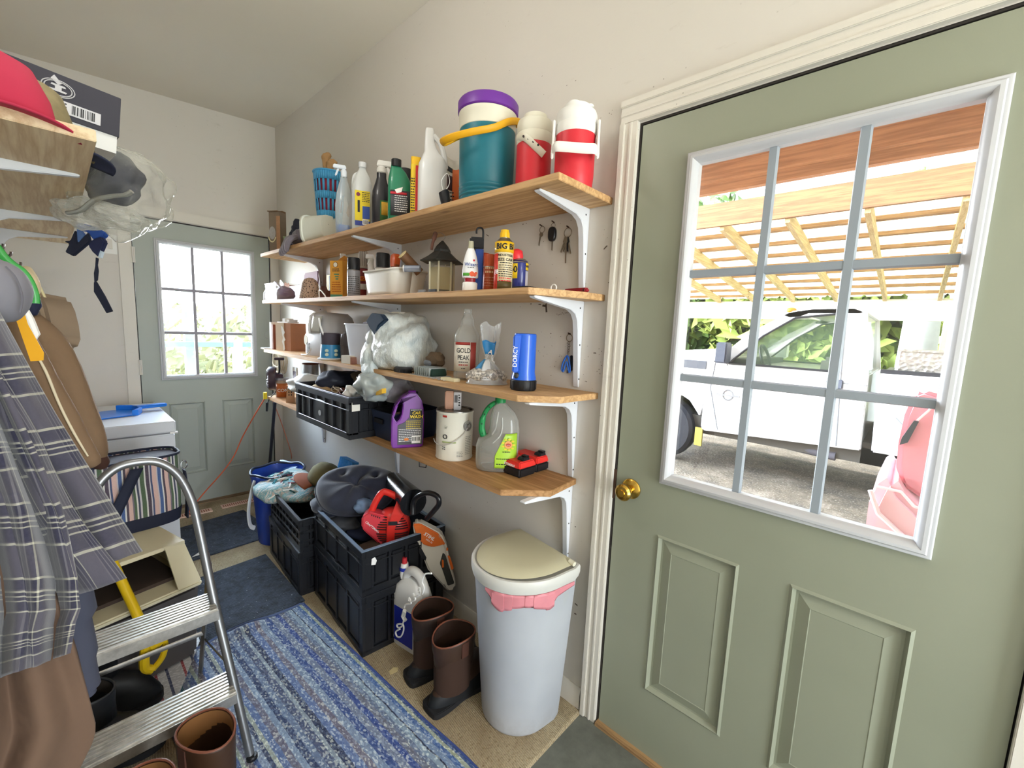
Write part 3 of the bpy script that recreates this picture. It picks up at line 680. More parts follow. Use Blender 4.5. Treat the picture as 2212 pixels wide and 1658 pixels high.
# gloves / cloth pile hanging over the edge
l = sh(652, 495, -.2, Z1); CLG = mat('7d7680', .95, nz=.35, ns=14, bump=.4, bs=70, sheen=.3)
t = thing('work_glove', 'grey purple rumpled glove drooping over the shelf edge beside the white tub', 'glove', l, g)
b = B(); b.blob((.02, 0, .055), (.085, .06, .052), .28, 3, 4, 1.6, flatz=-.053); b.obj('palm', CLG, t)
b = B()
for k in range(4): b.tube(catmull([(.04-.03*k, -.03, .06), (.065-.028*k, -.075, .045), (.07-.03*k, -.108, .006-.012*k), (.068-.028*k, -.112, -.04-.006*k)], 4), [.017, .017, .016, .016, .017, .016, .015, .015, .016, .016, .014, .012, .008], 8)
b.obj('finger', CLG, t)
b = B(); b.blob((-.07, -.02, .05), (.03, .03, .03), .3, 5, 2); b.obj('cuff', mat('c98468', .9, nz=.3, ns=20), t)
l = sh(645, 455, -.12, Z1)
tag(B().blob((0, 0, .095), (.06, .055, .095), .5, 11, 4, 1.9, flatz=-.1).obj('dark_cloth', mat('3a3f4d', .9, nz=.2, ns=10), loc=l), 'dark navy crumpled cloth heaped behind the grey glove', 'cloth')
# tipped white tub lying on its side, open end to the left
l, h, w = spot(693, 478, -.2, Z1, 447, 60)
t = thing('plastic_tub', 'white plastic tub tipped on its side holding grey cloth', 'tub', l+Vector((0, 0, .002)), g+.25)
M = Matrix.Translation((.06, 0, .062)) @ Matrix.Rotation(-PI/2-.06, 4, 'Y')
t.scale = (1.32, 1.2, 1.32)
B().lathe([(.0, 0), (.048, 0), (.058, .11), (.063, .112), (.063, .122), (.056, .122), (.053, .112), (.044, .004), (0, .004)], 24, M, e=3.4, cap0=False, cap1=False).obj('tub', mat('e4e8dc', .45), t, smooth=45)
B().blob((0, 0, .06), (.055, .045, .045), .3, 3, 3).obj('lining', CLG, t)
# blue basket with slotted sides
l, h, w = spot(712, 430, -.15, Z1, 376, 64)
t = thing('plastic_basket', 'sky blue slotted plastic basket holding tan gloves', 'basket', l, face(l))
BLU = mat('4aa3d6', .45); b = B(); n = 20; r0, r1 = .055, w/2
rows = [(0, h*.2), (h*.2, h*.36), (h*.36, h*.46), (h*.46, h*.62), (h*.62, h*.72), (h*.72, h*.88), (h*.88, h)]
def rr(z): return r0+(r1-r0)*z/h
for j, (za, zb) in enumerate(rows):
    for k in range(n):
        for q in range(2):
            if j % 2 == 1 and q == 0: continue
            a0, a1 = 2*PI*(k+q*.5)/n, 2*PI*(k+q*.5+.5)/n
            if j % 2 == 1: a0 += .0
            b.add([(rr(za)*math.cos(a0), rr(za)*math.sin(a0), za), (rr(za)*math.cos(a1), rr(za)*math.sin(a1), za), (rr(zb)*math.cos(a1), rr(zb)*math.sin(a1), zb), (rr(zb)*math.cos(a0), rr(zb)*math.sin(a0), zb)], [(0, 1, 2, 3)])
b.obj('basket_wall', BLU, t, solid=.002)
b = B(); b.tube([(r1*math.cos(2*PI*k/32), r1*math.sin(2*PI*k/32), h) for k in range(32)], .0045, 8, True); b.lathe([(0, 0), (r0, 0), (r0, .003), (0, .003)], 24, cap0=False, cap1=False); b.obj('basket_rim', BLU, t)
tag(B().lathe([(.0, .004), (.044, .004), (w*.44, h*.93), (.0, h*.96)], 20, cap0=False, cap1=False).obj('red_cloth', mat('9c2f45', .8, nz=.4, ns=40), loc=l), 'dark red cloth filling the blue slotted basket', 'cloth')
TAN = mat('b08a5e', .85, nz=.2, ns=12, bump=.3, bs=90, name='tan suede')
lb = l; hb = h
for k, (dy, dx, a, L, lab) in enumerate(((.02, 0, -.12, .13, 'tan suede glove standing upright in the blue basket, the tallest one'), (-.02, -.01, .1, .085, 'shorter tan suede glove beside the tallest one in the blue basket'))):
    b = B(); b.tube(catmull([(0, 0, 0), (0, 0, L*.5), (.004, 0, L*.8), (.004, 0, L)], 4), [.016, .016, .017, .018, .019, .019, .02, .022, .024, .024, .022, .017, .008], 10, m=I4(ry=a)); b.blob((.012, 0, L*.92), (.024, .018, .02), .2, k, 2, m=I4(ry=a))
    tag(b.obj('suede_glove', TAN, loc=lb+Vector((dx, dy, hb*.95)), rot=(0, 0, face(lb))), lab, 'glove', 'tan gloves in and behind the basket')
l2 = sh(765, 352, -.06, Z1)
b = B(); b.blob((0, 0, .19), (.035, .03, .05), .35, 4, 3); b.tube([(0, 0, 0), (0, 0, .17)], .024, 8); tag(b.obj('suede_glove', TAN, loc=l2), 'tan suede glove poking up behind the clear spray bottle', 'glove', 'tan gloves in and behind the basket')
# clear spray bottle with a little blue liquid
CLR = glassy('dfe6e8', .30); CLRW = glassy('e8ecec', .62, .3, 'milky plastic')
l, h, w = spot(743, 431, -.24, Z1, 366, 38)
pr_ = [(.0, 0), (.75, 0), (.95, .02), (.98, .15), (1, .45), (.85, .62), (.6, .76), (.42, .84), (.4, .88)]
t = bottle(l, h, .082, CLR, pr_, 'clear spray bottle with a little blue liquid in the bottom', 'spray bottle', 'spray_bottle', e=2.6, ay=.6)
B().lathe([(0, .004), (.035, .004), (.039, .04), (.039, .044), (0, .044)], 20, e=2.6, ay=.6, cap0=False, cap1=False).obj('blue_liquid', mat('2f6fb8', .2), t)
b = B(); b.lathe([(.014, h*.88), (.015, h*.96), (.011, h)], 16); b.box(-.05, .012, -.01, .01, h, h+.018, tx=.003); b.prism([(-.03, h), (-.02, h), (-.034, h-.035), (-.042, h-.035)], -.006, .006); b.obj('spray_trigger', mat('dfe6ee', .4), t, bev=.003)
# jug of green liquid with a yellow and blue label
l, h, w = spot(783, 419, -.2, Z1, 347, 46); w = .098; h *= .97
pj = [(.0, 0), (.85, 0), (.98, .02), (1, .1), (1, .55), (.94, .68), (.7, .8), (.34, .9), (.3, .93)]
t = bottle(l, h, w, CLRW, pj, 'milky plastic jug of green liquid with a yellow and blue label', 'jug', 'jug', e=3, ay=.75)
B().lathe([(0, .003), (.046, .003), (.047, .13), (0, .13)], 24, e=3, ay=.73, cap0=False, cap1=False).obj('green_liquid', mat('4aa58c', .3), t)
B().lathe([(.018, h*.93), (.019, h), (.0, h+.001)], 18, cap1=False).obj('cap', mat('d9dcdf', .4), t)
b = B(); b.tube(catmull([(-.012, -.0, h*.86), (-.038, -.0, h*.8), (-.044, 0, h*.62), (-.036, 0, h*.5)], 5), .007, 8); b.obj('handle', CLRW, t)
yf = -w/2*.75-.001
b = B(); b.box(-.034, .034, yf-.001, yf, .05, .19); b.obj('label', mat('e8cf1e', .5), t)
B().box(-.034, .034, yf-.0015, yf-.0005, .03, .052).obj('label_band', mat('263a8c', .5), t)
B().box(.0, .033, yf-.0018, yf-.0008, .062, .12).obj('blue_panel', mat('2d53a8', .5), t)
B().box(.0, .027, yf-.0018, yf-.0008, .035, .06).obj('barcode_panel', WHT, t); barcode(t, .0135, .047, .02, .018, yf-.0018)
B().lathe([(0, 0), (.009, 0), (.009, .001)], 16, Matrix.Translation((-.019, yf-.001, .172)) @ Matrix.Rotation(PI/2, 4, 'X'), cap0=False).obj('emblem', mat('7a2742', .5), t)
txt('1', .075, INK, t, (-.017, yf-.0016, .115), bold=.02, name='numeral')
fine(t, -.002, .032, .182, 6, .008, .003, yf-.001)
# black spray bottle with white trigger
BLKP = mat('22222a', .35, coat=.3)
l, h, w = spot(824, 418, -.19, Z1, 335, 40); w = .086; h *= .97
t = bottle(l, h*.78, w, BLKP, [(.0, 0), (.88, 0), (1, .03), (1, .55), (.93, .68), (.62, .84), (.5, .92), (.5, 1)], 'black spray bottle with a white trigger head and green label', 'spray bottle', 'spray_bottle', e=2.5, ay=.7)
z = h*.78
b = B(); b.lathe([(.021, z), (.022, z+.02), (.015, z+.03)], 18); b.box(-.022, .055, -.012, .012, z+.03, z+.055, tx=.006); b.box(.05, .064, -.014, .014, z+.03, z+.06); b.prism([(.02, z+.03), (.034, z+.03), (.042, z-.012), (.036, z-.014)], -.006, .006); b.obj('spray_trigger', WHITE, t, bev=.003)
patch(mat('3c6a38', .5, nz=.3, ns=50), t, w/2, w/2*.7, .02, .125, -5, 62, 2.5)
patch(mat('d8a838', .5, nz=.4, ns=60), t, w/2, w/2*.7, .06, .118, 0, 60, 2.5, 'label_print', .0016)
# green bottle, black cap, dark label
GRN = mat('1f7d5c', .35, coat=.3)
l, h, w = spot(863, 410, -.2, Z1, 345, 48); w = .097
t = bottle(l, h, w, GRN, [(.0, 0), (.9, 0), (1, .03), (1, .6), (.95, .68, -.03), (.7, .8, -.15), (.44, .88, -.3), (.42, .9, -.32)], 'green bottle with black cap and dark grey label', 'bottle', 'bottle', e=3.5, ay=.55)
B().lathe([(.021, h*.88), (.021, h*.99), (0, h)], 18, cx=-.014, cap1=False).obj('cap', BLACK, t)
patch(mat('3e4046', .5), t, w/2, w/2*.55, .03, .135, -38, 55, 3.5); patch(mat('c4283a', .5), t, w/2, w/2*.55, .118, .128, -38, 25, 3.5, 'red_band', .0014)
b = B(); b.prism([(-.02, .136), (.014, .15), (.008, .128), (-.012, .122)], -w/2*.55-.003, -w/2*.55-.0015); b.obj('torn_corner', WHT, t)
fine(t, -.02, .034, .112, 8, .009, .003, -w/2*.55-.0012, mt=WHITEINK)
l, h, w = spot(876, 400, -.09, Z1, 343, 30)
bottle(l, .285, .07, mat('1a1a1f', .5), [(0, 0), (1, 0), (1, .8), (.96, .82), (.96, .98), (.9, 1), (0, 1)], 'black round canister behind the green bottle', 'canister', 'canister')
# yellow and red slim box
l, h, w = spot(898, 399, -.2, Z1, 342, 22)
t = thing('slim_container', 'slim yellow and red container with a yellow cap left of the tall white jug', 'container', l, face(l))
B().lathe([(0, 0), (.021, 0), (.021, h*.88)], 20, e=5, cap0=False).obj('body', mat('e6c62a', .5), t); B().lathe([(.0195, h*.88), (.0205, h), (0, h)], 20, e=4, cap1=False).obj('cap', YEL, t)
B().box(-.001, .0205, -.0225, -.0212, .003, h*.86).obj('red_panel', mat('cf2a30', .5), t)
fine(t, -.019, -.003, .16, 14, .0105, .004, -.0215)
# tall white jug
l, h, w = spot(935, 370, -.17, Z1, 273, 58); w = .118; h *= .97
t = bottle(l, h, w, mat('e3e5e6', .3, coat=.2), [(.0, 0), (.85, 0), (.98, .02), (1, .06), (1, .52), (.96, .6), (.75, .68), (.5, .74, -.1), (.4, .8, -.2), (.33, .86, -.25), (.3, .97, -.25), (.26, 1, -.25)], 'tall plain white jug with a narrow neck', 'jug', 'jug', e=3, ay=.7)
b = B(); b.tube(catmull([(.0, 0, h*.93), (.03, 0, h*.84), (.045, 0, h*.7), (.05, 0, h*.58)], 5), .011, 8); b.obj('handle', mat('e3e5e6', .3, coat=.2), t)
# printed pouch behind, black tube handle with white cord
l, h, w = spot(972, 360, -.08, Z1, 292, 40)
t = thing('printed_pouch', 'white orange and black printed pouch between the jug and the big cooler', 'pouch', l, face(l))
def pf(u, v):
    x = (u-.5)*.11; return (x, -.018*math.sin(PI*u)*math.sin(PI*min(1, v*1.2))-.01*math.sin(v*9+u*3)*v, .27*v+.01*math.sin(u*7)*v)
b = B(); b.sheet(pf, 12, 14); b.obj('pouch', mat('dcd7cd', .35), t, solid=.004)
def sub(u0, u1, v0, v1, nm, m, off=.004): B().sheet(lambda u, v: tuple(Vector(pf(u0+(u1-u0)*u, v0+(v1-v0)*v))-Vector((0, off, 0))), 6, 6).obj(nm, m, t, solid=.0008)
sub(.25, .6, .5, .72, 'dark_print', mat('402028', .5)); sub(.6, .98, .35, .85, 'orange_print', mat('e0713a', .5)); sub(.3, .6, .78, .86, 'black_print', BLACK)
fine(t, -.035, .02, .12, 5, .014, .005, -.03)
l = sh(965, 412, -.225, Z1)
t = thing('tool_grip', 'short black rubber grip with a white cord loop at the shelf front', 'grip', l, face(l))
b = B(); b.tube([(0, 0, .013), (-.004, 0, .03), (-.01, 0, .062), (-.012, 0, .066)], [.016, .018, .02, .017], 16); b.obj('grip', mat('1b1c20', .6), t, smooth=50)
B().tube(catmull([(-.01, 0, .06), (-.02, -.004, .1), (.0, -.003, .13), (.01, 0, .1), (-.004, 0, .068)], 6), .0013, 6).obj('cord', WHT, t)
# big teal cooler
l = sh(1052, 330, -.155, Z1); sxy = 1.0; rad = .0995; H = zat(l.x, l.y, 232)-Z1
t = thing('drink_cooler', 'large teal drink cooler with white collar, purple lid and yellow handle', 'cooler', l, face(l))
TEALP = mat('1c6f80', .42, nz=.05, bump=.08, bs=200, name='teal cooler plastic')
pf_ = [(.0, 0), (.088, 0), (.092, .006)]
for k in range(4): z = .012+k*.014; pf_ += [(.093+.0006*k, z), (.0965+.0005*k, z+.004), (.0965+.0005*k, z+.009), (.093+.0006*k, z+.0125)]
pf_ += [(.0975, .075), (rad, .2), (rad, H*.74)]
B().lathe(pf_, 48, cap1=False).obj('body', TEALP, t, smooth=40)
B().lathe([(rad-.001, H*.74), (rad+.001, H*.745), (rad+.002, H*.86), (rad+.004, H*.87), (rad+.004, H*.9), (rad-.01, H*.91)], 48, cap0=False).obj('collar', mat('dcd9c8', .45), t, smooth=40)
B().lathe([(rad+.004, H*.905), (rad+.008, H*.915), (rad+.0085, H*1.0), (rad+.004, H*1.02), (rad-.02, H*1.03), (0, H*1.035)], 48, cap1=False).obj('lid', mat('6b2f96', .4), t, smooth=40)
hp = [(rad+.006, .0, H*.80), (rad+.012, -.03, H*.77), (rad-.02, -.095, H*.66), (.02, -.125, H*.59), (-.06, -.13, H*.53), (-.125, -.10, H*.50), (-.15, -.05, H*.50), (-.145, .0, H*.505), (-.12, .02, H*.54), (-rad-.004, 0, H*.6)]
hp = [(rad+.004, -.0, H*.86), (rad+.008, -.035, H*.84), (.07, -.09, H*.76), (.02, -.118, H*.66), (-.05, -.124, H*.60), (-.115, -.105, H*.565), (-.152, -.07, H*.555), (-.15, -.03, H*.59), (-rad-.004, .0, H*.70)]
B().tube(catmull(hp, 6), .0115, 10, flat=.55).obj('handle', mat('e3a818', .5), t)
B().cyl((rad-.004, 0, H*.86), (rad+.014, 0, H*.86), .012).cyl((-rad+.004, 0, H*.7), (-rad-.014, 0, H*.7), .012).obj('handle_pivot', mat('e3a818', .5), t)
# red jug coolers
REDP = mat('cf2c38', .42, nz=.05, bump=.08, bs=200, name='red cooler plastic')
def redcooler(l, r, H, lab, kind):
    t = thing('jug_cooler', lab, 'cooler', l, face(l), 'red and white jug coolers')
    B().lathe([(0, 0), (r*.9, 0), (r*.95, .005), (r, .04), (r, H*.64)], 40, cap1=False).obj('body', REDP, t, smooth=40)
    cw = mat('dedbcb' if kind else 'e8e8e4', .45)
    B().lathe([(r*1.0, H*.64), (r*1.03, H*.66), (r*1.02, H*.76), (r*.97, H*.78)], 40, cap0=False).obj('collar', cw, t, smooth=40)
    B().lathe([(r*.98, H*.765), (r*1.02, H*.78), (r*1.02, H*.88), (r*.96, H*.92), (r*.7, H*.95), (r*.66, H*1.0), (0, H)], 40, cap0=False, cap1=False).obj('lid', cw, t, smooth=40)
    if kind:
        b = B(); b.tube(catmull([(-r*1.0, -.012, H*.72), (-r*.55, -r*1.0, H*.66), (r*.1, -r*1.12, H*.54), (r*.55, -r*1.08, H*.46)], 6), .0115, 8, flat=.3); b.obj('strap', cw, t)
        b = B()
        for k in range(4): q = Vector((-r*.62+k*.016, -r*.99-.0035*k-.002, H*.665-.0095*k)); b.cyl(q, q-Vector((0, .004, 0)), .0032, n=8)
        b.obj('strap_hole', BLACK, t)
    else:
        for sx in (-1, 1): B().prism([(-.012, H*.80), (.012, H*.78), (.02, H*.56), (-.03, H*.34), (-.042, H*.28), (-.05, H*.34), (-.02, H*.54), (-.016, H*.72)], sx*(r+.006)-.004, sx*(r+.006)+.004, m=Matrix.Translation((0, -.02-.06*0, 0)) @ Matrix.Rotation(0, 4, 'Z'), ax='x').obj('handle_side', cw, t, bev=.002)
        pts = [(-r-.006, -.045, H*.40), (-r*.95, -.085, H*.39), (-r*.5, -r-.03, H*.38), (r*.5, -r-.03, H*.36), (r*.95, -.085, H*.36), (r+.006, -.045, H*.37)]
        B().tube(catmull(pts, 5), .014, 8, flat=.3).obj('handle_grip', cw, t)
        B().lathe([(.02, H*.99), (.021, H*1.035), (0, H*1.04)], 16, cx=-.01, cy=-.01, cap1=False).box(.0, .05, -.014, .014, H*.985, H*1.02, tx=.006).obj('spout', cw, t, bev=.002)
    return t
l = sh(1154, 320, -.135, Z1); redcooler(l, .058, zat(l.x, l.y, 252)-Z1, 'smaller red jug cooler with a holed white strap, right of the teal cooler', 1)
l = sh(1243, 312, -.135, Z1); redcooler(l, .0605, zat(l.x, l.y, 232)-Z1, 'red jug cooler with folding white handle at the right end of the top shelf', 0)
# ================================================================== SECOND SHELF
def wtag(b, name, m, loc, label, cat, rz=0, group=None, **k):
    return tag(b.obj(name, m, loc=loc, rot=(0, 0, rz), **k), label, cat, group)
# clear basket of odds and ends at the far end
l, h, w = spot(612, 622, -.19, Z2, 600, 80)
t = thing('plastic_basket', 'clear plastic basket of purple wrapped odds and ends at the far end', 'basket', l, g)
def opentub(wx, wy, h, m, t, name='tub', th=.003, flare=.012, e=6, rim=.004):
    o = B(); o.lathe([(0, .001), (1, .001), (1+flare/wx, h*.97), (1+flare/wx+rim/wx, h*.97), (1+flare/wx+rim/wx, h), (1+(flare-th)/wx, h), (1-th/wx, .001+th), (0, .001+th)], 40, ax=wx, ay=wy, e=e, cap0=False, cap1=False)
    return o.obj(name, m, t, smooth=40)
opentub(.125, .075, .11, glassy('ece8ea', .12), t)
b = B()
for k in range(6): b.box(-.10+.012*k, -.094+.012*k, -.075, -.072, .012, .09)
b.obj('rib', glassy('f4f4f6', .25, .2, 'ribbed clear plastic'), t)
wtag(B().blob((.03, 0, .05), (.085, .06, .047), .25, 9, 3, 2), 'plastic_bag', mat('63406f', .4, nz=.3, ns=20), l, 'purple plastic bag bundled inside the clear basket', 'bag', g)
b = B(); b.prism([(-.02, 0), (.05, -.03), (.055, -.015), (-.015, .02)], -.004, .004, m=I4((-.03, .01, .09), s=1.3)); wtag(b, 'black_sign', BLACK, l+Vector((0, .03, 0)), 'black card with white letters leaning out of the clear basket', 'card', g)
o = thing('letter_card', 'small black letter card propped in the clear basket behind the brush handle', 'card', l+Vector((.0, .03, .10)), g, ry=.45)
B().box(-.035, .035, -.002, .002, 0, .032).obj('card', BLACK, o); txt('MICA', .02, WHITEINK, o, (0, -.0025, .016))
bpy.data.objects.remove(bpy.data.objects['black_sign'])
b = B(); b.tube(catmull([(-.17, 0, .13), (-.12, 0, .115), (-.08, 0, .10), (-.04, 0, .085)], 4), [.008, .012, .012, .012, .011, .01, .008, .008, .007, .006, .006, .006, .006], 10, flat=.7)
wtag(b, 'brush_handle', mat('7a6680', .5), l, 'purple brush handle poking out of the clear basket toward the door', 'brush', g)
l2 = Vector((-.24, l.y+.16, Z2))
t = thing('squeeze_bottle', 'small white squeeze bottles pair hanging over the far shelf end', 'bottle', l2, g)
for k in range(2): B().lathe([(0, 0), (.017, 0), (.018, .03), (.016, .055), (.007, .075), (0, .08)], 16, cx=-.02+.036*k).obj('bottle_body', mat('f1f1f3', .4), t)
# maroon folder, carton behind, woven bell, yellow box
l = sh(672, 610, -.07, Z2)
t = thing('maroon_folder', 'upright maroon folder standing behind the woven bell', 'folder', l, g); t.scale = (1, 1, 1.3)
b = B(); b.prism([(-.11, 0), (-.11, .115), (-.10, .14), (-.08, .15), (.11, .152), (.115, .11), (.105, .08), (.11, .04), (.1, 0)], -.004, .004); b.obj('cover', mat('713f50', .7, nz=.15, ns=8), t)
B().blob((.06, -.012, .08), (.03, .012, .025), .3, 4, 2).obj('pink_tissue', mat('d23e64', .8), t)
l = sh(629, 610, -.04, Z2); b = B(); b.box(-.05, .05, -.03, .03, 0, .13); b.add([(-.05, -.03, .13), (.05, -.03, .13), (.05, -.035, .145), (.02, -.035, .138), (-.0, -.04, .15), (-.05, -.035, .14)], [(0, 1, 2, 3, 4, 5)])
wtag(b, 'torn_carton', mat('8f5f48', .85, nz=.15, ns=12), l, 'brown torn topped carton behind the clear basket', 'box', g)
T = NT('woven straw'); co = T.co(); v = T.n('TexVoronoi', feature='DISTANCE_TO_EDGE'); T.lk(co, v.inputs['Vector']); v.inputs['Scale'].default_value = 95
T.base(T.ramp(v.outputs['Distance'], ((.12, 'b59a86'), (.3, '4a3a34')))); T.b.inputs['Roughness'].default_value = .9; T.bump(v.outputs['Distance'], -.8, .004); WOV = T.m
l, h, w = spot(670, 620, -.22, Z2, 600, 44)
wtag(B().lathe([(.062, 0), (.057, .025), (.048, .06), (.043, .092), (.033, .112), (.014, .123), (0, .125)], 28, cap1=False), 'woven_bell', WOV, l, 'tan woven bell shaped ornament on the second shelf', 'ornament')
l = sh(695, 636, -.25, Z2); b = B(); b.tube(catmull([(-.03, 0, .0), (-.035, 0, .03), (-.02, 0, .045), (.03, 0, .02), (.05, 0, .006)], 5), .0035, 6)
wtag(b, 'white_hook', WHT, l, 'white bent plastic hook lying before the woven bell', 'hook', g)
l = sh(700, 630, -.19, Z2); b = B(); b.prism([(-.025, 0), (.03, 0), (.035, .05), (.018, .03), (0, .075), (-.02, .03)], -.02, .02); wtag(b, 'cardboard_scrap', mat('6e4740', .8, nz=.3, ns=20), l, 'crumpled dark brown card scrap right of the woven bell', 'card', g+.4)
l, h, w = spot(712, 615, -.12, Z2, 590, 16); t = thing('yellow_packet', 'thin yellow packet standing left of the orange soda box', 'packet', l, g)
B().box(-.024, .024, -.008, .008, 0, .15).obj('packet', mat('c9b14a', .6, nz=.2, ns=30), t); B().box(.010, .024, -.009, -.0075, .002, .145).obj('packet_print', mat('5a5c3a', .6), t)
# orange baking soda box
l, h, w = spot(734, 604, -.2, Z2, 564, 32)
t = thing('orange_box', 'orange soda box with round emblem on the second shelf', 'box', l, g+.45); t.scale = (1.2, 1.2, 1.18); h = .165
B().box(-.033, .033, -.022, .022, 0, h).obj('carton', mat('dfa03c', .6, nz=.06, ns=10), t)
b = B(); b.prism([(-.033, h), (.033, h), (.03, h+.02), (.012, h+.028)], .015, .0165); b.obj('box_flap', mat('c98a34', .6), t)
Mq = lambda x, z, y=-.0222: Matrix.Translation((x, y, z)) @ Matrix.Rotation(PI/2, 4, 'X')
B().lathe([(0, 0), (.0125, 0), (.0125, .0006), (0, .0006)], 20, Mq(-.004, .147), cap0=False, cap1=False).obj('emblem_ring', mat('8c5a2c', .6), t); B().lathe([(0, 0), (.010, 0), (.010, .001), (0, .001)], 20, Mq(-.004, .147), cap0=False, cap1=False).obj('emblem', mat('e9e4d4', .6), t)
fine(t, -.02, .016, .128, 2, .008, .004, -.0222)
b = B()
for k, z in enumerate((.105, .095, .085)): b.box(-.012+.004*k, .014-.002*k, -.0226, -.0222, z-.003, z+.003)
b.obj('green_print', mat('5a8a6a', .6), t)
fine(t, -.024, .024, .07, 5, .010, .004, -.0222, mt=mat('b5581c', .6))
B().box(-.032, .032, -.0226, -.0222, .004, .016).obj('green_band', mat('5f9a7a', .6), t)
def can(px, py, X, zs, ytop, wpx, col, cap, lab, capf=.3, neck=0, dome=None, ring=True, name='spray_can', cat='spray can', r=None, h=None, rough=.3, grp=None):
    l, hh, w = spot(px, py, X, zs, ytop, wpx); h = h or hh; r = r or w/2; hb = h*(1-capf)
    t = thing(name, lab, cat, l, face(l), grp)
    B().lathe([(r*.93, 0), (r, .003), (r, hb-.012), (r*.9, hb-.002), (r*.8, hb)], 32).obj('can', col, t, smooth=40)
    if ring: B().lathe([(r*1.02, 0), (r*1.03, .002), (r*1.02, .004)], 32, cap0=False, cap1=False).tube([(r*.96*math.cos(2*PI*k/28), r*.96*math.sin(2*PI*k/28), hb-.006) for k in range(28)], .002, 6, True).obj('metal_rim', SILVER, t)
    if cap is not None:
        pr = dome or [(.95, 0), (.95, .9), (.88, 1), (0, 1)]
        B().lathe([(r*a, hb-.004+(h-hb)*z) for a, z in pr], 28, cap1=False).obj('cap', cap, t, smooth=45)
    return t, r, h
t, r, h = can(764, 598, -.22, Z2, 555, 27, mat('9a9aa0', .35, .2), BLACK, 'grey spray can with black cap right of the orange soda box')
fine(t, -.03, .03, .1, 9, .010, .003, wrap=r)
t, r, h = can(741, 560, -.10, Z2, 540, 14, mat('e6e2d8', .4), WHITE, 'small white pump bottle behind the orange soda box', .25, name='pump_bottle', cat='bottle', dome=[(.5, 0), (.4, .6), (.8, .65), (.8, .95), (0, 1)], r=.02, h=.27, ring=False)
t, r, h = can(785, 575, -.12, Z2, 535, 17, mat('8a2f33', .5), mat('c9c0b4', .5), 'tall thin orange and red banded can behind the white dish pan', .33, r=.022, h=.25, dome=[(1, 0), (1, 1), (0, 1)])
patch(mat('e88a1c', .5), t, r, r, .095, .118, -80, 80); txt('HOT', .02, mat('b5161c', .5), t, (0, 0, .107), wrap=r+.001, bold=.02); patch(WHT, t, r, r, .05, .08, -80, 80)
b = B()
for k in range(4): a = R(-50+34*k); b.cyl((r*math.sin(a), -r*math.cos(a), .172), (r*math.sin(a), -r*math.cos(a), .248), .0012, n=5)
b.obj('cap_stripe', mat('4a3a30', .5), t)
l, h, w = spot(803, 570, -.15, Z2, 540, 19); h = .23
t = bottle(l, h*.85, .05, mat('ecebe8', .4), [(0, 0), (.95, 0), (1, .05), (1, .55), (.8, .68), (.4, .82), (.38, 1)], 'white trigger bottle standing in the dish pan', 'spray bottle', 'spray_bottle')
z = h*.85; b = B(); b.box(-.03, .012, -.009, .009, z, z+.02, tx=.003); b.lathe([(.011, z-.01), (.012, z)], 14); b.prism([(-.012, z), (-.004, z), (-.018, z-.03), (-.024, z-.03)], -.004, .004); b.obj('spray_trigger', WHT, t, bev=.002)
fine(t, -.015, .015, .055, 3, .010, .004, wrap=.0235)
# black capped white can in the pan
t, r, h = can(827, 570, -.17, Z2, 544, 31, mat('e4e0d8', .35), BLACK, 'white spray can with wide black cap standing in the dish pan', .32, r=.034, h=.21)
fine(t, -.02, .02, .085, 3, .012, .005, wrap=r)
# white dish pan
l, h, w = spot(853, 612, -.165, Z2, 588, 140); WP = mat('e3e1da', .35, name='white dish pan plastic')
t = thing('dish_pan', 'white plastic dish pan holding cans and tubes on the second shelf', 'pan', l, g)
o = B(); wx, wy, hh = .142, .10, .11
def pan(u, v):
    a = 2*PI*u; c, s_ = math.cos(a), math.sin(a); e = 2/5; c = math.copysign(abs(c)**e, c); s_ = math.copysign(abs(s_)**e, s_)
    k = .84+.16*v; return (wx*k*c, wy*k*s_, hh*v+(.004*math.cos(2*a) if v > .9 else 0))
o.sheet(pan, 56, 6); o.add([(wx*.84*math.copysign(abs(math.cos(2*PI*k/56))**.4, math.cos(2*PI*k/56)), wy*.84*math.copysign(abs(math.sin(2*PI*k/56))**.4, math.sin(2*PI*k/56)), .001) for k in range(56)], [tuple(range(56))])
o.obj('pan', WP, t, solid=.002, smooth=50)
B().tube([tuple(Vector(pan(k/56, 1))*1.02) for k in range(56)], .0045, 6, True).obj('rim', WP, t)
lp = l
# orange tool and tubes in the pan
b = B(); b.prism([(-.02, 0), (.02, 0), (.03, .10), (.026, .145), (.0, .152), (-.02, .14), (-.028, .1)], -.012, .012)
o = thing('orange_scraper', 'orange and brown plastic tool standing in the dish pan', 'tool', lp+Vector((-.0, .0, .045)), g-.1)
B().prism([(-.022, .0), (.02, .0), (.024, .12), (-.018, .12)], -.012, .012).obj('shaft', mat('8a4a22', .5), o, bev=.003); B().prism([(-.022, .09), (.02, .09), (.03, .125), (.028, .145), (.01, .152), (-.02, .148), (-.026, .12)], -.014, .014).obj('head', mat('e2672a', .45), o, bev=.004)
def rod(name, lab, cat, p, q, r, m, endm, er=1.03, en='end_paper'):
    o = thing(name, lab, cat, p); d = (q-p); u = d.normalized()
    B().cyl((0, 0, 0), d, r, n=24).obj('tube', m, o); B().cyl(-u*.004, (0, 0, 0), r*er, n=24).obj(en, endm, o); return o
rod('caulk_tube', 'brown cardboard tube leaning in the dish pan, round end facing the room', 'tube', at(870, 550, X=-.205), at(906, 588, X=-.13), .021, mat('7c5a3e', .6), mat('e2cf98', .7, nz=.2, ns=60))
rod('glass_tube', 'clear glass tube with a white lid lying on the dish pan contents', 'tube', at(874, 580, X=-.225), at(908, 580, X=-.18), .014, glassy('9fb0c8', .5), WHT, 1.1, 'lid')
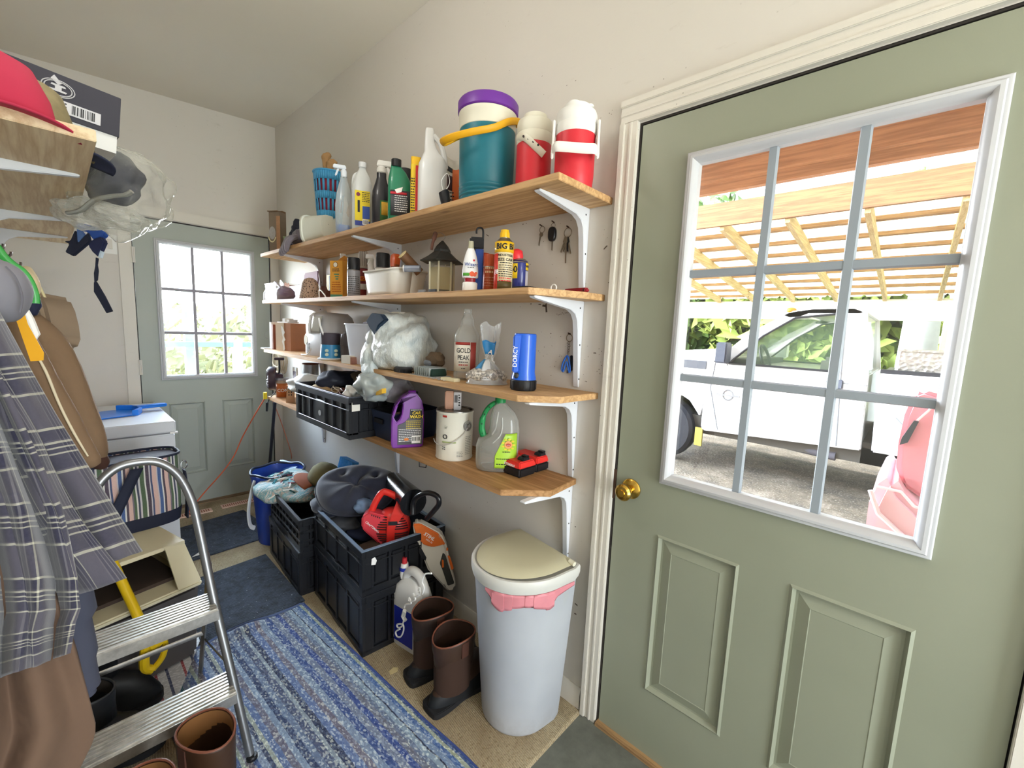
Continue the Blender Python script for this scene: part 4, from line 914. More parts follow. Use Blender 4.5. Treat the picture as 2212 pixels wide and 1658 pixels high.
# hanging lantern style bird feeder
l, h, w = spot(955, 575, -.17, Z2, 520, 92); h = zat(l.x, l.y, 520)-Z2
t = thing('bird_feeder', 'hexagonal bird feeder of clear panels with a dark sheet metal roof', 'bird feeder', l, face(l)+.25)
rb = .049; b = B()
FD = mat('b3a574', .8, nz=.12, ns=120, name='bird seed')
hx = lambda r, z, ph=0: [(r*math.cos(PI/3*k+ph), r*math.sin(PI/3*k+ph), z) for k in range(6)]
B().lathe([(0, .02), (rb*.96, .02), (rb*.97, h*.5), (0, h*.5)], 6, cap0=False, cap1=False).obj('seed_fill', FD, t, smooth=0)
B().lathe([(rb, .004), (rb, h*.63)], 6, cap0=False, cap1=False).obj('clear_panel', glassy('e0dcc8', .18), t, smooth=0)
for k in range(6):
    p = hx(rb+.001, 0)[k]; B().box(p[0]-.003, p[0]+.003, p[1]-.003, p[1]+.003, 0, h*.63).obj('corner_strip', mat('cfc9ac', .5), t)
B().lathe([(rb*1.2, 0), (rb*1.2, .008), (rb, .01)], 6).obj('base_tray', mat('6e6a58', .6), t, smooth=0)
B().lathe([(rb*1.82, h*.60), (rb*1.85, h*.61), (rb*1.2, h*.70), (rb*.72, h*.79), (rb*.68, h*.83), (rb*.5, h*.9), (.004, h)], 6, cap1=False).obj('roof', mat('3d3f3e', .5, .4, nz=.2, ns=10), t, smooth=0)
b = B(); b.tube(catmull([(-.05, -.02, h*.80), (-.045, -.02, h*.92), (-.035, -.01, h*1.05), (-.03, 0, h*1.12)], 5), [.006]*8+[.009]*8, 6); b.obj('twig_hanger', mat('5c3a2c', .8), t)
B().tube(catmull([(-.03, 0, h*1.1), (-.01, 0, h*1.14), (.01, 0, h*1.08), (.0, 0, h)], 5), .0012, 5).obj('wire', SILVER, t)
for px, lab in ((912, 'small grey comb like bristle strip left of the bird feeder base'), (935, 'small dark bristle strip before the bird feeder base')):
    l = sh(px, 627, -.262, Z2); b = B()
    for k in range(14): b.box(-.0215+.003*k, -.0195+.003*k, -.004, .004, .003, .013)
    b.box(-.023, .021, -.005, .005, 0, .0035); wtag(b, 'bristle_strip', GREY if px < 920 else mat('3c4044', .5), l, lab, 'brush', g)
# upturned white cleaner bottle
l, h, w = spot(1016, 585, -.235, Z2, 541, 40); h = zat(l.x, l.y, 541)-Z2
t = thing('cleaner_bottle', 'white and fruit label cleaner bottle standing cap down on the second shelf', 'bottle', l, face(l))
w = .058
B().lathe([(0, 0), (.024, 0), (.026, .004), (.0265, .03), (.022, .034)], 28, ay=.62).obj('cap', WHT, t, smooth=50)
B().lathe([(.019, .034), (.0195, .046), (.026, .05)], 24, ay=.6).obj('red_neck', mat('9c1f2e', .35), t)
prw = [(.026, .048), (.0285, .052), (.028, .075), (.026, .10), (.021, .125), (.015, .142), (.010, .152), (.008, .155), (.0, .156)]
B().lathe(prw, 28, ay=.62, cap1=False).obj('body', mat('eceef0', .35), t, smooth=50)
s_ = h/.156 if h > .1 else 1
b = B(); b.lathe([(.010, .150), (.009, .175)], 14, ay=.8); b.obj('base_tab', mat('b3b196', .5), t)
txt('Wizard', .0165, mat('2f4d96', .4), t, (.004, -.0168, .093), bold=.01); fine(t, -.01, .014, .083, 1, .01, .002, -.0172)
b = B(); b.lathe([(0, 0), (.0035, 0), (.0035, .001), (0, .001)], 12, Mq(.012, .108, -.0158), cap0=False, cap1=False); b.obj('red_dot', mat('c2203a', .4), t)
patch(mat('4f9a34', .5), t, .0285, .0178, .054, .064, -62, -5, name='green_band')
b = B()
for x, z, r_ in ((.006, .061, .009), (.016, .058, .006), (.02, .064, .005)): b.lathe([(0, 0), (r_, 0), (r_, .0012), (0, .0012)], 16, Mq(x, z, -.0182+abs(x)*.18), cap0=False, cap1=False)
b.obj('fruit_print', mat('e2603a', .5), t)
# blue work light with a hook
l, h, w = spot(1031, 570, -.17, Z2, 512, 22); h = zat(l.x, l.y, 512)-Z2
t = thing('work_light', 'slim blue and black work light with a wire hook behind the upturned bottle', 'flashlight', l, face(l))
B().box(-.008, .022, -.014, .014, .0, h*.80).obj('body', mat('2453b8', .4), t, bev=.004); B().box(-.03, .022, -.017, .017, h*.78, h*.99).box(-.026, -.008, -.012, .012, .03, h*.8).obj('head', mat('1a1c22', .5), t, bev=.005)
B().tube(catmull([(.018, 0, h*.9), (.018, 0, h*1.1), (.012, 0, h*1.16), (.0, 0, h*1.16), (-.006, 0, h*1.12), (-.006, 0, h*1.06)], 5), .0035, 8).obj('hook', BLACK, t)

# orange rust spray cans
OR = mat('b04a24', .35, nz=.08)
t, r, h = can(1044, 600, -.10, Z2, 545, 20, OR, mat('a33c1c', .4), 'darker orange spray can, the left one of the orange pair', .3, r=.024, h=.165, grp='orange spray cans'); 
patch(mat('3c4a34', .5, nz=.5, ns=60), t, r, r, .03, .09, -60, 60)
t, r, h = can(1057, 600, -.165, Z2, 548, 26, OR, mat('bf5026', .4), 'orange spray can standing against the big yellow spray can', .3, r=.0235, grp='orange spray cans')
fine(t, -.016, .016, .088, 2, .014, .007, wrap=r, mt=mat('e2c09a', .5))
fine(t, -.018, .018, .055, 4, .010, .002, wrap=r, mt=mat('d8a888', .5))
# the big yellow spray can
l, hh, w = spot(1088, 560, -.215, Z2, 497, 40)
t, r, h = can(1088, 575, -.215, Z2, 497, 40, mat('d8c9a2', .35), None, 'tall yellow banded spray can with yellow nozzle cap, tallest on the shelf', .2)
patch(mat('e8b91e', .4), t, r, r, h*.62, h*.795, -179, 179, n=48); patch(mat('d23a30', .4), t, r, r, .004, h*.60, -90, -38, name='red_panel'); patch(mat('5a4a20', .5, nz=.4, ns=60), t, r, r, .004, .03, -38, 60, name='flame_print')
B().lathe([(r*.96, h*.795), (r*.7, h*.84), (r*.55, h*.86), (r*.55, h*.87)], 28).obj('dome', mat('8f8a82', .3, .8), t)
b = B(); b.lathe([(r*.48, h*.865), (r*.5, h*.93), (r*.42, h*1.0), (0, h*1.0)], 24, cap1=False)
for k in range(12): a = 2*PI*k/12; b.cyl((r*.49*math.cos(a), r*.49*math.sin(a), h*.87), (r*.46*math.cos(a), r*.46*math.sin(a), h*.96), .0016, n=5)
b.obj('nozzle_cap', mat('e9b81a', .4), t)
txt('BIG BI', .025, INK, t, (.004, 0, h*.71), wrap=r+.001, bold=.03, sx=1.0)
txt('INDUSTRIAL', .0105, INK, t, (.006, 0, h*.57), wrap=r, bold=.015); txt('SIZE CAN', .0125, INK, t, (.006, 0, h*.50), wrap=r, bold=.015); fine(t, -.012, .03, h*.45, 1, .01, .003, wrap=r)
fine(t, -.016, .034, h*.41, 6, .007, .0025, wrap=r); fine(t, -.014, .03, h*.2, 2, .008, .0035, wrap=r, mt=RED, name='red_print')
txt('18', .02, WHITEINK, t, (-.0275, 0, h*.3), wrap=r+.001, bold=.02)
# blue can with red spray cap
t, r, h = can(1122, 590, -.165, Z2, 537, 36, mat('27307a', .3, coat=.3), None, 'navy blue spray can with a red cap beside the tall yellow can', .28, r=.0285)
B().lathe([(r*.96, h*.71), (r*.7, h*.75), (r*.68, h*.76)], 28).obj('dome', mat('a8a49c', .3, .8), t)
b = B(); b.lathe([(r*.72, h*.75), (r*.78, h*.8), (r*.76, h*.92), (r*.4, h*.98), (0, h*1.0)], 24, m=I4(ry=-.18, loc=(.012*0, 0, 0)), cx=.01, cap1=False); b.obj('spray_cap', mat('dc3038', .4), t, smooth=50)
patch(mat('ecc81e', .4), t, r, r, h*.3, h*.64, -75, -14); txt('40', .03, INK, t, (-.022, 0, h*.5), wrap=r+.001, bold=.02); patch(mat('ecc81e', .4), t, r, r, h*.5, h*.66, 45, 88, name='yellow_shield'); patch(mat('c9c7d0', .4, nz=.3, ns=60), t, r, r, .004, h*.48, 45, 88, name='info_panel')
txt('WD', .012, INK, t, (.033, 0, h*.58), wrap=r+.001, bold=.02)
# small things near the shelf corner
l = Vector((-.22, at(1135, 618, X=-.22).y, Z2)); wtag(B().box(-.035, .035, -.03, .03, 0, .009), 'phone_case', BLACK, l, 'flat black case lying at the shelf front left of the chamfered corner', 'case', g, bev=.003)
l = Vector((-.12, at(1195, 616, X=-.12).y, Z2)); t = thing('tape_measure', 'small round grey metal tin lid with a white ring lying near the shelf corner', 'lid', l, g)
B().lathe([(.0, 0), (.03, 0), (.032, .003), (.032, .008), (.0, .009)], 24, cap0=False, cap1=False).obj('lid', mat('5a5650', .4, .6), t); B().tube([(.03+.011*math.cos(R(20*k)), -.035, .011+.010*math.sin(R(20*k))) for k in range(18)], .0022, 6, True).obj('ring', WHT, t)
t.name = 'tin_lid'
l = Vector((-.075, at(1250, 620, X=-.075).y, Z2)); t = thing('folding_knife', 'dark red plastic handle lying flat at the right end of the second shelf', 'tool', l, g-.15)
B().box(-.06, .04, -.012, .012, 0, .016).obj('grip', mat('8c1f28', .35), t, bev=.005, seg=3); B().lathe([(0, 0), (.004, 0), (.004, .001)], 12, Mq(.034, .008, -.0122), cap0=False).obj('rivet', mat('4a1216', .5), t)

# ---- keys hanging on the wall
def ring(b, c, r, th=.0012, n=18, m=None): b.tube([(c[0]+r*math.cos(2*PI*k/n), c[1], c[2]+r*math.sin(2*PI*k/n)) for k in range(n)], th, 5, True, m=m)
KS = mat('8f8576', .35, .9)
def keyset(px, py, lab, kind):
    p = at(px, py, X=-.003); t = thing('key_ring' if kind != 'fob' else 'car_key', lab, 'keys', (0, p.y, p.z), g)
    B().cyl((0, 0, 0), (0, -.014, .003), .0022, n=8).obj('nail', mat('3a2a22', .6, .5), t)
    if kind == 'thin':
        b = B(); ring(b, (.006, -.006, -.014), .012); b.obj('ring', KS, t)
        b = B(); b.lathe([(0, 0), (.008, 0), (.008, .002), (0, .002)], 14, Mq(.004, -.032, -.007), cap0=False, cap1=False); b.prism([(.001, -.038), (.007, -.038), (.005, -.072), (.001, -.070), (.0, -.06)], -.009, -.007, m=I4(ry=.1)); b.obj('key', KS, t)
    elif kind == 'fob':
        b = B(); ring(b, (0, -.005, -.012), .009, .0009); b.obj('ring', KS, t)
        B().lathe([(0, 0), (.0155, .0), (.0165, .003), (.0165, .010), (.0145, .013), (0, .013)], 28, Mq(0, -.042, -.002), ay=1.55, e=2.7, cap0=False, cap1=False).obj('fob', mat('101014', .35), t)
        B().prism([(-.003, -.066), (.003, -.066), (.002, -.10), (-.002, -.098)], -.006, -.004).obj('blade', KS, t)
    elif kind == 'bunch':
        b = B(); ring(b, (0, -.005, -.018), .016, .0014); b.obj('ring', KS, t)
        for k, (a, L, m) in enumerate(((-.3, .06, KS), (-.12, .05, BLACK), (.05, .052, BLACK), (.2, .05, KS), (.38, .055, KS), (-.05, .09, KS))):
            M = Matrix.Translation((0, -.007-.0015*k, -.034)) @ Matrix.Rotation(a, 4, 'Y')
            B().prism([(-.006, .0), (.006, 0), (.0065, -.018), (.003, -.022), (.0025, -L), (-.0025, -L), (-.003, -.022), (-.0065, -.018)], -.001, .001, m=M).obj('key', m, t)
    elif kind == 'clip':
        b = B(); ring(b, (0, -.005, -.014), .013, .0014); b.obj('ring', KS, t)
        b = B()
        for k in range(5): ring(b, (.002*(k % 2), -.006-.002*(k % 2), -.032-.009*k), .005, .001, 10)
        b.obj('chain', KS, t)
        B().tube(catmull([(-.004, -.01, -.08), (-.016, -.01, -.10), (-.022, -.01, -.125), (-.016, -.01, -.135), (-.010, -.01, -.122), (-.003, -.01, -.1), (.006, -.01, -.12), (.012, -.01, -.136), (.016, -.01, -.122), (.010, -.01, -.098), (.002, -.01, -.08)], 4, True), .0035, 8, True).obj('blue_clip', mat('2d62b8', .4), t)
        B().prism([(.012, -.075), (.022, -.075), (.024, -.13), (.014, -.13)], -.012, -.006).obj('black_tag', BLACK, t, bev=.002)
keyset(1170, 488, 'single small key on a thin ring, leftmost on the wall above the second shelf', 'thin')
keyset(1196, 480, 'black oval car key fob hanging on the wall above the second shelf', 'fob')
keyset(1228, 491, 'bunch of several keys on a ring beside the top bracket', 'bunch')
keyset(1231, 721, 'blue clip on a short chain hanging on the wall above the third shelf', 'clip')
# scribbles, holes and scuffs on the wall, each a flat mark
SCR = mat('5d5248', .8)
def mark(b, px, py, w=3, h=1.2, a=0):
    p = at(px, py, X=-.0005); s = mpp(p); c, q = math.cos(a), math.sin(a)
    P = [(-w, -h), (w, -h), (w*.7, h), (-w*.8, h*.7)]
    b.add([(-.0008, p.y-(x*c-y*q)*s, p.z+(x*q+y*c)*s) for x, y in P], [(0, 1, 2, 3)])
mk = random.Random(9); bb = B()
for (x, y, w_, h_, a) in ((1130, 484, 1.5, 1, 0), (1137, 482, 1, 1, 0), (1068, 484, 7, 1, -.3), (1053, 508, 5, .8, -.5), (1308, 534, 6, 1.5, .7), (1180, 664, 2.5, 10, .15), (1176, 660, 6, 2.5, -.2), (1147, 656, 2, 1, 0), (1166, 657, 4, 1, 0), (1285, 762, 4, 1, 0), (1226, 802, 2.5, 4, 0), (1190, 720, 1.5, 1, 0), (1243, 1137, 1.5, 1, 0), (1245, 1305, 4, 1.5, -.3), (1243, 1325, 3, 1.5, 0), (1012, 476, 3, 1, .2), (1316, 610, 3, 1, 0)): mark(bb, x, y, w_, h_, a)
for k in range(12): mark(bb, 1203+3*k, 679-k*.5+mk.gauss(0, 1.2), 1.6, .6, mk.gauss(0, .8))
for k in range(70): mark(bb, mk.uniform(1135, 1300), mk.gauss(775, 28), mk.uniform(.4, 1.3), mk.uniform(.4, .9), mk.gauss(0, 1))
for k in range(40): mark(bb, mk.uniform(1040, 1330), mk.uniform(120, 800), mk.uniform(.5, 1.3), mk.uniform(.4, .8), mk.gauss(0, 1))
o = bb.obj('wall_scuffs', SCR, smooth=0); o['kind'] = 'stuff'; tag(o, 'small pencil marks, nail holes and scuffs on the wall around the shelves', 'marks', kind='stuff')
# ================================================================== THIRD SHELF
PAPER = mat('e4e2da', .7, nz=.05)
l = Vector((-.25, at(580, 752, X=-.25).y, Z3)); wtag(B().box(-.03, .03, -.04, .04, 0, .008), 'small_case', mat('dfe8ee', .4), l, 'small flat white case at the very end of the third shelf', 'case', g)
l = sh(600, 722, -.2, Z3); t = thing('video_case', 'thin white and brown case standing left of the brown carton', 'case', l, g+.2)
B().box(-.012, .012, -.05, .05, 0, .185).obj('cover', PAPER, t); B().box(.012, .03, -.05, .05, 0, .17).obj('brown_cover', mat('7b4a38', .6), t)
B().tube(catmull([(-.012, -.055, .12), (-.03, -.07, .11), (-.035, -.07, .08), (-.012, -.056, .07)], 5), .001, 5).obj('wire_loop', GREY, t)
l, h, w = spot(629, 730, -.17, Z3, 695, 56)
t = thing('brown_carton', 'brown carton with torn white paper on its face, third shelf', 'box', l, g+.35); t.scale = (1.25, 1.1, 1.22); CARD = mat('a5704e', .8, nz=.12, ns=20)
B().box(-.055, .055, -.055, .055, 0, .15).obj('carton', CARD, t); B().prism([(-.055, 0), (.01, 0), (.008, .15), (-.055, .15)], -.0565, -.055).obj('beige_face', mat('cbb59a', .8, nz=.1), t)
b = B(); b.prism([(.0, .0), (.014, .01), (.006, .05), (.018, .06), (.004, .085), (.015, .10), (-.004, .135), (-.012, .13), (-.008, .1), (.0, .07), (-.008, .05), (.0, .03)], -.0575, -.0565); b.obj('torn_paper', PAPER, t)
b = B(); b.box(-.05, .03, -.05, .03, .151, .158); b.box(-.02, .0, -.04, .02, .158, .175); b.box(.012, .03, -.04, .02, .158, .17); b.obj('white_bracket_pack', WHT, t)
# appliance with clear dome lid
l, h, w = spot(714, 725, -.125, Z3, 668, 110)
t = thing('domed_appliance', 'light grey appliance with a clear domed lid behind the pet bowl', 'appliance', l, g+.12); t.scale = (1, 1, 1.3)
AP = mat('c3c4c8', .35); H = .195
B().lathe([(.93, 0), (1, .01), (1, .095), (.97, .1)], 40, ax=.165, ay=.1, e=3.6).obj('base', AP, t, smooth=40)
B().lathe([(1, .1), (1, .12), (.97, .15), (.88, .178), (.7, H), (0, H+.004)], 40, ax=.165, ay=.1, e=3.2, cap0=False, cap1=False).obj('dome_lid', mat('d9dade', .25, coat=.4), t, smooth=50)
b = B(); b.sheet(lambda u, v: (-.04+.1*u+.03*v, -.101-.003*math.sin(PI*v), .105+.075*v), 8, 8); b.obj('clear_window', mat('b2b0a4', .15, coat=.5), t, solid=.002)
B().tube(catmull([(-.05, -.104, .10), (-.055, -.1, .15), (-.05, -.08, .185), (-.04, 0, .2)], 5), .007, 8).obj('lid_rib', WHT, t)
B().lathe([(0, 0), (.018, 0), (.018, .002), (0, .002)], 20, Mq(-.105, .07, -.097), ay=1.3, cap0=False, cap1=False).obj('badge', mat('d9d2bc', .4), t)
for k in range(8): B().box(-.09+.0*k, -.055, -.1015, -.099, .012+.006*k, .0145+.006*k).obj('vent_slot', mat('3e4048', .6), t)
l = sh(660, 770, -.265, Z3); b = B(); b.tube(catmull([(-.06, .0, .004), (-.01, -.01, .006), (.03, 0, .012), (.055, .01, .045)], 5), .004, 6); wtag(b, 'white_cable', WHT, l, 'white plastic cable lying before the grey domed appliance', 'cable', g)
# pet bowl: inverted blue bowl with bones, dark band
l, h, w = spot(714, 745, -.235, Z3, 716, 46)
t = thing('pet_bowl', 'blue pet bowl with pale bone prints and a dark rubber band top', 'pet bowl', l, face(l)); t.scale = (1.1, 1.1, 1.3)
B().lathe([(.055, 0), (.056, .004), (.05, .006), (.044, .062)], 32).obj('bowl', mat('3b8fc4', .35), t, smooth=40); B().lathe([(.041, .06), (.044, .064), (.047, .108), (.043, .11), (.04, .09), (0, .085)], 32, cap1=False).obj('dark_band', mat('4a434e', .6), t)
B().lathe([(.058, 0), (.06, .004), (.055, .007)], 32).obj('white_foot', WHT, t)
for a in (-.35, .5):
    b = B(); r_ = .0505; c = Vector((r_*math.sin(a), -r_*math.cos(a), .03))
    for d in (-.008, .008): b.blob(c+Vector((0, 0, d)), (.009, .003, .007), 0, 1, 2)
    b.obj('bone_print', mat('cfe0d0', .5), t)
B().tube([(-.03, -.03, .1), (-.045, -.035, .14), (-.05, -.03, .17)], .004, 6).obj('white_handle', WHT, t)
l, h, w = spot(754, 740, -.2, Z3, 714, 38); t = thing('black_canister', 'dark brown black plastic canister right of the blue pet bowl', 'canister', l, face(l)); t.scale = (1.05, 1.05, 1.35)
B().lathe([(.040, 0), (.041, .06), (.043, .062), (.043, .07), (.036, .105), (.02, .115), (0, .117)], 14, cap1=False).obj('canister', mat('4b4444', .6), t, smooth=0); B().lathe([(0, 0), (.008, 0), (.006, .005), (0, .005)], 12, Mq(0, .088, -.038), cap0=False, cap1=False).obj('knob', BLACK, t)
l, h, w = spot(754, 772, -.262, Z3, 760, 46); t = thing('white_box', 'small flat white box at the shelf edge below the black canister', 'box', l, g+.1)
B().box(-.04, .04, -.02, .02, 0, .04).obj('box', mat('dcd6cb', .5), t, bev=.002); B().box(.04, .052, -.018, .018, 0, .036).obj('clear_end', glassy('c98a78', .5), t)
# translucent white tub
l, h, w = spot(805, 735, -.16, Z3, 690, 78); t = thing('storage_tub', 'translucent white storage tub left of the plastic bag', 'tub', l, g+.1)
opentub(.088, .085, .20, mat('dde3f2', .25, trans=0, coat=.2), t, flare=.02)
wtag(B().tube([(-.05, .0, 0), (-.02, -.03, .01), (.03, -.03, .012)], .012, 8), 'dark_roll', mat('3a2230', .5), l+Vector((0, 0, .19)), 'dark red rolled cloth showing above the white tub rim', 'cloth', g)
# white shopping bag with dark blue and white things
BAGM = NT('thin white plastic bag'); co = BAGM.co(); n_ = BAGM.noise(co, 11, 5, .6); BAGM.base(BAGM.ramp(n_, ((.35, 'c5d2d6'), (.6, 'e4ebe9')))); BAGM.b.inputs['Roughness'].default_value = .3; BAGM.b.inputs['Alpha'].default_value = .93
BAGM.b.inputs['Transmission Weight'].default_value = 0; BAGM.bump(BAGM.noise(BAGM.co((1, 1, .5)), 16, 6, .65), 1., .02); BAGM = BAGM.m
def wrinkly(c, r, seed, amp=.12, sub=4, creases=14, flatz=None, m=None, b=None):
    b = b or B(); q = random.Random(seed); ds = [(Vector((q.gauss(0, 1), q.gauss(0, 1), q.gauss(0, 1))).normalized(), q.uniform(2, 6), q.uniform(0, 6)) for _ in range(creases)]
    bm = bmesh.new(); bmesh.ops.create_icosphere(bm, subdivisions=sub, radius=1); vs = []
    for v in bm.verts:
        k = 1+amp*noise.noise(v.co*1.5+Vector((seed, 0, 0)))*1.5
        for d, f, ph in ds: k += amp*.16*(1-abs(math.sin(f*v.co.dot(d)+ph))**.5)
        p = Vector((v.co.x*r[0], v.co.y*r[1], v.co.z*r[2]))*k
        if flatz is not None: p.z = max(p.z, flatz)
        vs.append(p+Vector(c))
    fs = [tuple(v.index for v in f.verts) for f in bm.faces]; bm.free(); b.add(vs, fs, m); return b
l = Vector((-.165, at(862, 740, X=-.165).y, Z3))
t = thing('shopping_bag', 'bulging white plastic shopping bag on the third shelf', 'bag', l, g)
b = wrinkly((.03, 0, .105), (.118, .1, .108), 3, .3, 5, 26, flatz=-.104); wrinkly((-.045, -.03, .075), (.09, .08, .085), 23, .32, 4, 22, b=b, flatz=-.074); b.obj('bag', BAGM, t, smooth=70)
b = wrinkly((-.085, -.10, .045), (.055, .035, .07), 8, .22, 3, 10); wrinkly((-.06, -.115, -.002), (.05, .025, .045), 5, .2, 3, 8, b=b); b.obj('bag_corner', BAGM, t, smooth=70)
b = B(); b.tube(catmull([(-.06, -.02, .2), (-.075, -.01, .235), (-.06, .01, .255), (-.045, .02, .23)], 5), .008, 6, flat=.3); b.obj('bag_handle', BAGM, t)
b = B(); b.prism([(-.08, .215), (-.03, .25), (.05, .245), (.085, .222), (.03, .195), (.0, .15), (-.05, .185)], -.125, -.10); wtag(b, 'navy_cloth', mat('1d3148', .8), l+Vector((0, 0, .0)), 'dark navy cloth sticking out of the shopping bag', 'cloth', g, bev=.004)
b = B(); b.prism([(-.11, .225), (-.04, .245), (-.04, .22), (-.06, .19), (-.1, .19)], -.04, .0); b.prism([(-.04, .262), (.03, .262), (.04, .25), (-.05, .25)], -.02, .03); wtag(b, 'white_cloth', mat('e6e4dc', .8, nz=.1, ns=20), l, 'white folded cloth beside the navy one in the bag', 'cloth', g, bev=.004)
# black vent grille, scrub brushes
l = sh(872, 800, -.235, Z3); t = thing('floor_brush', 'flat black oval brush with bristles lying under the shopping bag edge', 'brush', l, g)
B().lathe([(.055, .012), (.058, .018), (.05, .024), (0, .026)], 28, ay=.55, cap1=False).obj('brush_back', mat('2a2b30', .5), t)
for k in range(13): a = PI+PI*k/12; B().box(-.006, .006, -.003, .003, 0, .013, m=Matrix.Translation((.052*math.cos(a), .028*math.sin(a), 0))).obj('bristle_tuft', BLACK, t)
l = sh(938, 783, -.2, Z3); t = thing('gear_tray', 'clear plastic clamshell tray with dark green ribbed insert', 'tray', l, g)
B().box(-.07, .05, -.05, .03, .003, .032, tx=.005, ty=.004).obj('ribbed_insert', mat('1f3a32', .45), t, bev=.003)
for k in range(8): B().box(-.062+.014*k, -.059+.014*k, -.054, .034, .004, .036).obj('rib', glassy('c0c8c8', .5), t)
B().box(-.085, .07, -.06, .035, 0, .003).obj('clear_tray', glassy('dde2e4', .4), t)
l = sh(940, 775, -.15, Z3); t = thing('knit_cap', 'brown and grey knit cap with a clear lens lying on the tray', 'cap', l+Vector((0, 0, .034)), g)
B().blob((0, .0, .026), (.055, .035, .036), .2, 6, 3, 2, flatz=-.025).obj('cap_fabric', mat('6b5a48', .9, nz=.25, ns=20), t); B().blob((-.012, -.03, .012), (.026, .012, .016), .05, 2, 3).obj('lens', mat('6e747e', .12, coat=.5), t)
l = sh(972, 806, -.25, Z3); wtag(B().box(-.035, .04, -.016, .016, 0, .012), 'soap_bar', mat('e4dcba', .5), l, 'flat pale yellow block lying before the clear juice bottle', 'block', g+.12, bev=.002)
l = sh(950, 812, -.262, Z3); t = thing('clear_bag', 'flat clear plastic film lying at the shelf edge left of the pebbles', 'film', l, g)
B().sheet(lambda u, v: ((u-.5)*.1, (v-.5)*.04, .002+.004*math.sin(9*u+4*v)**2), 20, 8).obj('film', glassy('e4e8ec', .3), t)
# tall clear juice bottle
l, h, w = spot(1009, 740, -.16, Z3, 667, 55); w *= 1.0; H = zat(l.x, l.y, 668)-Z3
t = bottle(l, H, w, glassy('cfd2cf', .26), [(0, 0), (.9, 0), (1, .02), (1, .1), (.97, .12), (.97, .55), (1, .57), (1, .62), (.85, .70), (.55, .78), (.5, .8), (.5, .86), (.42, .88), (.3, .93), (.33, .935), (.33, .945), (.28, .95), (.28, .985), (.3, 1)], 'tall clear empty juice bottle with red and white label', 'bottle', 'juice_bottle', e=2.5, ay=.9)
r = w/2*.97; LBL = mat('e6e0d2', .5)
patch(LBL, t, r, r*.9, H*.13, H*.54, -85, 12, 2.5); patch(mat('a8423c', .5, nz=.35, ns=30), t, r, r*.9, H*.13, H*.54, 12, 40, 2.5, 'fruit_panel'); patch(mat('9a3028', .5), t, r, r*.9, H*.50, H*.54, -60, 10, 2.5, 'red_band', .0014)
txt('GOLD', .026, INK, t, (-.0125, -r*.9-.001, H*.42), bold=.01, sx=.75); txt('PEAK', .026, INK, t, (-.0125, -r*.9-.001, H*.32), bold=.01, sx=.75)
fine(t, -.03, .004, H*.26, 1, .01, .003, -r*.9-.001); fine(t, -.03, .004, H*.22, 1, .01, .005, -r*.9-.001, mt=mat('a8322c', .5), name='red_print'); fine(t, -.02, .0, H*.17, 1, .01, .003, -r*.9-.001)
# two dropper bottles
for k, (px, lab) in enumerate(((1051, 'small clear dropper bottle with white nozzle, left one of the pair'), (1063, 'small clear dropper bottle with white nozzle, right one of the pair'))):
    l = sh(px, 760, -.12+.02*k, Z3); t = thing('dropper_bottle', lab, 'bottle', l, face(l), 'dropper bottles'); h = .115
    B().lathe([(0, 0), (.0155, 0), (.0155, .055), (.013, .062)], 18).obj('body', glassy('c9c9c4', .6), t); B().lathe([(.013, .06), (.012, .075), (.006, .08), (.0045, h), (0, h)], 16, cap1=False).obj('nozzle', WHT, t); fine(t, -.011, .011, .045, 4, .008, .003, wrap=.0155)
# knotted bag of pebbles
l = sh(1050, 800, -.185, Z3)
t = thing('pebble_bag', 'knotted clear bag of small pebbles with blue print', 'bag', l, face(l))
T = NT('small pebbles in film'); co = T.co(); v = T.n('TexVoronoi'); T.lk(co, v.inputs['Vector']); v.inputs['Scale'].default_value = 170; 
T.base(T.mix(.35, T.ramp(T.n('SeparateXYZ', i0=v.outputs['Color']).outputs[0], ((.2, '4a4238'), (.5, '9a8c78'), (.8, 'd9d2c4'))), 'c9c9c8')); T.b.inputs['Roughness'].default_value = .3; T.b.inputs['Coat Weight'].default_value = .4; T.bump(v.outputs['Distance'], -.6, .003); PEB = T.m
b = wrinkly((0, .0, .03), (.072, .045, .032), 4, .1, 4, 8, flatz=-.0295); b.obj('pebbles', PEB, t, smooth=60); t.children[-1]['kind'] = 'stuff'
FILM = glassy('e6eaec', .22, .1, 'clear film')
def bagf(u, v):
    a = 2*PI*u; k = (1-v)**.75; f = 1+.14*math.sin(7*a+v*4)*(v > .1)
    return (.077*k*math.cos(a)*f+.004, .05*k*math.sin(a)*f, .002+.095*v+.012*math.sin(3*a)*v*(1-v))
b = B(); b.sheet(bagf, 48, 12); b.obj('bag_film', glassy('e6eaec', .35, .1, 'film'), t, smooth=60)
def neckf(u, v):
    a = 2*PI*u; k = .010+.028*v**.7*(1.15-v*.45); f = 1+.25*math.sin(5*a+2*v)
    return (.012+k*1.1*math.cos(a)*f-.004*v, k*.5*math.sin(a)*f, .095+.135*v-.02*v*abs(math.sin(1.5*a)))
b = B(); b.sheet(neckf, 40, 12); b.obj('bag_neck', FILM, t, smooth=60)
b = B(); b.sheet(lambda u, v: tuple(Vector(neckf(.55+.4*u, .12+.38*v))*1.0+Vector((0, -.002, 0))), 14, 6); b.obj('blue_print', mat('2b86c8', .35), t, solid=.001)
b = B(); b.sheet(lambda u, v: tuple(Vector(bagf(.52+.14*u, .28+.65*v))*1.02), 10, 8); b.obj('blue_print', mat('3a86b8', .35), t, solid=.001)
b = B(); b.sheet(lambda u, v: tuple(Vector(bagf(.68+.12*u, .15+.75*v))*1.03), 10, 8); b.obj('white_print', mat('d6d8d8', .35), t, solid=.001)
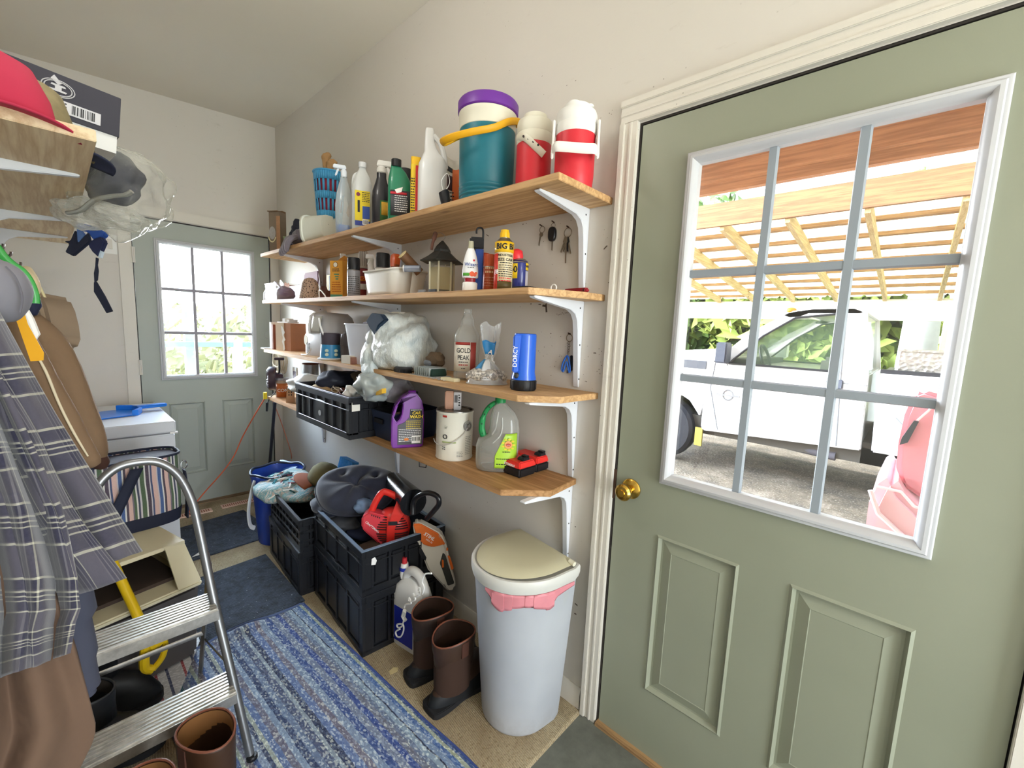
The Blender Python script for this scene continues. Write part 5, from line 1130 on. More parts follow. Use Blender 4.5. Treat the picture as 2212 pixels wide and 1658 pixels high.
txt('A', .022, WHITEINK, t, (.014, -.019, .118), bold=.02, rot=-.3); fine(t, -.02, .012, .035, 2, .008, .002, -.056)
# blue flashlight with black foot
l, h, w = spot(1133, 770, -.175, Z3, 720, 58); H = zat(l.x, l.y, 720)-Z3; r = .038
t = thing('flashlight', 'large blue plastic flashlight standing on its black head', 'flashlight', l, face(l)+.1)
FB = mat('1f5fd0', .3, coat=.4, name='blue flashlight plastic')
B().lathe([(0, 0), (r*1.10, 0), (r*1.14, .004), (r*1.14, H*.18), (r*1.1, H*.19)], 32).obj('black_head', mat('17181b', .5), t, smooth=40)
for k in range(12): a = 2*PI*k/12; B().box(-.003, .003, -.0015, .0015, .004, H*.17, m=Matrix.Translation((r*1.145*math.cos(a), r*1.145*math.sin(a), 0)) @ Matrix.Rotation(a+PI/2, 4, 'Z')).obj('head_rib', BLACK, t)
B().lathe([(r*1.13, H*.19), (r*1.1, H*.24), (r*1.0, H*.32), (r, H*.96), (r*.97, H*.99), (r*.9, H), (0, H)], 36, cap0=False, cap1=False).obj('body', FB, t, smooth=40)
b = B(); b.prism([(-r*1.12, H*.32), (-r*.55, H*.32), (-r*.6, H*.4), (-r*.45, H*.95), (-r*.5, H*.99), (-r*.95, H*.99), (-r*1.12, H*.96)], -r*1.0, -r*.55); b.obj('handle', FB, t, bev=.005, seg=3)
txt('DORCY', .02, WHITEINK, t, (-r*.9, -r*1.0-.001, H*.6), rot=PI/2, bold=.01); B().lathe([(0, 0), (.009, 0), (.007, .004), (0, .005)], 18, Mq(-r*.72, H*.27, -r*.86), ay=1.1, cap0=False, cap1=False).obj('switch_button', BLACK, t)
# ================================================================== LOWEST SHELF
# rope coil, clip fan, cord
l = Vector((-.13, at(603, 800, X=-.13).y, Z3-.03)); t = thing('rope_coil', 'coil of pale tan rope hanging under the far end of the third shelf', 'rope', l, g)
q = random.Random(2)
for k in range(16):
    a0 = q.uniform(-.02, .02); w_ = .022+.055*q.random(); L = .11+.07*q.random(); y0 = q.uniform(-.03, .03)
    P = [(a0, y0, .0), (a0+w_, y0+.004, -L*.45), (a0+w_*.7, y0, -L*.9), (a0+.0, y0+.003, -L), (a0-w_*.8, y0, -L*.85), (a0-w_, y0+.002, -L*.4)]
    B().tube(catmull(P, 5, True), .0042, 6, True).obj('rope_loop', mat('b3a995', .9, bump=.6, bs=300), t)
B().cyl((0, 0, -.01), (0, 0, .012), .004).obj('hook', GREY, t)
l = at(580, 816, X=-.27); l = Vector((-.27, l.y-.03, l.z)); t = thing('clip_fan', 'small round dark purple clip fan hanging from the third shelf', 'fan', l, g-.35)
FP = mat('463743', .35, coat=.2); M = Matrix.Rotation(PI/2, 4, 'X') @ Matrix.Translation((0, 0, -.02))
B().lathe([(.078, -.015), (.082, -.01), (.082, .02), (.078, .028), (.074, .02), (.074, -.01)], 36, M, cap0=False, cap1=False).lathe([(.0, .0), (.03, .0), (.034, .012), (.03, .03), (0, .036)], 24, M, cap0=False, cap1=False).obj('shroud', FP, t)
for k in range(24): a = 2*PI*k/24; B().tube(catmull([M @ Vector((.028*math.cos(a), .028*math.sin(a), .034)), M @ Vector((.055*math.cos(a+.2), .055*math.sin(a+.2), .038)), M @ Vector((.078*math.cos(a+.35), .078*math.sin(a+.35), .024))], 3), .0016, 5).obj('grille_wire', FP, t)
for k in range(5): a = 2*PI*k/5; B().add([M @ Vector(v) for v in ((.02*math.cos(a), .02*math.sin(a), .0), (.066*math.cos(a-.3), .066*math.sin(a-.3), .008), (.068*math.cos(a+.5), .068*math.sin(a+.5), -.006), (.02*math.cos(a+.8), .02*math.sin(a+.8), -.004))], [(0, 1, 2, 3)]).obj('blade', mat('5d5a66', .3), t, solid=.0015)
B().lathe([(.045, -.015), (.03, -.06), (.0, -.065)], 24, M, cap0=False, cap1=False).obj('motor', FP, t); b = B(); b.tube([(0, .05, .0), (.02, .06, .06), (.03, .06, .13)], .006, 6); b.obj('arm', BLACK, t)
B().box(-.02, .06, .03, .09, .13, .145).obj('clamp', mat('3c2634', .5), t, bev=.003)
B().tube(catmull([(.03, .06, -.05), (.06, .03, -.09), (.03, .0, -.13), (.02, -.02, -.17)], 5), .003, 6).obj('power_lead', BLACK, t); B().cyl((.02, -.02, -.165), (.012, -.024, -.225), .009, .007).obj('plug', BLACK, t)
# orange extension cord
pts = [at(573, 858, X=-.30), at(545, 905, X=-.32), at(523, 945, X=-.36), at(505, 985, X=-.42), at(480, 1020, X=-.5), at(440, 1065, X=-.6), at(405, 1092, X=-.7)]
pts[-1].z = .02; pts[-2].z = max(.02, pts[-2].z)
t = thing('extension_cord', 'orange extension cord drooping in front of the far door', 'cord', (0, 0, 0))
B().tube(catmull(pts, 6), .0042, 8).obj('cord', mat('d8623a', .5), t); B().cyl(pts[0]+Vector((0, 0, -.01)), pts[0]+Vector((.0, 0, .035)), .012).obj('yellow_socket', mat('e3cc1e', .5), t)
pts = [at(588, 862, X=-.2), at(605, 905, X=-.1), at(617, 940, X=-.05), at(628, 975, X=-.03), at(630, 990, X=-.02)]
tag(B().tube(catmull(pts, 5), .0035, 6).obj('thin_cord', mat('d88a72', .5)), 'thin pale orange cord hanging against the right wall under the lowest shelf', 'cord')
# dark pole leaning beside the door
pa, pb = at(594, 868, X=-.22), at(583, 998, X=-.18); d = pb-pa; pb = pa+d*((pa.z-.012)/(pa.z-pb.z))
tag(B().cyl(pa, pb, .011, n=14).obj('pole', mat('2b2d3a', .5)), 'dark thin pole standing under the far end of the lowest shelf', 'pole')
# glass jar with orange label, little card house, rusty tin, photo frame
l, h, w = spot(610, 838, -.215, Z4, 816, 34); t = thing('glass_jar', 'clear jar of orange wood conditioner with a white word on it', 'jar', l, face(l)); h = zat(l.x, l.y, 816)-Z4; w = .082
B().lathe([(0, 0), (.041, 0), (.041, h*.88), (.038, h*.9)], 28).obj('jar', mat('b9a89a', .25, nz=.15, ns=12), t); patch(mat('c06a34', .4, nz=.2, ns=14), t, .041, .041, .004, h*.75, -60, 60); B().lathe([(.04, h*.9), (.041, h), (.0, h)], 28, cap1=False).obj('lid', mat('a8a8ae', .3, .6), t)
txt('CON', .03, WHITEINK, t, (.002, 0, h*.38), wrap=.042, bold=.02)
l = sh(627, 850, -.245, Z4); t = thing('card_house', 'small plywood card house with leaf shaped cut outs by the black crate', 'ornament', l, face(l)); hh = .11
B().prism([(-.025, 0), (.025, 0), (.025, hh*.8), (.018, hh), (-.018, hh)], -.012, .012).obj('card', mat('c09874', .7), t)
for k in range(6): B().prism([(0, -.006), (.005, .0), (.0, .008), (-.003, .0)], -.0128, -.012, m=Matrix.Translation((-.008+.014*(k % 2), 0, .085-.018*(k//2)))).obj('leaf_cutout', INK, t)
l, h, w = spot(671, 810, -.1, Z4, 784, 36); h = zat(l.x, l.y, 784)-Z4; t = thing('metal_can', 'rusty rimmed grey metal can behind the crate clutter', 'can', l, 0)
B().lathe([(0, 0), (.05, 0), (.05, h)], 28, cap1=False).obj('can', mat('9a9c9e', .4, .7, nz=.15), t); B().lathe([(.05, h-.008), (.053, h-.004), (.05, h), (.046, h-.004), (.044, h-.03), (0, h-.03)], 28, cap0=False, cap1=False).obj('rim', mat('6e4436', .7), t)
l, h, w = spot(638, 815, -.07, Z4, 793, 24); h = zat(l.x, l.y, 793)-Z4; t = thing('photo_frame', 'small white framed picture on the wall side behind the jar', 'picture', l, g)
B().box(-.035, .035, -.006, .006, 0, h).obj('frame', PAPER, t); B().box(-.024, .026, -.0075, -.006, h*.1, h*.85).obj('picture', mat('5b4c5e', .5, nz=.5, ns=40), t)
# ---- folding crates
CB = mat('1b1d22', .38, nz=.2, ns=8, coat=.1, name='black crate plastic'); CBH = mat('24262c', .32, name='crate rim plastic')
def crate(name, label, loc, rz, L, D, H, kind=0, rimm=None, group='black folding crates'):
    """L along local x, D along local y; front face at y=-D/2, near end at x=+L/2"""
    t = thing(name, label, 'crate', loc, rz, group); th = .012
    def side(sx, ax, half, sgn, nm):
        b = B(); W_ = sx
        def bx(x0, x1, y0, y1, z0, z1):
            a, c = half-y1, half-y0
            if ax == 'x': b.box(x0, x1, min(-a*-sgn, -c*-sgn), max(-a*-sgn, -c*-sgn), z0, z1)
            else: b.box(min(a*sgn, c*sgn), max(a*sgn, c*sgn), x0, x1, z0, z1)
        bx(-W_, W_, .012, .016, .01, H-.01)                                   # inner skin
        bx(-W_, W_, 0, .014, 0, .03); bx(-W_, W_, -.003, .016, H-.03, H); bx(-W_, W_, -.001, .014, H-.06, H-.054)
        bx(-W_, -W_+.03, 0, .014, .02, H-.02); bx(W_-.03, W_, 0, .014, .02, H-.02)
        if kind == 0:
            n = 7
            for k in range(1, n): x = -W_+2*W_*k/n; bx(x-.012, x+.006, .002, .014, .03, H-.03)
            bx(-.05, .05, .001, .014, .03, H-.05)
        elif kind == 1:
            n = 4
            for k in range(n):
                x0, x1 = -W_+.03+(2*W_-.06)*k/n, -W_+.03+(2*W_-.06)*(k+1)/n
                bx(x0-.006, x0+.006, -.001, .014, .03, H-.03)
                bx(x0+.014, x1-.014, .004, .014, .042, H-.042)
            bx(-.04, .04, -.002, .014, .0, .026)
        else:
            for k in range(1, 9): x = -W_+2*W_*k/9; bx(x-.005, x+.005, .0, .016, .03, H-.03)
            for z in (H*.33, H*.62): bx(-W_, W_, -.002, .016, z-.007, z+.007)
        b.obj(nm, CB, t, smooth=0, bev=.0012, seg=1)
    side(L/2, 'x', D/2, -1, 'long_side'); side(L/2, 'x', D/2, 1, 'long_side'); side(D/2-.014, 'y', L/2, 1, 'end_side'); side(D/2-.014, 'y', L/2, -1, 'end_side')
    B().box(-L/2+.01, L/2-.01, -D/2+.01, D/2-.01, .002, .01).obj('floor_panel', CB, t, smooth=0)
    b = B(); 
    for (x0, x1, y0, y1) in ((-L/2-.002, L/2+.002, -D/2-.003, -D/2+.012), (-L/2-.002, L/2+.002, D/2-.012, D/2+.003), (-L/2-.002, -L/2+.012, -D/2+.012, D/2-.012), (L/2-.012, L/2+.002, -D/2+.012, D/2-.012)): b.box(x0, x1, y0, y1, H, H+.005)
    b.obj('rim', rimm or CBH, t, bev=.001, seg=1)
    return t
# crate on the lowest shelf
c0, c1 = Vector((-.375, 1.80)), Vector((-.385, 2.42))
CH = .19; L = .62; D = .36
tc4 = crate('storage_crate', 'black slatted crate overhanging the lowest shelf, heaped with clutter', (-.385+D/2, 2.12, Z4+.001), g, L, D, CH, 0, mat('3c404a', .35))
b = B(); b.box(L/2+.0005, L/2+.0015, -D/2+.012, -D/2+.05, CH-.06, CH-.02); b.obj('sticker', PAPER, tc4, smooth=0)
b = B(); b.lathe([(0, 0), (.014, 0), (.014, .002), (0, .002)], 16, Matrix.Translation((0, -D/2-.001, CH*.4)) @ Matrix.Rotation(PI/2, 4, 'X'), cap0=False, cap1=False); b.obj('moulded_mark', mat('aeb2b6', .5), tc4)
def inworld(px, py, X): return at(px, py, X=X)
# clutter
def lump(name, lab, cat, p, r, m, seed=1, amp=.3, rot=0, crease=8, kind=None):
    return tag(wrinkly((0, 0, 0), r, seed, amp, 4, crease).obj(name, m, loc=p, rot=(0, 0, rot), smooth=60), lab, cat, None, kind)
zc = Z4+CH
lump('blue_pants', 'navy and black folded cloth arched over the crate clutter', 'cloth', inworld(740, 808, -.2)+Vector((0, 0, -.03)), (.11, .12, .05), mat('1e2436', .8), 2)
lump('leather_pouch', 'tan suede leather pouch lying in the shelf crate', 'pouch', inworld(700, 832, -.3)+Vector((0, 0, -.03)), (.06, .10, .035), mat('b0936c', .8, nz=.15, ns=14), 5, .2)
lump('white_cloth', 'crumpled white paper at the far end of the shelf crate', 'paper', inworld(672, 818, -.25)+Vector((0, 0, -.03)), (.1, .1, .045), mat('e4e8ea', .6), 6, .35, crease=14)
lump('white_cloth', 'white rag tuft in the middle of the shelf crate', 'rag', inworld(762, 838, -.3)+Vector((0, 0, -.02)), (.035, .04, .03), mat('e2e2e0', .8), 9, .4)
lump('grey_fleece', 'grey fuzzy fleece bundle at the near end of the shelf crate', 'cloth', inworld(843, 826, -.22)+Vector((0, 0, -.02)), (.10, .09, .065), mat('6f6b70', .95, nz=.4, ns=60, sheen=.4), 12, .2)
lump('clear_wrap', 'clear crumpled plastic wrap draped across the shelf crate', 'film', inworld(805, 830, -.3)+Vector((0, 0, -.01)), (.05, .09, .05), mat('b9c4c4', .2, coat=.5, alpha=.75), 14, .4, crease=16)
lump('brown_bag', 'grey brown canvas bag folded at the back of the shelf crate', 'bag', inworld(792, 812, -.12)+Vector((0, 0, -.02)), (.08, .11, .05), mat('75695c', .85, nz=.15, ns=10), 17, .3)
q = random.Random(5)
for k, (px, py, m, lab) in enumerate(((722, 845, 'c9b9a8', 'pale coiled wire'), (740, 850, '6a3a34', 'dark red coiled cable'), (752, 845, 'c8c4bc', 'white coiled cord'), (780, 820, '1b1b20', 'thin black wire loops'))):
    c = inworld(px, py, -.3); b = B()
    for j in range(3): r_ = .018+.012*q.random(); b.tube([tuple(c+Vector((r_*.7*math.sin(a)+.01*j, r_*1.4*math.cos(a), .006*j+r_*.4*math.sin(a+j)))) for a in [2*PI*i/16 for i in range(16)]], .003, 5, True)
    o = b.obj('cable_coil', mat(m, .5)); tag(o, lab+' among the shelf crate clutter', 'cable', 'cables in the shelf crate')
b = B(); p = inworld(824, 845, -.34); b.prism([(-.03, 0), (.02, .015), (.02, .035), (-.025, .015)], -.01, .01); tag(b.obj('yellow_tool', mat('d6a930', .5), loc=p+Vector((0, 0, -.02)), rot=(0, 0, g)), 'yellow handled tool poking up near the crate corner', 'tool')
# navy bin behind the purple jug
l = Vector((-.14, at(873, 910, X=-.14).y, Z4)); t = thing('storage_bin', 'navy blue open bin behind the purple car wash jug', 'bin', l, g)
opentub(.105, .115, .135, mat('27324c', .45, nz=.06), t, flare=.02, e=9); b = B(); b.box(-.04, .04, -.137, -.132, .075, .10); b.obj('grip_slot', INK, t, bev=.01)
wtag(B().blob((0, 0, .05), (.05, .05, .05), .2, 2, 2), 'paper_cup', mat('d9c4a4', .7), l+Vector((.0, .03, .012)), 'cream crumpled paper inside the navy bin', 'paper')
# purple car wash jug
l, h, w = spot(879, 905, -.235, Z4, 841, 72); H = zat(l.x, l.y, 846)-Z4; l.z = Z4; W_ = .068
t = thing('car_wash_jug', 'purple car wash jug with a side handle and black label', 'jug', l, face(l)+.12)
PUR = mat('7a2a9c', .2, coat=.5, nz=.25, ns=7, name='purple translucent jug')
prof = [(-.95, .02), (-.9, 0), (.9, 0), (.97, .02), (1.0, .1), (1.02, .5), (.98, .72), (.86, .86), (.6, .96), (.52, 1.0), (.08, 1.0), (0, .975), (-.35, .91), (-.75, .77), (-.93, .62), (-.98, .45), (-1, .1)]
def jugpoly(pr, hole, d, nm, m, bev=.008):
    """jug body with a finger hole: outline minus hole, bridged"""
    O = [(x*W_, z*H) for x, z in pr]; K = [(x*W_, z*H) for x, z in hole]
    b = B(); n = len(O); k = len(K)
    # bridge outline point 0 side: order hole reversed
    io = min(range(n), key=lambda i: (O[i][0]-K[0][0])**2+(O[i][1]-K[0][1])**2)
    seq = O[io:]+O[:io+1]+[K[0]]+list(reversed(K[1:]))+[K[0]]
    b.prism(seq, -d, d); return b.obj(nm, m, t, bev=bev, seg=3, smooth=60)
hole = [(-.80, .55), (-.52, .52), (-.38, .62), (-.30, .78), (-.42, .84), (-.66, .74)]
hs = [(-.84, .55), (-.70, .47), (-.48, .52), (-.36, .62), (-.28, .80), (-.38, .87), (-.62, .76)]
jugpoly(prof, hs, .030, 'jug_body', PUR)
B().lathe([(.017, H*.98), (.018, H*1.01), (.014, H*1.03), (0, H*1.03)], 18, cx=.3*W_, cap1=False).obj('cap', PUR, t)
b = B(); b.prism([(-.62*W_, .06*H), (.92*W_, .06*H), (.96*W_, .5*H), (.85*W_, .70*H), (.15*W_, .71*H), (.08*W_, .55*H), (-.2*W_, .47*H), (-.62*W_, .42*H)], -.032, -.0305); b.obj('label', mat('4a4a50', .45), t, smooth=0)
B().box(.15*W_, .88*W_, -.0327, -.032, .53*H, .70*H).obj('label_head', INK, t)
txt('CAR', .018, mat('f0d23a', .5), t, (.52*W_, -.033, .635*H), bold=.03, shear=.2); txt('WASH', .019, mat('f0d23a', .5), t, (.52*W_, -.033, .565*H), bold=.03, shear=.2); fine(t, .2*W_, .85*W_, .69*H, 1, .01, .003, -.033, mt=WHITEINK, name='white_print')
fine(t, -.1*W_, .8*W_, .49*H, 5, .008, .004, -.032, mt=mat('b5a03a', .5), name='gold_print'); fine(t, -.55*W_, .85*W_, .345*H, 8, .0075, .0022, -.032, mt=WHITEINK, seed=4)
B().box(.25*W_, .8*W_, -.0327, -.032, .08*H, .22*H).obj('barcode_panel', WHT, t, smooth=0); barcode(t, .52*W_, .16*H, .5*W_, .07*H, -.0327)
B().lathe([(0, 0), (.010, 0), (.010, .001), (0, .001)], 18, Mq(-.08*W_, .16*H, -.0322), ay=.6, cap0=False, cap1=False).obj('orange_emblem', mat('d97a28', .5), t)
# paint can with bail and a packet on top
l, h, w = spot(982, 930, -.17, Z4, 880, 86); r = w/2*.93; H = zat(l.x, l.y-.0, 884)-Z4
t = thing('paint_can', 'white labelled gallon paint can with a wire bail', 'paint can', l, face(l))
PC = mat('e0ddd0', .4, nz=.04, ns=20)
B().lathe([(0, 0), (r*.97, 0), (r, .004), (r*.98, .01), (r*.98, H*.95), (r, H*.96), (r, H)], 44, cap1=False).obj('can', PC, t, smooth=40)
B().lathe([(r, H-.001), (r*1.0, H+.003), (r*.94, H+.003), (r*.92, H-.006), (r*.80, H-.006), (r*.78, H-.001), (0, H-.001)], 44, cap0=False, cap1=False).obj('lid', mat('8f8c86', .3, .8, nz=.2), t, smooth=40)
a = R(42); c = Vector((r*math.sin(a), -r*math.cos(a), H*.72)); Me = Matrix.Translation(c*1.0) @ Matrix.Rotation(a, 4, 'Z') @ Matrix.Rotation(PI/2, 4, 'X')
B().lathe([(.021, 0), (.02, .004), (.014, .005), (.013, .001), (.008, .001), (.007, .008), (0, .009)], 24, Me, cap1=False).obj('bail_ear', mat('b5b5b3', .3, .7), t)
bp = []
for k in range(15): u = k/14; aa = a-(a+R(125))*u; z = H*.72-math.sin(u*PI)**.8*.075-.0*u; rr_ = r+.004+.006*math.sin(u*PI); bp.append((rr_*math.sin(aa), -rr_*math.cos(aa), z))
bp = bp[:11]; B().tube(catmull(bp, 3), .0018, 6).obj('wire_bail', mat('d6d6d4', .3, .6), t)
txt('O', .026, INK, t, (-.038, 0, H*.5), wrap=r, bold=.02); txt('ir', .02, mat('9a9a90', .5), t, (-.034, 0, H*.70), wrap=r)
patch(mat('a9b57e', .5), t, r*.98, r*.98, H*.38, H*.41, -38, 5, name='green_line', off=.002)
patch(mat('b0332c', .5), t, r*.98, r*.98, H*.90, H*.94, -38, -24, name='red_tag', off=.002)
fine(t, -.05, -.035, H*.33, 3, .008, .003, wrap=r, seed=3); fine(t, .01, .035, H*.2, 4, .006, .002, wrap=r, mt=mat('8c8c86', .5), seed=5); fine(t, .045, .075, H*.5, 11, .007, .0025, wrap=r, mt=mat('8c8c86', .5), seed=6)
pc = l.copy()
l = pc+Vector((-.005, .012, H+.0)); t = thing('packet', 'small packet with a barcode wrapped in film standing on the paint can', 'packet', l, face(l)-.15)
B().box(-.030, .006, -.012, .012, 0, .075).obj('pink_block', mat('d2a48c', .35, coat=.4), t, bev=.004); B().box(.006, .036, -.013, .011, 0, .072).obj('white_block', mat('d8d6d8', .4), t, bev=.002); barcode(t, .016, .045, .012, .03, -.013); fine(t, .026, .034, .06, 5, .01, .006, -.013)
# clear tea jug, green handle strap
l, h, w = spot(1075, 940, -.135, Z4, 860, 100); H = zat(l.x, l.y, 858)-Z4; W_ = w/2*.92
t = thing('tea_jug', 'big clear empty tea jug with green handle and lime label', 'jug', l, face(l))
TJ = glassy('c8cbc6', .30, .1, 'clear jug plastic')
prof = [(-.95, .03), (-.85, 0), (.85, 0), (.97, .04), (1, .12), (1, .5), (.98, .62), (.86, .78), (.62, .88), (.3, .93), (.26, .95), (-.12, .95), (-.1, .93), (-.2, .90), (-.28, .8), (-.35, .65), (-.4, .5), (-.78, .45), (-.98, .36), (-1, .1)]
def jug2(u, v):
    z = v; 
    return None
b = B()
# right-hand body as stacked superellipse rings offset to the right above the foot
rings = [(.86, 0, 0), (.97, .02, 0), (1, .10, 0), (1, .33, 0), (.95, .42, .05), (.74, .48, .27), (.70, .58, .30), (.66, .70, .28), (.54, .80, .22), (.36, .88, .14), (.22, .93, .08), (.2, .955, .07)]
b.lathe([(W_*r_, H*z, W_*dx) for r_, z, dx in rings], 36, e=2.6, ay=.82); b.obj('jug_body', TJ, t, smooth=60)
B().tube(catmull([(W_*-.25, -.03, H*.50), (W_*-.1, -.036, H*.6), (W_*-.05, -.04, H*.72), (W_*.0, -.03, H*.82)], 5), .0025, 6).tube(catmull([(W_*-.2, -.05, H*.4), (W_*.1, -.05, H*.5), (W_*.2, -.05, H*.62), (W_*.18, -.045, H*.75)], 5), .002, 6).obj('moulded_ridge', glassy('e8eae6', .6), t)
GRH = mat('1f8f4e', .4)
hp = [(W_*.0, 0, H*.94), (W_*-.3, 0, H*.90), (W_*-.55, 0, H*.82), (W_*-.72, 0, H*.7), (W_*-.76, 0, H*.56), (W_*-.66, 0, H*.45)]
B().tube(catmull(hp, 6), [.009]*18+[.012]*7+[.013]*6, 10).obj('green_handle', GRH, t)
for p in catmull(hp, 2)[1:10:2]: B().cyl(p+Vector((0, -.008, 0)), p+Vector((0, -.0125, 0)), .0035, n=8).obj('grip_hole', mat('0f4a2c', .5), t)
B().lathe([(W_*.23, H*.93), (W_*.25, H*.935), (W_*.25, H*.985), (W_*.23, H)], 24, cx=W_*.07).obj('cap', GRH, t)
LG = mat('a6cf3c', .4); M0 = Matrix.Identity(4)
def lf(u, v): 
    x = W_*(-.1+1.0*u); z = H*(.07+.47*v); x = max(x, W_*(-.1+.45*max(0, v-.35)*1.6)); y = -W_*.82*(max(0.02, 1-abs((x)/W_)**2.6))**(1/2.6)-.0015
    y += .012*max(0, v-.75)*4*(.4)
    return (x, y, z)
b = B(); b.sheet(lf, 24, 14); b.obj('label', LG, t, solid=.0006)
b = B()
for k in range(9): a = 2*PI*k/9; b.lathe([(0, 0), (.006, 0), (.006, .0008), (0, .0008)], 8, Mq(W_*.5+.02*math.cos(a), H*.40+.02*math.sin(a), lf(.6, .7)[1]-.004), ay=.6, cap0=False, cap1=False)
b.obj('leaf_print', mat('e2d23c', .5), t); yl = lf(.6, .7)[1]-.006
B().lathe([(0, 0), (.0145, 0), (.0145, .0008), (0, .0008)], 20, Mq(W_*.5, H*.40, yl), cap0=False, cap1=False).obj('round_emblem', mat('e9a56a', .5), t); B().lathe([(0, 0), (.009, 0), (.009, .0008), (0, .0008)], 20, Mq(W_*.5, H*.40, yl-.001), ay=.6, cap0=False, cap1=False).obj('red_oval', mat('c23428', .5), t)
txt('Lipton', .005, WHITEINK, t, (W_*.5, yl-.0022, H*.40)); fine(t, W_*.25, W_*.65, H*.3, 1, .01, .003, yl); fine(t, -W_*.02, W_*.6, H*.2, 2, .02, .003, -W_*.82-.002)
# two tool batteries
def battery(loc, rz, lab):
    t = thing('tool_battery', lab, 'battery', loc, rz, 'red and black tool batteries')
    t.scale = (1.1, 1.1, 1.1)
    B().box(-.042, .042, -.06, .06, 0, .032).obj('black_base', mat('1b1b1f', .45), t, bev=.006, seg=3); B().box(-.042, .042, -.06, .06, .030, .050, tx=.007, ty=.008).obj('red_shell', mat('e0322c', .4), t, bev=.003)
    B().box(-.018, .018, -.052, -.02, .05, .062, tx=.004, ty=.004).box(-.010, .010, -.056, -.03, .062, .068).obj('release_button', mat('1b1b1f', .4), t, bev=.003)
    txt('CRAFTSMAN', .0125, WHITEINK, t, (0, 0, 0), bold=.01).matrix_local = Matrix.Translation((-.0425, .0, .036)) @ Matrix.Rotation(-PI/2, 4, 'Z')
    txt('20V', .012, mat('7a2a26', .5), t, (0, 0, 0)).matrix_local = Matrix.Translation((-.0425, .02, .018)) @ Matrix.Rotation(-PI/2, 4, 'Z')
    return t
pb_, pc_ = at(1122, 1034, Z=Z4), at(1188, 1013, Z=Z4); u_ = (pc_-pb_).normalized(); v_ = Vector((-u_.y, u_.x, 0)); rz_ = math.atan2(u_.y, u_.x)
if v_.dot(pb_-Vector((CAM.x, CAM.y, Z4))) < 0: v_ = -v_
battery(pb_+u_*.046+v_*.066, rz_, 'red and black tool battery nearest the shelf edge, beside the tea jug')
battery(pb_+u_*.141+v_*.068, rz_, 'red and black tool battery nearest the wall, right one of the two')
# wire hook under the shelf
p = at(905, 998, X=-.25); b = B(); b.tube([(p.x, p.y, Z4-.021), (p.x, p.y-.004, Z4-.06), (p.x, p.y-.05, Z4-.052), (p.x, p.y-.055, Z4-.022)], .0022, 6); tag(b.obj('wire_hook', BLACK), 'black bent wire hook under the lowest shelf', 'hook')
# ================================================================== FLOOR, RIGHT SIDE
# crate stacks against the wall
rzs = g+R(-3.8)
def stackpos(y0, y1): return Vector((-.235, (y0+y1)/2, 0))
RIMB = mat('6f8196', .3, coat=.2, name='dusty blue grey rim')
ca = crate('storage_crate', 'lower black folding crate of the nearer floor stack', (-.245, 1.815, 0), rzs, .575, .40, .272, 1)
cb_ = crate('storage_crate', 'upper black folding crate with blue grey rim, holding the cushion and blower', (-.245, 1.815, .278), rzs, .575, .40, .195, 1, RIMB)
b = B(); b.prism([(-.012, .0), (.006, -.004), (.012, .012), (.004, .03), (-.01, .026)], .2885, .2895, ax='x', m=Matrix.Translation((0, -.15, .13))); b.obj('torn_label', WHT, cb_, smooth=0)
cc_ = crate('storage_crate', 'lower black folding crate of the farther floor stack', (-.285, 2.40, 0), rzs, .55, .38, .235, 1)
cd_ = crate('storage_crate', 'upper black ribbed crate of the farther floor stack, under the coloured yarn', (-.285, 2.39, .241), rzs, .54, .37, .165, 2)
# things heaped in the crates
NAVY = NT('navy suede cushion'); co = NAVY.co(); NAVY.base(NAVY.ramp(NAVY.noise(co, 9, 4), ((.3, '1a1e2e'), (.7, '2a3044')))); NAVY.b.inputs['Roughness'].default_value = .85; NAVY.b.inputs['Sheen Weight'].default_value = .35; NAVY.bump(NAVY.noise(co, 130, 2), .2); NAVY = NAVY.m
cc = at(772, 1058, X=-.27); t = thing('seat_cushion', 'dark navy tufted round seat cushion heaped on the floor crates', 'cushion', cc, -.7, rx=.62)
tf = [(.0, .0), (.085, .05), (-.075, .06), (.07, -.075), (-.085, -.05), (0, .12), (.0, -.115)]
def cush(top):
    def fn(u, v):
        a = 2*PI*u; r = v; x = .20*r*math.cos(a)*(1+.06*math.sin(3*a)); y = .150*r*math.sin(a)*(1+.05*math.cos(2*a))
        z = .092*(1-r**2.2)**.5 if r < 1 else 0
        if top:
            z += .020*math.sin(3*a+1)*r*(1-r)*2
            for px_, py_ in tf[:4]:
                d = math.hypot(x-px_, y-py_); z -= .030*math.exp(-(d/.020)**2)+.016*math.exp(-(d/.06)**2)
            z -= .020*abs(math.cos(2*a+.6))**8*r*(1-r)*4
        return (x, y, z if top else -z*.7)
    return fn
b = B(); b.sheet(cush(True), 72, 26); b.sheet(cush(False), 72, 10); b.obj('pad', NAVY, t, smooth=80)
for px_, py_ in tf[:4]: B().blob((px_, py_, .034), (.010, .010, .006), 0, 1, 2).obj('tuft_button', mat('1d2133', .8), t)
B().tube([(.20*math.cos(2*PI*k/48)*(1+.06*math.sin(6*PI*k/48)), .150*math.sin(2*PI*k/48)*(1+.05*math.cos(4*PI*k/48)), 0) for k in range(48)], .006, 6, True).obj('piping', NAVY, t)
lump('navy_pillow', 'second dark navy pillow end under the tufted cushion', 'pillow', at(720, 1090, X=-.34), (.10, .10, .05), NAVY, 21, .15)
lump('cloth_cap', 'grey tweed cloth cap lying in the near crate under the cushion', 'cap', at(742, 1125, X=-.33), (.07, .08, .035), mat('55585e', .9, nz=.25, ns=20), 22, .2)
lump('blue_cloth', 'light blue cloth scrap beside the red blower', 'cloth', at(785, 1092, X=-.3), (.04, .04, .03), mat('6f87a8', .8), 23, .2)
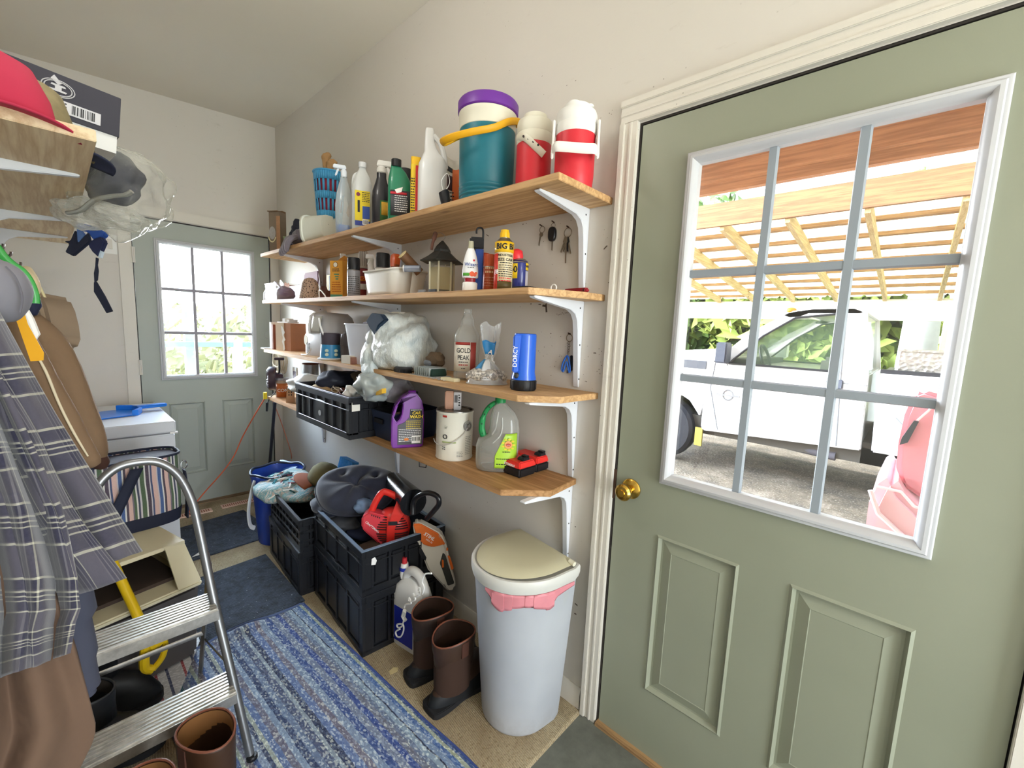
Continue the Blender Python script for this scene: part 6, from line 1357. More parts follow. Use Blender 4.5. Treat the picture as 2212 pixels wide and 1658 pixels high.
lump('camo_cloth', 'dark camouflage cloth in the bottom of the near crate', 'cloth', at(770, 1160, X=-.28)+Vector((0, .02, -.04)), (.10, .13, .045), mat('3a3f38', .9, nz=.6, ns=14), 24, .25)
lump('brown_cloth', 'brown cloth in the near corner of the crate', 'cloth', at(835, 1180, X=-.3)+Vector((0, .06, -.03)), (.09, .08, .03), mat('4b3b30', .9, nz=.2), 25, .25)
lump('navy_cloth', 'navy fabric bundle filling the crate below the blower', 'cloth', at(800, 1140, X=-.22), (.1, .1, .05), mat('232a44', .85), 26, .25)
b = wrinkly((0, 0, 0), (.08, .12, .05), 31, .2, 4, 9); q = random.Random(8)
# coloured yarn scarves on the far stack
T = NT('teal and cream yarn'); co = T.co(); n1 = T.noise(T.co((1, 6, 1)), 9, 5, .8)
T.base(T.ramp(n1, ((.3, '1f5a5c'), (.42, 'e4ddd4'), (.5, '3f9aa8'), (.58, 'd9c4b4'), (.66, '7a3a46'), (.74, 'efeae4')))); T.b.inputs['Roughness'].default_value = .95; T.bump(n1, .8, .006); YARN = T.m
p = at(625, 1040, X=-.34)
t = thing('yarn_scarf', 'teal white and tan yarn bundle spilling over the far crates', 'yarn', p, 0)
wrinkly((0, 0, -.03), (.14, .20, .06), 33, .25, 4, 18).obj('yarn_mass', YARN, t, smooth=70)
q = random.Random(3); cols = ['2f7f8a', 'e8e4de', 'd9c2ae', '1f4f50', '7fb6c4', '8a4a50', 'f2efe9']
for k in range(60):
    a = q.uniform(0, 6.28); r_ = q.uniform(.2, 1); x, y = .14*r_*math.cos(a), .19*r_*math.sin(a)
    d = Vector((q.gauss(-.3, 1), q.gauss(0, 1), 0)).normalized()*q.uniform(.03, .07)
    zf = lambda s_: -.028+.068*math.sqrt(max(0, 1-((x+d.x*s_)/.155)**2-((y+d.y*s_)/.21)**2))
    B().tube(catmull([(x+d.x*s_, y+d.y*s_+.006*math.sin(5*s_), zf(s_)) for s_ in (0, .5, 1, 1.5)], 4), .0042, 5).obj('yarn_strand', mat(cols[k % 7], .9), t)
# camo and brown cap
p = at(700, 1030, X=-.24); t = thing('baseball_cap', 'olive camouflage ball cap with rust brown bill behind the cushion', 'cap', p, R(150), ry=-.35)
B().lathe([(.085, -.03), (.086, .0), (.078, .04), (.055, .068), (.02, .08), (0, .081)], 28, ay=1.15, cap0=False, cap1=False).obj('crown', mat('77704f', .9, nz=.5, ns=22), t, solid=.003)
B().sheet(lambda u, v: ((.08+.075*v)*math.cos(1.1*(u-.5)*2), 1.1*(.08+.05*v)*math.sin(1.1*(u-.5)*2), -.03-.02*v+.012*math.cos((u-.5)*3)), 14, 6).obj('bill', mat('8a4a2c', .85, nz=.15, ns=10), t, solid=.004)
B().box(-.09, -.082, -.03, .03, -.02, .03).obj('back_strap', mat('9a9478', .8), t)
# blue plastic items behind
p = at(755, 1000, X=-.10); b = B(); b.box(-.10, .08, -.02, .02, -.06, .02, tx=.01)
for k in range(10): b.box(-.085+.016*k, -.079+.016*k, -.022, .022, -.05, .021)
t = thing('blue_scrub_board', 'bright blue ribbed plastic board standing behind the cushion', 'board', p, g, rx=-.2); b.obj('board', mat('3c8fd6', .4), t)
# blue waste barrel with white handle and things in it
p = Vector((-.345, 2.86, 0)); t = thing('blue_barrel', 'tall blue plastic pail with black liner beyond the crate stacks', 'pail', p, 0)
BB = mat('2347b0', .4, nz=.08)
B().lathe([(0, 0), (.115, 0), (.12, .01), (.15, .42), (.155, .43), (.155, .45), (.147, .45), (.14, .42), (.112, .01), (0, .01)], 36, cap0=False, cap1=False).obj('pail', BB, t); B().tube([(.152*math.cos(2*PI*k/36), .152*math.sin(2*PI*k/36), .455+.006*math.sin(k)) for k in range(36)], .008, 8, True).obj('black_liner_rim', mat('1e2438', .4), t)
B().tube(catmull([(-.15, -.05, .43), (-.18, -.08, .36), (-.19, -.06, .25), (-.175, -.03, .15), (-.15, -.02, .12)], 5), .014, 8, flat=.45).obj('white_strap', mat('dfe2e6', .6), t)
p2 = at(622, 1012, X=-.24); t = thing('blue_container', 'light blue plastic container lying in the blue pail', 'container', p2, g+.3, rx=.5); B().box(-.11, .11, -.05, .05, -.03, .03, tx=.006, ty=.006).obj('container', mat('4d7fd0', .35), t, bev=.01); fine(t, .0, .07, .008, 2, .012, .008, -.046, mt=mat('8fb0e6', .5))
# ---- red leaf blower lying on the crate
RB = mat('e23028', .4, coat=.2, name='red tool plastic')
p = at(838, 1128, X=-.255); t = thing('leaf_blower', 'red handheld leaf blower with caged fan and black tube', 'leaf blower', p, face(p)-.1, rx=-.1)
s_ = mpp(p)
def bp_(x, y): return ((x-838)*s_, -(y-1128)*s_)
B().lathe([(0, -.045), (.05, -.043), (.078, -.02), (.085, .0), (.085, .04), (.07, .06)], 36, Matrix.Translation((*[bp_(846, 1140)[0]], 0, bp_(846, 1140)[1])) @ Matrix.Rotation(-PI/2, 4, 'X') @ Matrix.Rotation(0, 4, 'Z'), ay=1.05, cap1=True).obj('fan_housing', RB, t, smooth=50)
hc = Vector((bp_(846, 1140)[0], 0, bp_(846, 1140)[1]))
for k in range(-6, 7):
    if k == 0: continue
    z = k*.0105; w_ = math.sqrt(max(.0, .076**2-z*z))
    for sx in (-1, 1):
        xs = [sx*(.018+(w_-.018)*i/5) for i in range(6)]
        P = [(x, -.047+.024*(math.hypot(x, z)/.08)**3-.003, z) for x in xs]
        if w_ > .026: B().tube([hc+Vector(v) for v in P], .0032, 6).obj('vent_slot', mat('3a1216', .6), t)
b = B(); b.prism([(hc.x-.017, hc.z-.08), (hc.x+.017, hc.z-.08), (hc.x+.019, hc.z+.02), bp_(884, 1085), bp_(878, 1066), bp_(866, 1062), bp_(860, 1068), (hc.x-.017, hc.z+.02)], -.058, -.04); b.obj('battery_spine', RB, t, bev=.003)
b = B(); 
for k in range(4): b.prism([(hc.x-.002+.007*k, hc.z+.036), (hc.x+.002+.007*k, hc.z+.036), (hc.x+.005+.007*k, hc.z+.046), (hc.x+.001+.007*k, hc.z+.046)], -.0595, -.058)
b.box(hc.x-.01, hc.x+.03, -.0588, -.0575, hc.z+.032, hc.z+.05); b.obj('latch', INK, t)
b = B(); b.tube(catmull([(*bp_(803, 1105)[:1], 0, bp_(803, 1105)[1]), (bp_(812, 1082)[0], 0, bp_(812, 1082)[1]), (bp_(826, 1062)[0], 0, bp_(826, 1062)[1]), (bp_(845, 1066)[0], -.005, bp_(845, 1066)[1]), (bp_(868, 1080)[0], -.02, bp_(868, 1080)[1]), (bp_(875, 1100)[0], -.03, bp_(875, 1100)[1])], 5), .0155, 12); b.obj('handle', RB, t)
b = B(); b.prism([bp_(786, 1108), bp_(800, 1098), bp_(835, 1108), bp_(842, 1125), bp_(838, 1165), bp_(826, 1172), bp_(795, 1142), bp_(786, 1132)], -.04, .04); b.obj('motor_body', mat('d8404c', .4, coat=.2), t, bev=.008, seg=3)
txt('CRAFTSMAN', .0135, WHITEINK, t, (bp_(808, 1128)[0], -.041, bp_(808, 1130)[1]), rot=-.72, bold=.01)
b = B()
for k in range(5): q_ = bp_(806+4*k, 1105+1.5*k); b.box(q_[0], q_[0]+.004, -.042, -.040, q_[1]-.003, q_[1]+.004)
b.obj('small_vent', INK, t)
pt = at(856, 1055, X=-.19); t2 = thing('blower_tube', 'glossy black blower nozzle tube leaning on the wall behind the blower', 'tube', pt)
d = at(840, 1030, X=-.13)-pt; B().cyl(at(893, 1085, X=-.2)-pt, at(848, 1038, X=-.13)-pt, .062, .045, n=28).obj('tube', mat('16181c', .25, coat=.4), t2)
pts = [at(*q, X=x) for q, x in (((892, 1110), -.22), ((893, 1085), -.215), ((905, 1070), -.21), ((925, 1064), -.2), ((945, 1072), -.19), ((948, 1088), -.185), ((938, 1102), -.185), ((922, 1120), -.19))]
b = B(); b.tube(catmull(pts, 5), .0115, 12); t2 = tag(b.obj('tool_handle', mat('17181c', .3, coat=.4)), 'black looped D handle rising above the orange and white hand vacuum', 'handle'); t2.name = 'loop_grip'; t2['category'] = 'tool'
# ---- orange and white hand tool leaning against the crate end
p = at(935, 1195, X=-.13); t = thing('hand_vacuum', 'orange and white cordless hand tool leaning on the crate end', 'power tool', p, face(p)); s_ = mpp(p)
def hp_(x, y, dy=0): return ((x-935)*s_, dy, -(y-1195)*s_)
def hq(*P): return [((x-935)*s_, -(y-1195)*s_) for x, y in P]
WB = mat('dedad0', .4, coat=.1); ORG = mat('e2702a', .4, coat=.1)
B().prism(hq((892, 1122), (905, 1118), (952, 1145), (964, 1175), (972, 1215), (985, 1262), (984, 1272), (972, 1280), (962, 1270), (925, 1225), (912, 1190), (898, 1160)), -.03, .03).obj('body', WB, t, bev=.01, seg=3, smooth=60)
B().prism(hq((893, 1120), (908, 1120), (945, 1143), (961, 1168), (934, 1173), (914, 1166), (902, 1150)), -.034, -.02).obj('orange_shell', ORG, t, bev=.004)
B().prism(hq((956, 1186), (962, 1192), (968, 1215), (982, 1258), (968, 1262), (956, 1225), (950, 1210)), -.036, -.02).obj('grip_pad', mat('3b3b38', .7), t, bev=.003)
B().prism(hq((906, 1172), (912, 1176), (922, 1196), (920, 1202), (912, 1196), (906, 1182)), -.033, -.029).obj('side_vent', INK, t)
B().prism(hq((966, 1192), (971, 1194), (980, 1222), (975, 1226)), -.038, -.03).obj('trigger', ORG, t, bev=.002); B().prism(hq((954, 1200), (958, 1202), (959, 1218), (955, 1219)), -.038, -.03).obj('trigger_guard', ORG, t, bev=.001)
txt('STIHL', .022, WHITEINK, t, hp_(927, 1148, -.035), rot=-.62, bold=.02, shear=.1); txt('HSA 26', .011, WHITEINK, t, hp_(927, 1158, -.035), rot=-.62); txt('STIHL', .007, INK, t, hp_(962, 1262, -.0312), rot=-1.0)
B().box(*[hp_(965, 1178)[0]-.004, hp_(965, 1178)[0]+.004], -.036, -.03, hp_(965, 1178)[2]-.006, hp_(965, 1178)[2]+.006).obj('orange_button', ORG, t)
# ---- white spray jug with coiled hose
l = at(893, 1412, Z=0); l = Vector((l.x+.03, l.y+.055, 0)); t = thing('sprayer_jug', 'white square sprayer jug with coiled white hose and blue label', 'jug', l, face(l)+.75); WJ = mat('e4e5e4', .4, coat=.1, nz=.04)
H = .345
B().lathe([(.93, 0), (1, .012), (1, H*.62), (.97, H*.70), (.86, H*.80), (.6, H*.86), (.35, H*.9)], 36, ax=.05, ay=.085, e=5).obj('jug_body', WJ, t, smooth=50)
B().tube(catmull([(0, -.072, H*.66), (0, -.076, H*.8), (0, -.045, H*.96), (0, .0, H*1.0), (0, .035, H*.93), (0, .04, H*.84)], 5), .020, 12).obj('handle', WJ, t)
B().lathe([(.02, H*.86), (.02, H*.98), (.018, H*.99), (.016, H*1.05), (0, H*1.05)], 20, cy=.055, cap1=False).obj('neck', WHT, t); B().lathe([(.022, H*.96), (.022, H*1.0)], 20, cy=.055).obj('blue_ring', mat('2438a8', .4), t); B().lathe([(.012, H*1.05), (.010, H*1.12), (0, H*1.12)], 16, cy=.055, cap1=False).obj('red_tip', mat('c8323c', .4), t)
for sx in (-1, 1): B().box(sx*.0505-.0006, sx*.0505+.0006, -.055, .06, .03, H*.55).obj('blue_label', mat('1c2ca0', .4), t)
def hose(P, nm='hose'): B().tube(catmull([l+Vector((0, 0, 0))*0+v for v in P], 6), .0034, 6).obj(nm, WHT, None)
Mi = (Matrix.Translation(l) @ Matrix.Rotation(t.rotation_euler.z, 4, 'Z')).inverted()
P = [Mi @ at(x, y, X=l.x-.085+.0*i) for i, (x, y) in enumerate(((932, 1238), (918, 1240), (912, 1256), (916, 1268), (912, 1282), (903, 1277), (907, 1268), (908, 1282), (897, 1288), (893, 1280), (897, 1294), (885, 1298), (884, 1290), (888, 1302), (876, 1305), (874, 1312)))]
B().tube(catmull(P, 5), .0034, 6).obj('coiled_hose', WHT, t)
P = [Mi @ at(x, y, X=l.x-.09) for x, y in ((876, 1322), (872, 1340), (868, 1352), (860, 1355), (858, 1348), (870, 1348), (872, 1360), (866, 1374), (858, 1374), (855, 1364), (864, 1358))]
B().tube(catmull(P, 5), .0034, 6).obj('hose_end', WHT, t); P = [Mi @ at(x, y, X=l.x-.088) for x, y in ((874, 1318), (870, 1330), (876, 1340))]; B().tube(P, .008, 8).obj('hose_clip', WHT, t)
# ---- work boots
def boot(name, label, loc, rz, sc=1., H=.255, leather='6a3a28', foot='121519', lab_g=None, flare=0, pull=True, toe=True, inner='3a261c'):
    """toe toward local -Y"""
    t = thing(name, label, 'boot', loc, rz, lab_g)
    LM = mat(leather, .5, nz=.3, ns=9, bump=.25, bs=60, name='brown leather'); FM = mat(foot, .55, nz=.2, ns=10); SM = mat('1b1b1e', .8, nz=.2, ns=14)
    # sole
    O = [(-.046, .06), (-.044, .11), (-.03, .13), (.03, .13), (.044, .11), (.046, .06), (.042, .0), (.054, -.08), (.05, -.13), (.03, -.162), (0, -.17), (-.03, -.162), (-.05, -.13), (-.054, -.08), (-.042, .0)]
    O = [(p.x*sc, p.y*sc) for p in catmull([(x, y, 0) for x, y in O], 3, True)]
    B().prism(O, 0, .028*sc, ax='z').obj('sole', SM, t, bev=.003)
    # upper: sections from toe to shaft, lofted rings
    rings = []
    n = 28
    def sec(cy, cz, ry, rx, tilt):
        return [Vector((rx*math.cos(a), cy+ry*math.sin(a)*math.cos(tilt), cz+ry*math.sin(a)*math.sin(tilt)))*sc for a in [2*PI*k/n for k in range(n)]]
    # foot part
    foot_r = [((-.0), .026, .148, .050, 0), (-.002, .05, .142, .050, -.0), (.002, .066, .130, .049, -.08), (.004, .074, .125, .047, -.12), (.016, .095, .108, .047, -.28), (.030, .115, .088, .048, -.22), (.038, .135, .079, .050, -.1), (.042, .15, .076, .052, 0)]
    def loft(R_, nm, m, cap=False, solid=0):
        vs = [v for r in R_ for v in r]; fs = [(j*n+k, j*n+(k+1) % n, (j+1)*n+(k+1) % n, (j+1)*n+k) for j in range(len(R_)-1) for k in range(n)]
        if cap: fs.append(tuple(range((len(R_)-1)*n, len(R_)*n)))
        b = B(); b.add(vs, fs); return b.obj(nm, m, t, smooth=70, solid=solid)
    F_ = [sec(-.02+c, z, r, x, ti) for c, z, r, x, ti in foot_r]
    loft(F_[:4], 'foot', FM if toe else LM); loft(F_[3:], 'ankle', LM)
    hh = H/sc
    S_ = [sec(.022, .15, .076, .052, 0), sec(.024, .19, .077, .055+flare*.3, 0), sec(.026, hh-.03, .080, .060+flare, 0), sec(.026, hh-.004, .082, .062+flare, 0), sec(.026, hh, .081, .062+flare, .0)]
    for v in S_[-1]: v.z += .012*math.cos((v.y/sc-.026)*20)*sc
    for v in S_[-2]: v.z += .012*math.cos((v.y/sc-.026)*20)*sc
    loft(S_, 'shaft', LM, solid=.004)
    In = [[Vector((v.x*.94, (v.y-.026*sc)*.94+.026*sc, v.z-.002)) for v in S_[-1]], [Vector((v.x*.9, (v.y-.026*sc)*.9+.026*sc, .06*sc)) for v in S_[-1]]]
    loft(In, 'lining', mat(inner, .9), cap=True)
    if toe: B().lathe([(1, 0), (1, .02), (.93, .042), (.7, .06), (0, .068)], 24, Matrix.Translation((0, -.085*sc, .022*sc)), ax=.052*sc, ay=.08*sc, cap0=False, cap1=False).obj('toe_cap', FM, t)
    B().tube([v+Vector((0, 0, .001)) for v in S_[-1]], .003, 6, True).obj('top_binding', mat('7a4632' if leather != '17181a' else '2a2b2e', .5), t)
    if pull:
        for sx in (-1, 1): B().box(sx*(.063+flare)*sc-.002, sx*(.063+flare)*sc+.003, .012*sc, .04*sc, H-.05, H+.006).obj('pull_strap', mat('4a2a1e', .7), t)
    return t
boot('work_boot', 'brown leather pull-on boot with dark toe, nearest the white bin', (-.285, 1.13, 0), R(88), 1.06, .262, '3d2a20')
boot('work_boot', 'brown leather pull-on boot standing behind its pair by the sprayer jug', (-.265, 1.285, 0), R(80), 1.06, .27, '30221a')
# ---- white waste bin with cream swing lid
WBN = NT('scuffed white bin plastic'); co = WBN.co(); c = WBN.ramp(WBN.noise(co, 3, 4), ((.3, 'a9aeb6'), (.7, 'bcc0c6')))
st = WBN.ramp(WBN.noise(WBN.co((2.2, 2.2, .9), loc=(1.3, .2, 0)), 3, 2), ((.66, '000000'), (.8, '9a9a9a'))); c = WBN.mix(st, c, 'b3ae86')
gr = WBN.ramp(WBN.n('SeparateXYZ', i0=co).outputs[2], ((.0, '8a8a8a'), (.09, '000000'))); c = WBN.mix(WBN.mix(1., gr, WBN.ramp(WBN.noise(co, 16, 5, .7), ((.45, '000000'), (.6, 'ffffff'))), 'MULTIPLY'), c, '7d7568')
c = WBN.mix(WBN.ramp(WBN.noise(co, 60, 4, .8), ((.66, '000000'), (.72, '666666'))), c, '8a857c'); WBN.base(c); WBN.b.inputs['Roughness'].default_value = .45; WBN = WBN.m
l = Vector((-.158, .935, 0)); t = thing('waste_bin', 'white scuffed half round waste bin with cream lid by the door', 'bin', l, g-R(8))
def Dsh(w, d, n=40, back=.08):
    """half-round footprint: flat side toward +Y, round toward -Y"""
    P = []
    for k in range(n+1):
        a = PI+PI*k/n; P.append((w*math.cos(a), d*math.sin(a)*1.0))
    P += [(w, back*.7), (w*.93, back), (-w*.93, back), (-w, back*.7)]
    return P
def loftD(rs, nm, m, cap=True, solid=0, smooth=40):
    vs = []; fs = []; n = None
    for w, d, bk, z in rs:
        P = Dsh(w, d, 40, bk); n = len(P); vs += [(x, y, z) for x, y in P]
    for j in range(len(rs)-1): fs += [(j*n+k, j*n+(k+1) % n, (j+1)*n+(k+1) % n, (j+1)*n+k) for k in range(n)]
    if cap: fs.append(tuple(range((len(rs)-1)*n, len(rs)*n)))
    return B().add(vs, fs).obj(nm, m, t, smooth=smooth, solid=solid)
BH = .61
loftD([(.122, .128, .085, 0), (.130, .136, .088, .012), (.132, .138, .088, .02), (.165, .185, .105, BH-.045)], 'bin_body', WBN, cap=True)
PD = [(x, y) for x, y in Dsh(.170, .191, 40, .108)]
B().sheet(lambda u, v: (lambda q: (q[0]*(1+.006*math.sin(u*60)), q[1]*(1+.006*math.sin(u*60)), BH-.05-(.052+.012*math.sin(u*9))*v*min(1, 5*u, 6*(1-u))))(PD[min(41, int(22+u*20))]), 28, 5).obj('pink_bag', mat('d98a94', .45, nz=.2, ns=14), t, solid=.003)
loftD([(.168, .190, .108, BH-.05), (.171, .193, .109, BH-.048), (.176, .198, .111, BH-.030), (.1765, .1985, .111, BH-.010), (.173, .195, .110, BH-.004), (.166, .188, .106, BH-.003), (.160, .182, .100, BH-.010)], 'lid_rim', mat('cfcfca', .4), cap=True)
def lidz(x, y): return BH-.002+.012*(1-(y/.175)**2 if y < 0 else 1)+.008*math.cos(x*9)+.04*max(0, x)*.3
P = Dsh(.158, .180, 40, .10); n_ = len(P); vs = []; fs = []
for j in range(7):
    k = 1-j/6*.999
    for x, y in P: X_, Y_ = x*k, y*k; vs.append((X_, Y_, lidz(X_, Y_)-(.010 if j == 0 else 0)))
fs = [(j*n_+k, j*n_+(k+1) % n_, (j+1)*n_+(k+1) % n_, (j+1)*n_+k) for j in range(6) for k in range(n_)]
B().add(vs, fs).obj('swing_lid', mat('c9c4a6', .45, nz=.03, ns=6, bump=.1, bs=300), t, smooth=50)
for sx in (1,): B().cyl((sx*.145, .075, BH+.012), (sx*.168, .075, BH+.010), .008).obj('lid_pivot', mat('e0dcc6', .4), t)
# ================================================================== rugs, mats, registers
T = NT('dark blue grey mat'); co = T.co(); w1 = T.n('TexWave', wave_type='BANDS', bands_direction='Y'); T.lk(co, w1.inputs['Vector']); w1.inputs['Scale'].default_value = 26; w1.inputs['Distortion'].default_value = 5; w1.inputs['Detail'].default_value = 4; w1.inputs['Detail Scale'].default_value = 3
c = T.ramp(T.noise(co, 22, 5, .75), ((.35, '282d36'), (.6, '47505f'))); c = T.mix(T.math('MULTIPLY', w1.outputs['Fac'], .4), c, '20242c'); c = T.mix(T.ramp(T.noise(co, 85, 2), ((.72, '000000'), (.76, 'ffffff'))), c, 'b4bcc8')
T.base(c); T.b.inputs['Roughness'].default_value = .9; T.bump(w1.outputs['Fac'], .7, .004); MATM = T.m
def quadthing(name, label, cat, P, z0, z1, m, mname='mat'):
    c_ = sum((Vector((p[0], p[1])) for p in P), Vector((0, 0)))/len(P); b = B(); b.prism([(p[0]-c_.x, p[1]-c_.y) for p in P], z0, z1, ax='z')
    return tag(b.obj(name, m, loc=(c_.x, c_.y, 0), bev=.002), label, cat)
gp = lambda x, y: tuple(at(x, y, Z=.006))[:2]
a1, a2, a3 = gp(522, 1096), gp(603, 1160), gp(425, 1199)
quadthing('door_mat', 'dark blue grey rectangular mat nearest the far door', 'mat', [(-.40, 3.44), (-.345, 2.90), (-1.02, 2.86), (-1.06, 3.36)], .006, .014, MATM)
quadthing('door_mat', 'dark blue grey rectangular mat touching the striped rug', 'mat', [(gp(574, 1198)), (gp(659, 1298)), (-1.12, 1.98), (-1.14, 2.62)], .006, .014, MATM)
T = NT('blue striped rag rug'); co = T.co(rot=(0, 0, .0)); sp = T.n('SeparateXYZ', i0=co); u = T.math('ADD', sp.outputs[0], T.math('MULTIPLY', T.math('SUBTRACT', T.noise(co, 20, 3), .5), .008))
f = T.math('FRACT', T.math('ADD', T.math('MULTIPLY', u, 1/.62), 10.22))
st = T.ramp(f, ((0, '35509a'), (.045, '8a8890'), (.09, '6f7f9a'), (.13, 'a9c0cf'), (.17, '20263a'), (.185, '8fa6c4'), (.23, '5a80b8'), (.26, 'c7cfb0'), (.285, '3f62a4'), (.32, '8094b0'), (.36, '2c3a58'), (.38, '6f88b8'), (.42, '857c86'), (.47, 'a2b6cc'), (.5, '1f6a6a'), (.53, '8e9ab4'), (.58, '5d74a6'), (.62, 'bcc6c0'), (.66, '857e8c'), (.70, '4a6aa8'), (.75, 'a6b4c8'), (.79, '3a4460'), (.82, 'c2c8b4'), (.86, '6c84b4'), (.9, '7f7a88'), (.95, '9cb2cc')), 'CONSTANT') if False else None
r1 = T.ramp(f, ((0, '35509a'), (.03, '7f7f88'), (.06, '77859c'), (.085, 'a3b8c6'), (.11, '20263a'), (.12, '8fa6c4'), (.15, '4f76b4'), (.175, 'c3cba8'), (.195, '3f62a4'), (.22, '8094b0'), (.25, '2c3a58'), (.262, '6f88b8'), (.30, '857c86'), (.33, '96aac4'), (.355, '1f5f62'), (.37, '8e9ab4'), (.40, '5d74a6'), (.43, 'b4bea8'), (.45, '857e8c'), (.48, '4a6aa8'), (.50, '4a6aa8')), 'CONSTANT')
r2 = T.ramp(T.math('SUBTRACT', f, .5), ((0, '9aaac2'), (.03, '3a4460'), (.05, 'bcc4b0'), (.07, '6c84b4'), (.10, '7f7a88'), (.13, '9cb2cc'), (.16, '35456a'), (.19, '7e90ac'), (.22, '56607c'), (.26, 'a9b6bc'), (.28, '2c3550'), (.31, '6f86b6'), (.35, '857c86'), (.38, '95a8c0'), (.42, '3d5896'), (.46, '8a94a8')), 'CONSTANT')
c = T.mix(T.math('GREATER_THAN', f, .5), r1, r2)
tuft = T.n('TexVoronoi'); T.lk(T.co((1.6, .9, 1)), tuft.inputs['Vector']); tuft.inputs['Scale'].default_value = 130
rc = T.n('SeparateXYZ', i0=tuft.outputs['Color']).outputs[0]
c = T.mix(.5, c, T.ramp(rc, ((.0, '10131e'), (.25, '2c3c62'), (.5, '55545e'), (.75, '74859a'), (.95, 'd5d6c8'))))
T.base(c); T.b.inputs['Roughness'].default_value = .95; T.bump(tuft.outputs['Distance'], -.9, .008); RUG = T.m
RA, RB_ = Vector(gp(655, 1305)), Vector(gp(1020, 1655)); RB_ = RA+(RB_-RA)*1.35; RC = Vector(gp(478, 1378)); 
t = thing('striped_rug', 'long blue and grey striped rag rug running along the room', 'rug', (RA.x, RA.y, .006), math.atan2((RB_-RA).y, (RB_-RA).x)+PI/2)
Ln = (RB_-RA).length; Wn = .60; q = random.Random(12)
def rugf(u, v):
    x = -Wn*(1-u); y = -Ln*v+0*x; z = .014+.0025*noise.noise(Vector((x*14, y*14, 0)))+.0015*noise.noise(Vector((x*60, y*60, 3)))
    ex = min(u, 1-u)*Wn; z *= min(1, .3+ex*60); y += .05*(1-u)*.35-(.012*math.sin(u*9) if v == 0 else 0)
    if v < .06 and .35 < u < .75: z += .028*math.exp(-((v*Ln-.03)/.025)**2)*math.sin((u-.35)/.4*PI)
    x += .006*noise.noise(Vector((0, y*4, 1)))
    return (x, y, z)
b = B(); b.sheet(rugf, 70, 150); b.obj('rug_field', RUG, t, smooth=80, solid=.002)
b = B(); b.tube([tuple(Vector(rugf(1, k/40))+Vector((0, 0, 0))) for k in range(41)], .008, 6, flat=.7); b.obj('edge_binding', mat('3d4f8c', .9, nz=.2, ns=40, bump=.5, bs=200), t)
b = B(); b.tube([tuple(Vector(rugf(k/30, 0))) for k in range(31)], .009, 6, flat=.7); b.obj('end_binding', mat('5a6a90', .9, nz=.3, ns=40, bump=.5, bs=200), t)
# small white and red braided rug
T = NT('red white and blue braid'); co = T.co(); sp = T.n('SeparateXYZ', i0=co); f = T.math('FRACT', T.math('MULTIPLY', sp.outputs[0], 12.)); c = T.ramp(f, ((0, 'dcdce0'), (.4, 'b33a42'), (.5, 'e4e4e6'), (.8, '35406a'), (.9, 'dcdce0')), 'CONSTANT')
v = T.n('TexVoronoi'); T.lk(T.co((1, 2, 1)), v.inputs['Vector']); v.inputs['Scale'].default_value = 75; T.base(T.mix(.3, c, T.ramp(v.outputs['Distance'], ((.1, 'ffffff'), (.6, '55555f'))))); T.bump(v.outputs['Distance'], -1., .01)
quadthing('braided_rug', 'small red white and navy braided rug under the step ladder', 'rug', [gp(418, 1345), gp(432, 1392), (-1.12, 1.62), (-1.30, 1.62), (-1.34, 2.05)], .014, .026, T.m)
# floor registers by the far door
REG = mat('e8c9b8', .6, name='pinkish register enamel')
for k, (xa, xb, y, lab) in enumerate(((-.80, -.56, 3.60, 'pale pink slotted floor strip by the far door, left piece'), (-.50, -.27, 3.60, 'pale pink slotted floor strip by the far door, right piece'))):
    t = thing('floor_register', lab, 'floor vent', ((xa+xb)/2, y, .006), R(-2), 'floor strips by the far door'); L = xb-xa
    B().box(-L/2, L/2, -.035, .035, 0, .006).obj('plate', REG, t, bev=.001)
    for j in range(16): B().box(-L/2+.01+j*(L-.02)/16, -L/2+.01+(j+.5)*(L-.02)/16, -.022, .022, .0055, .0066).obj('slot', mat('a4634f', .7), t, smooth=0)
p = at(435, 1195, Z=.016); b = B(); b.add([(-.05, -.012, 0), (0, .01, .012), (.04, .012, .002), (.01, -.018, .004)], [(0, 1, 2, 3)]); tag(b.obj('paper_scrap', WHT, loc=p, solid=.001), 'crumpled white paper scrap on the mat nearest the far door', 'paper')
p = at(850, 1448, Z=.007); b = B(); b.prism([(-.02, -.01), (.01, -.014), (.022, 0), (.008, .014), (-.014, .01)], 0, .0015, ax='z'); tag(b.obj('dry_leaf', mat('cdbb8a', .8), loc=p), 'pale dry leaf flake on the carpet beside the crates', 'leaf')
# ================================================================== LEFT SIDE
# chest freezer
FZ = mat('d9dce2', .35, coat=.2, name='white freezer enamel')
t = thing('chest_freezer', 'white chest freezer in the far left corner beside the far door', 'freezer', (-1.105, 3.40, 0), 0)
B().box(-.28, .278, -.355, .36, .04, .725).obj('cabinet', FZ, t, bev=.006); B().box(-.285, .283, -.362, .365, .735, .80).obj('lid', FZ, t, bev=.006, seg=3)
B().box(-.27, .268, -.345, .35, .724, .736).obj('seal', mat('8f9196', .7), t); B().box(.255, .29, -.366, -.35, .728, .738).obj('corner_tab', WHT, t); B().box(-.26, .26, -.33, .34, .0, .04).obj('plinth', BLACK, t)
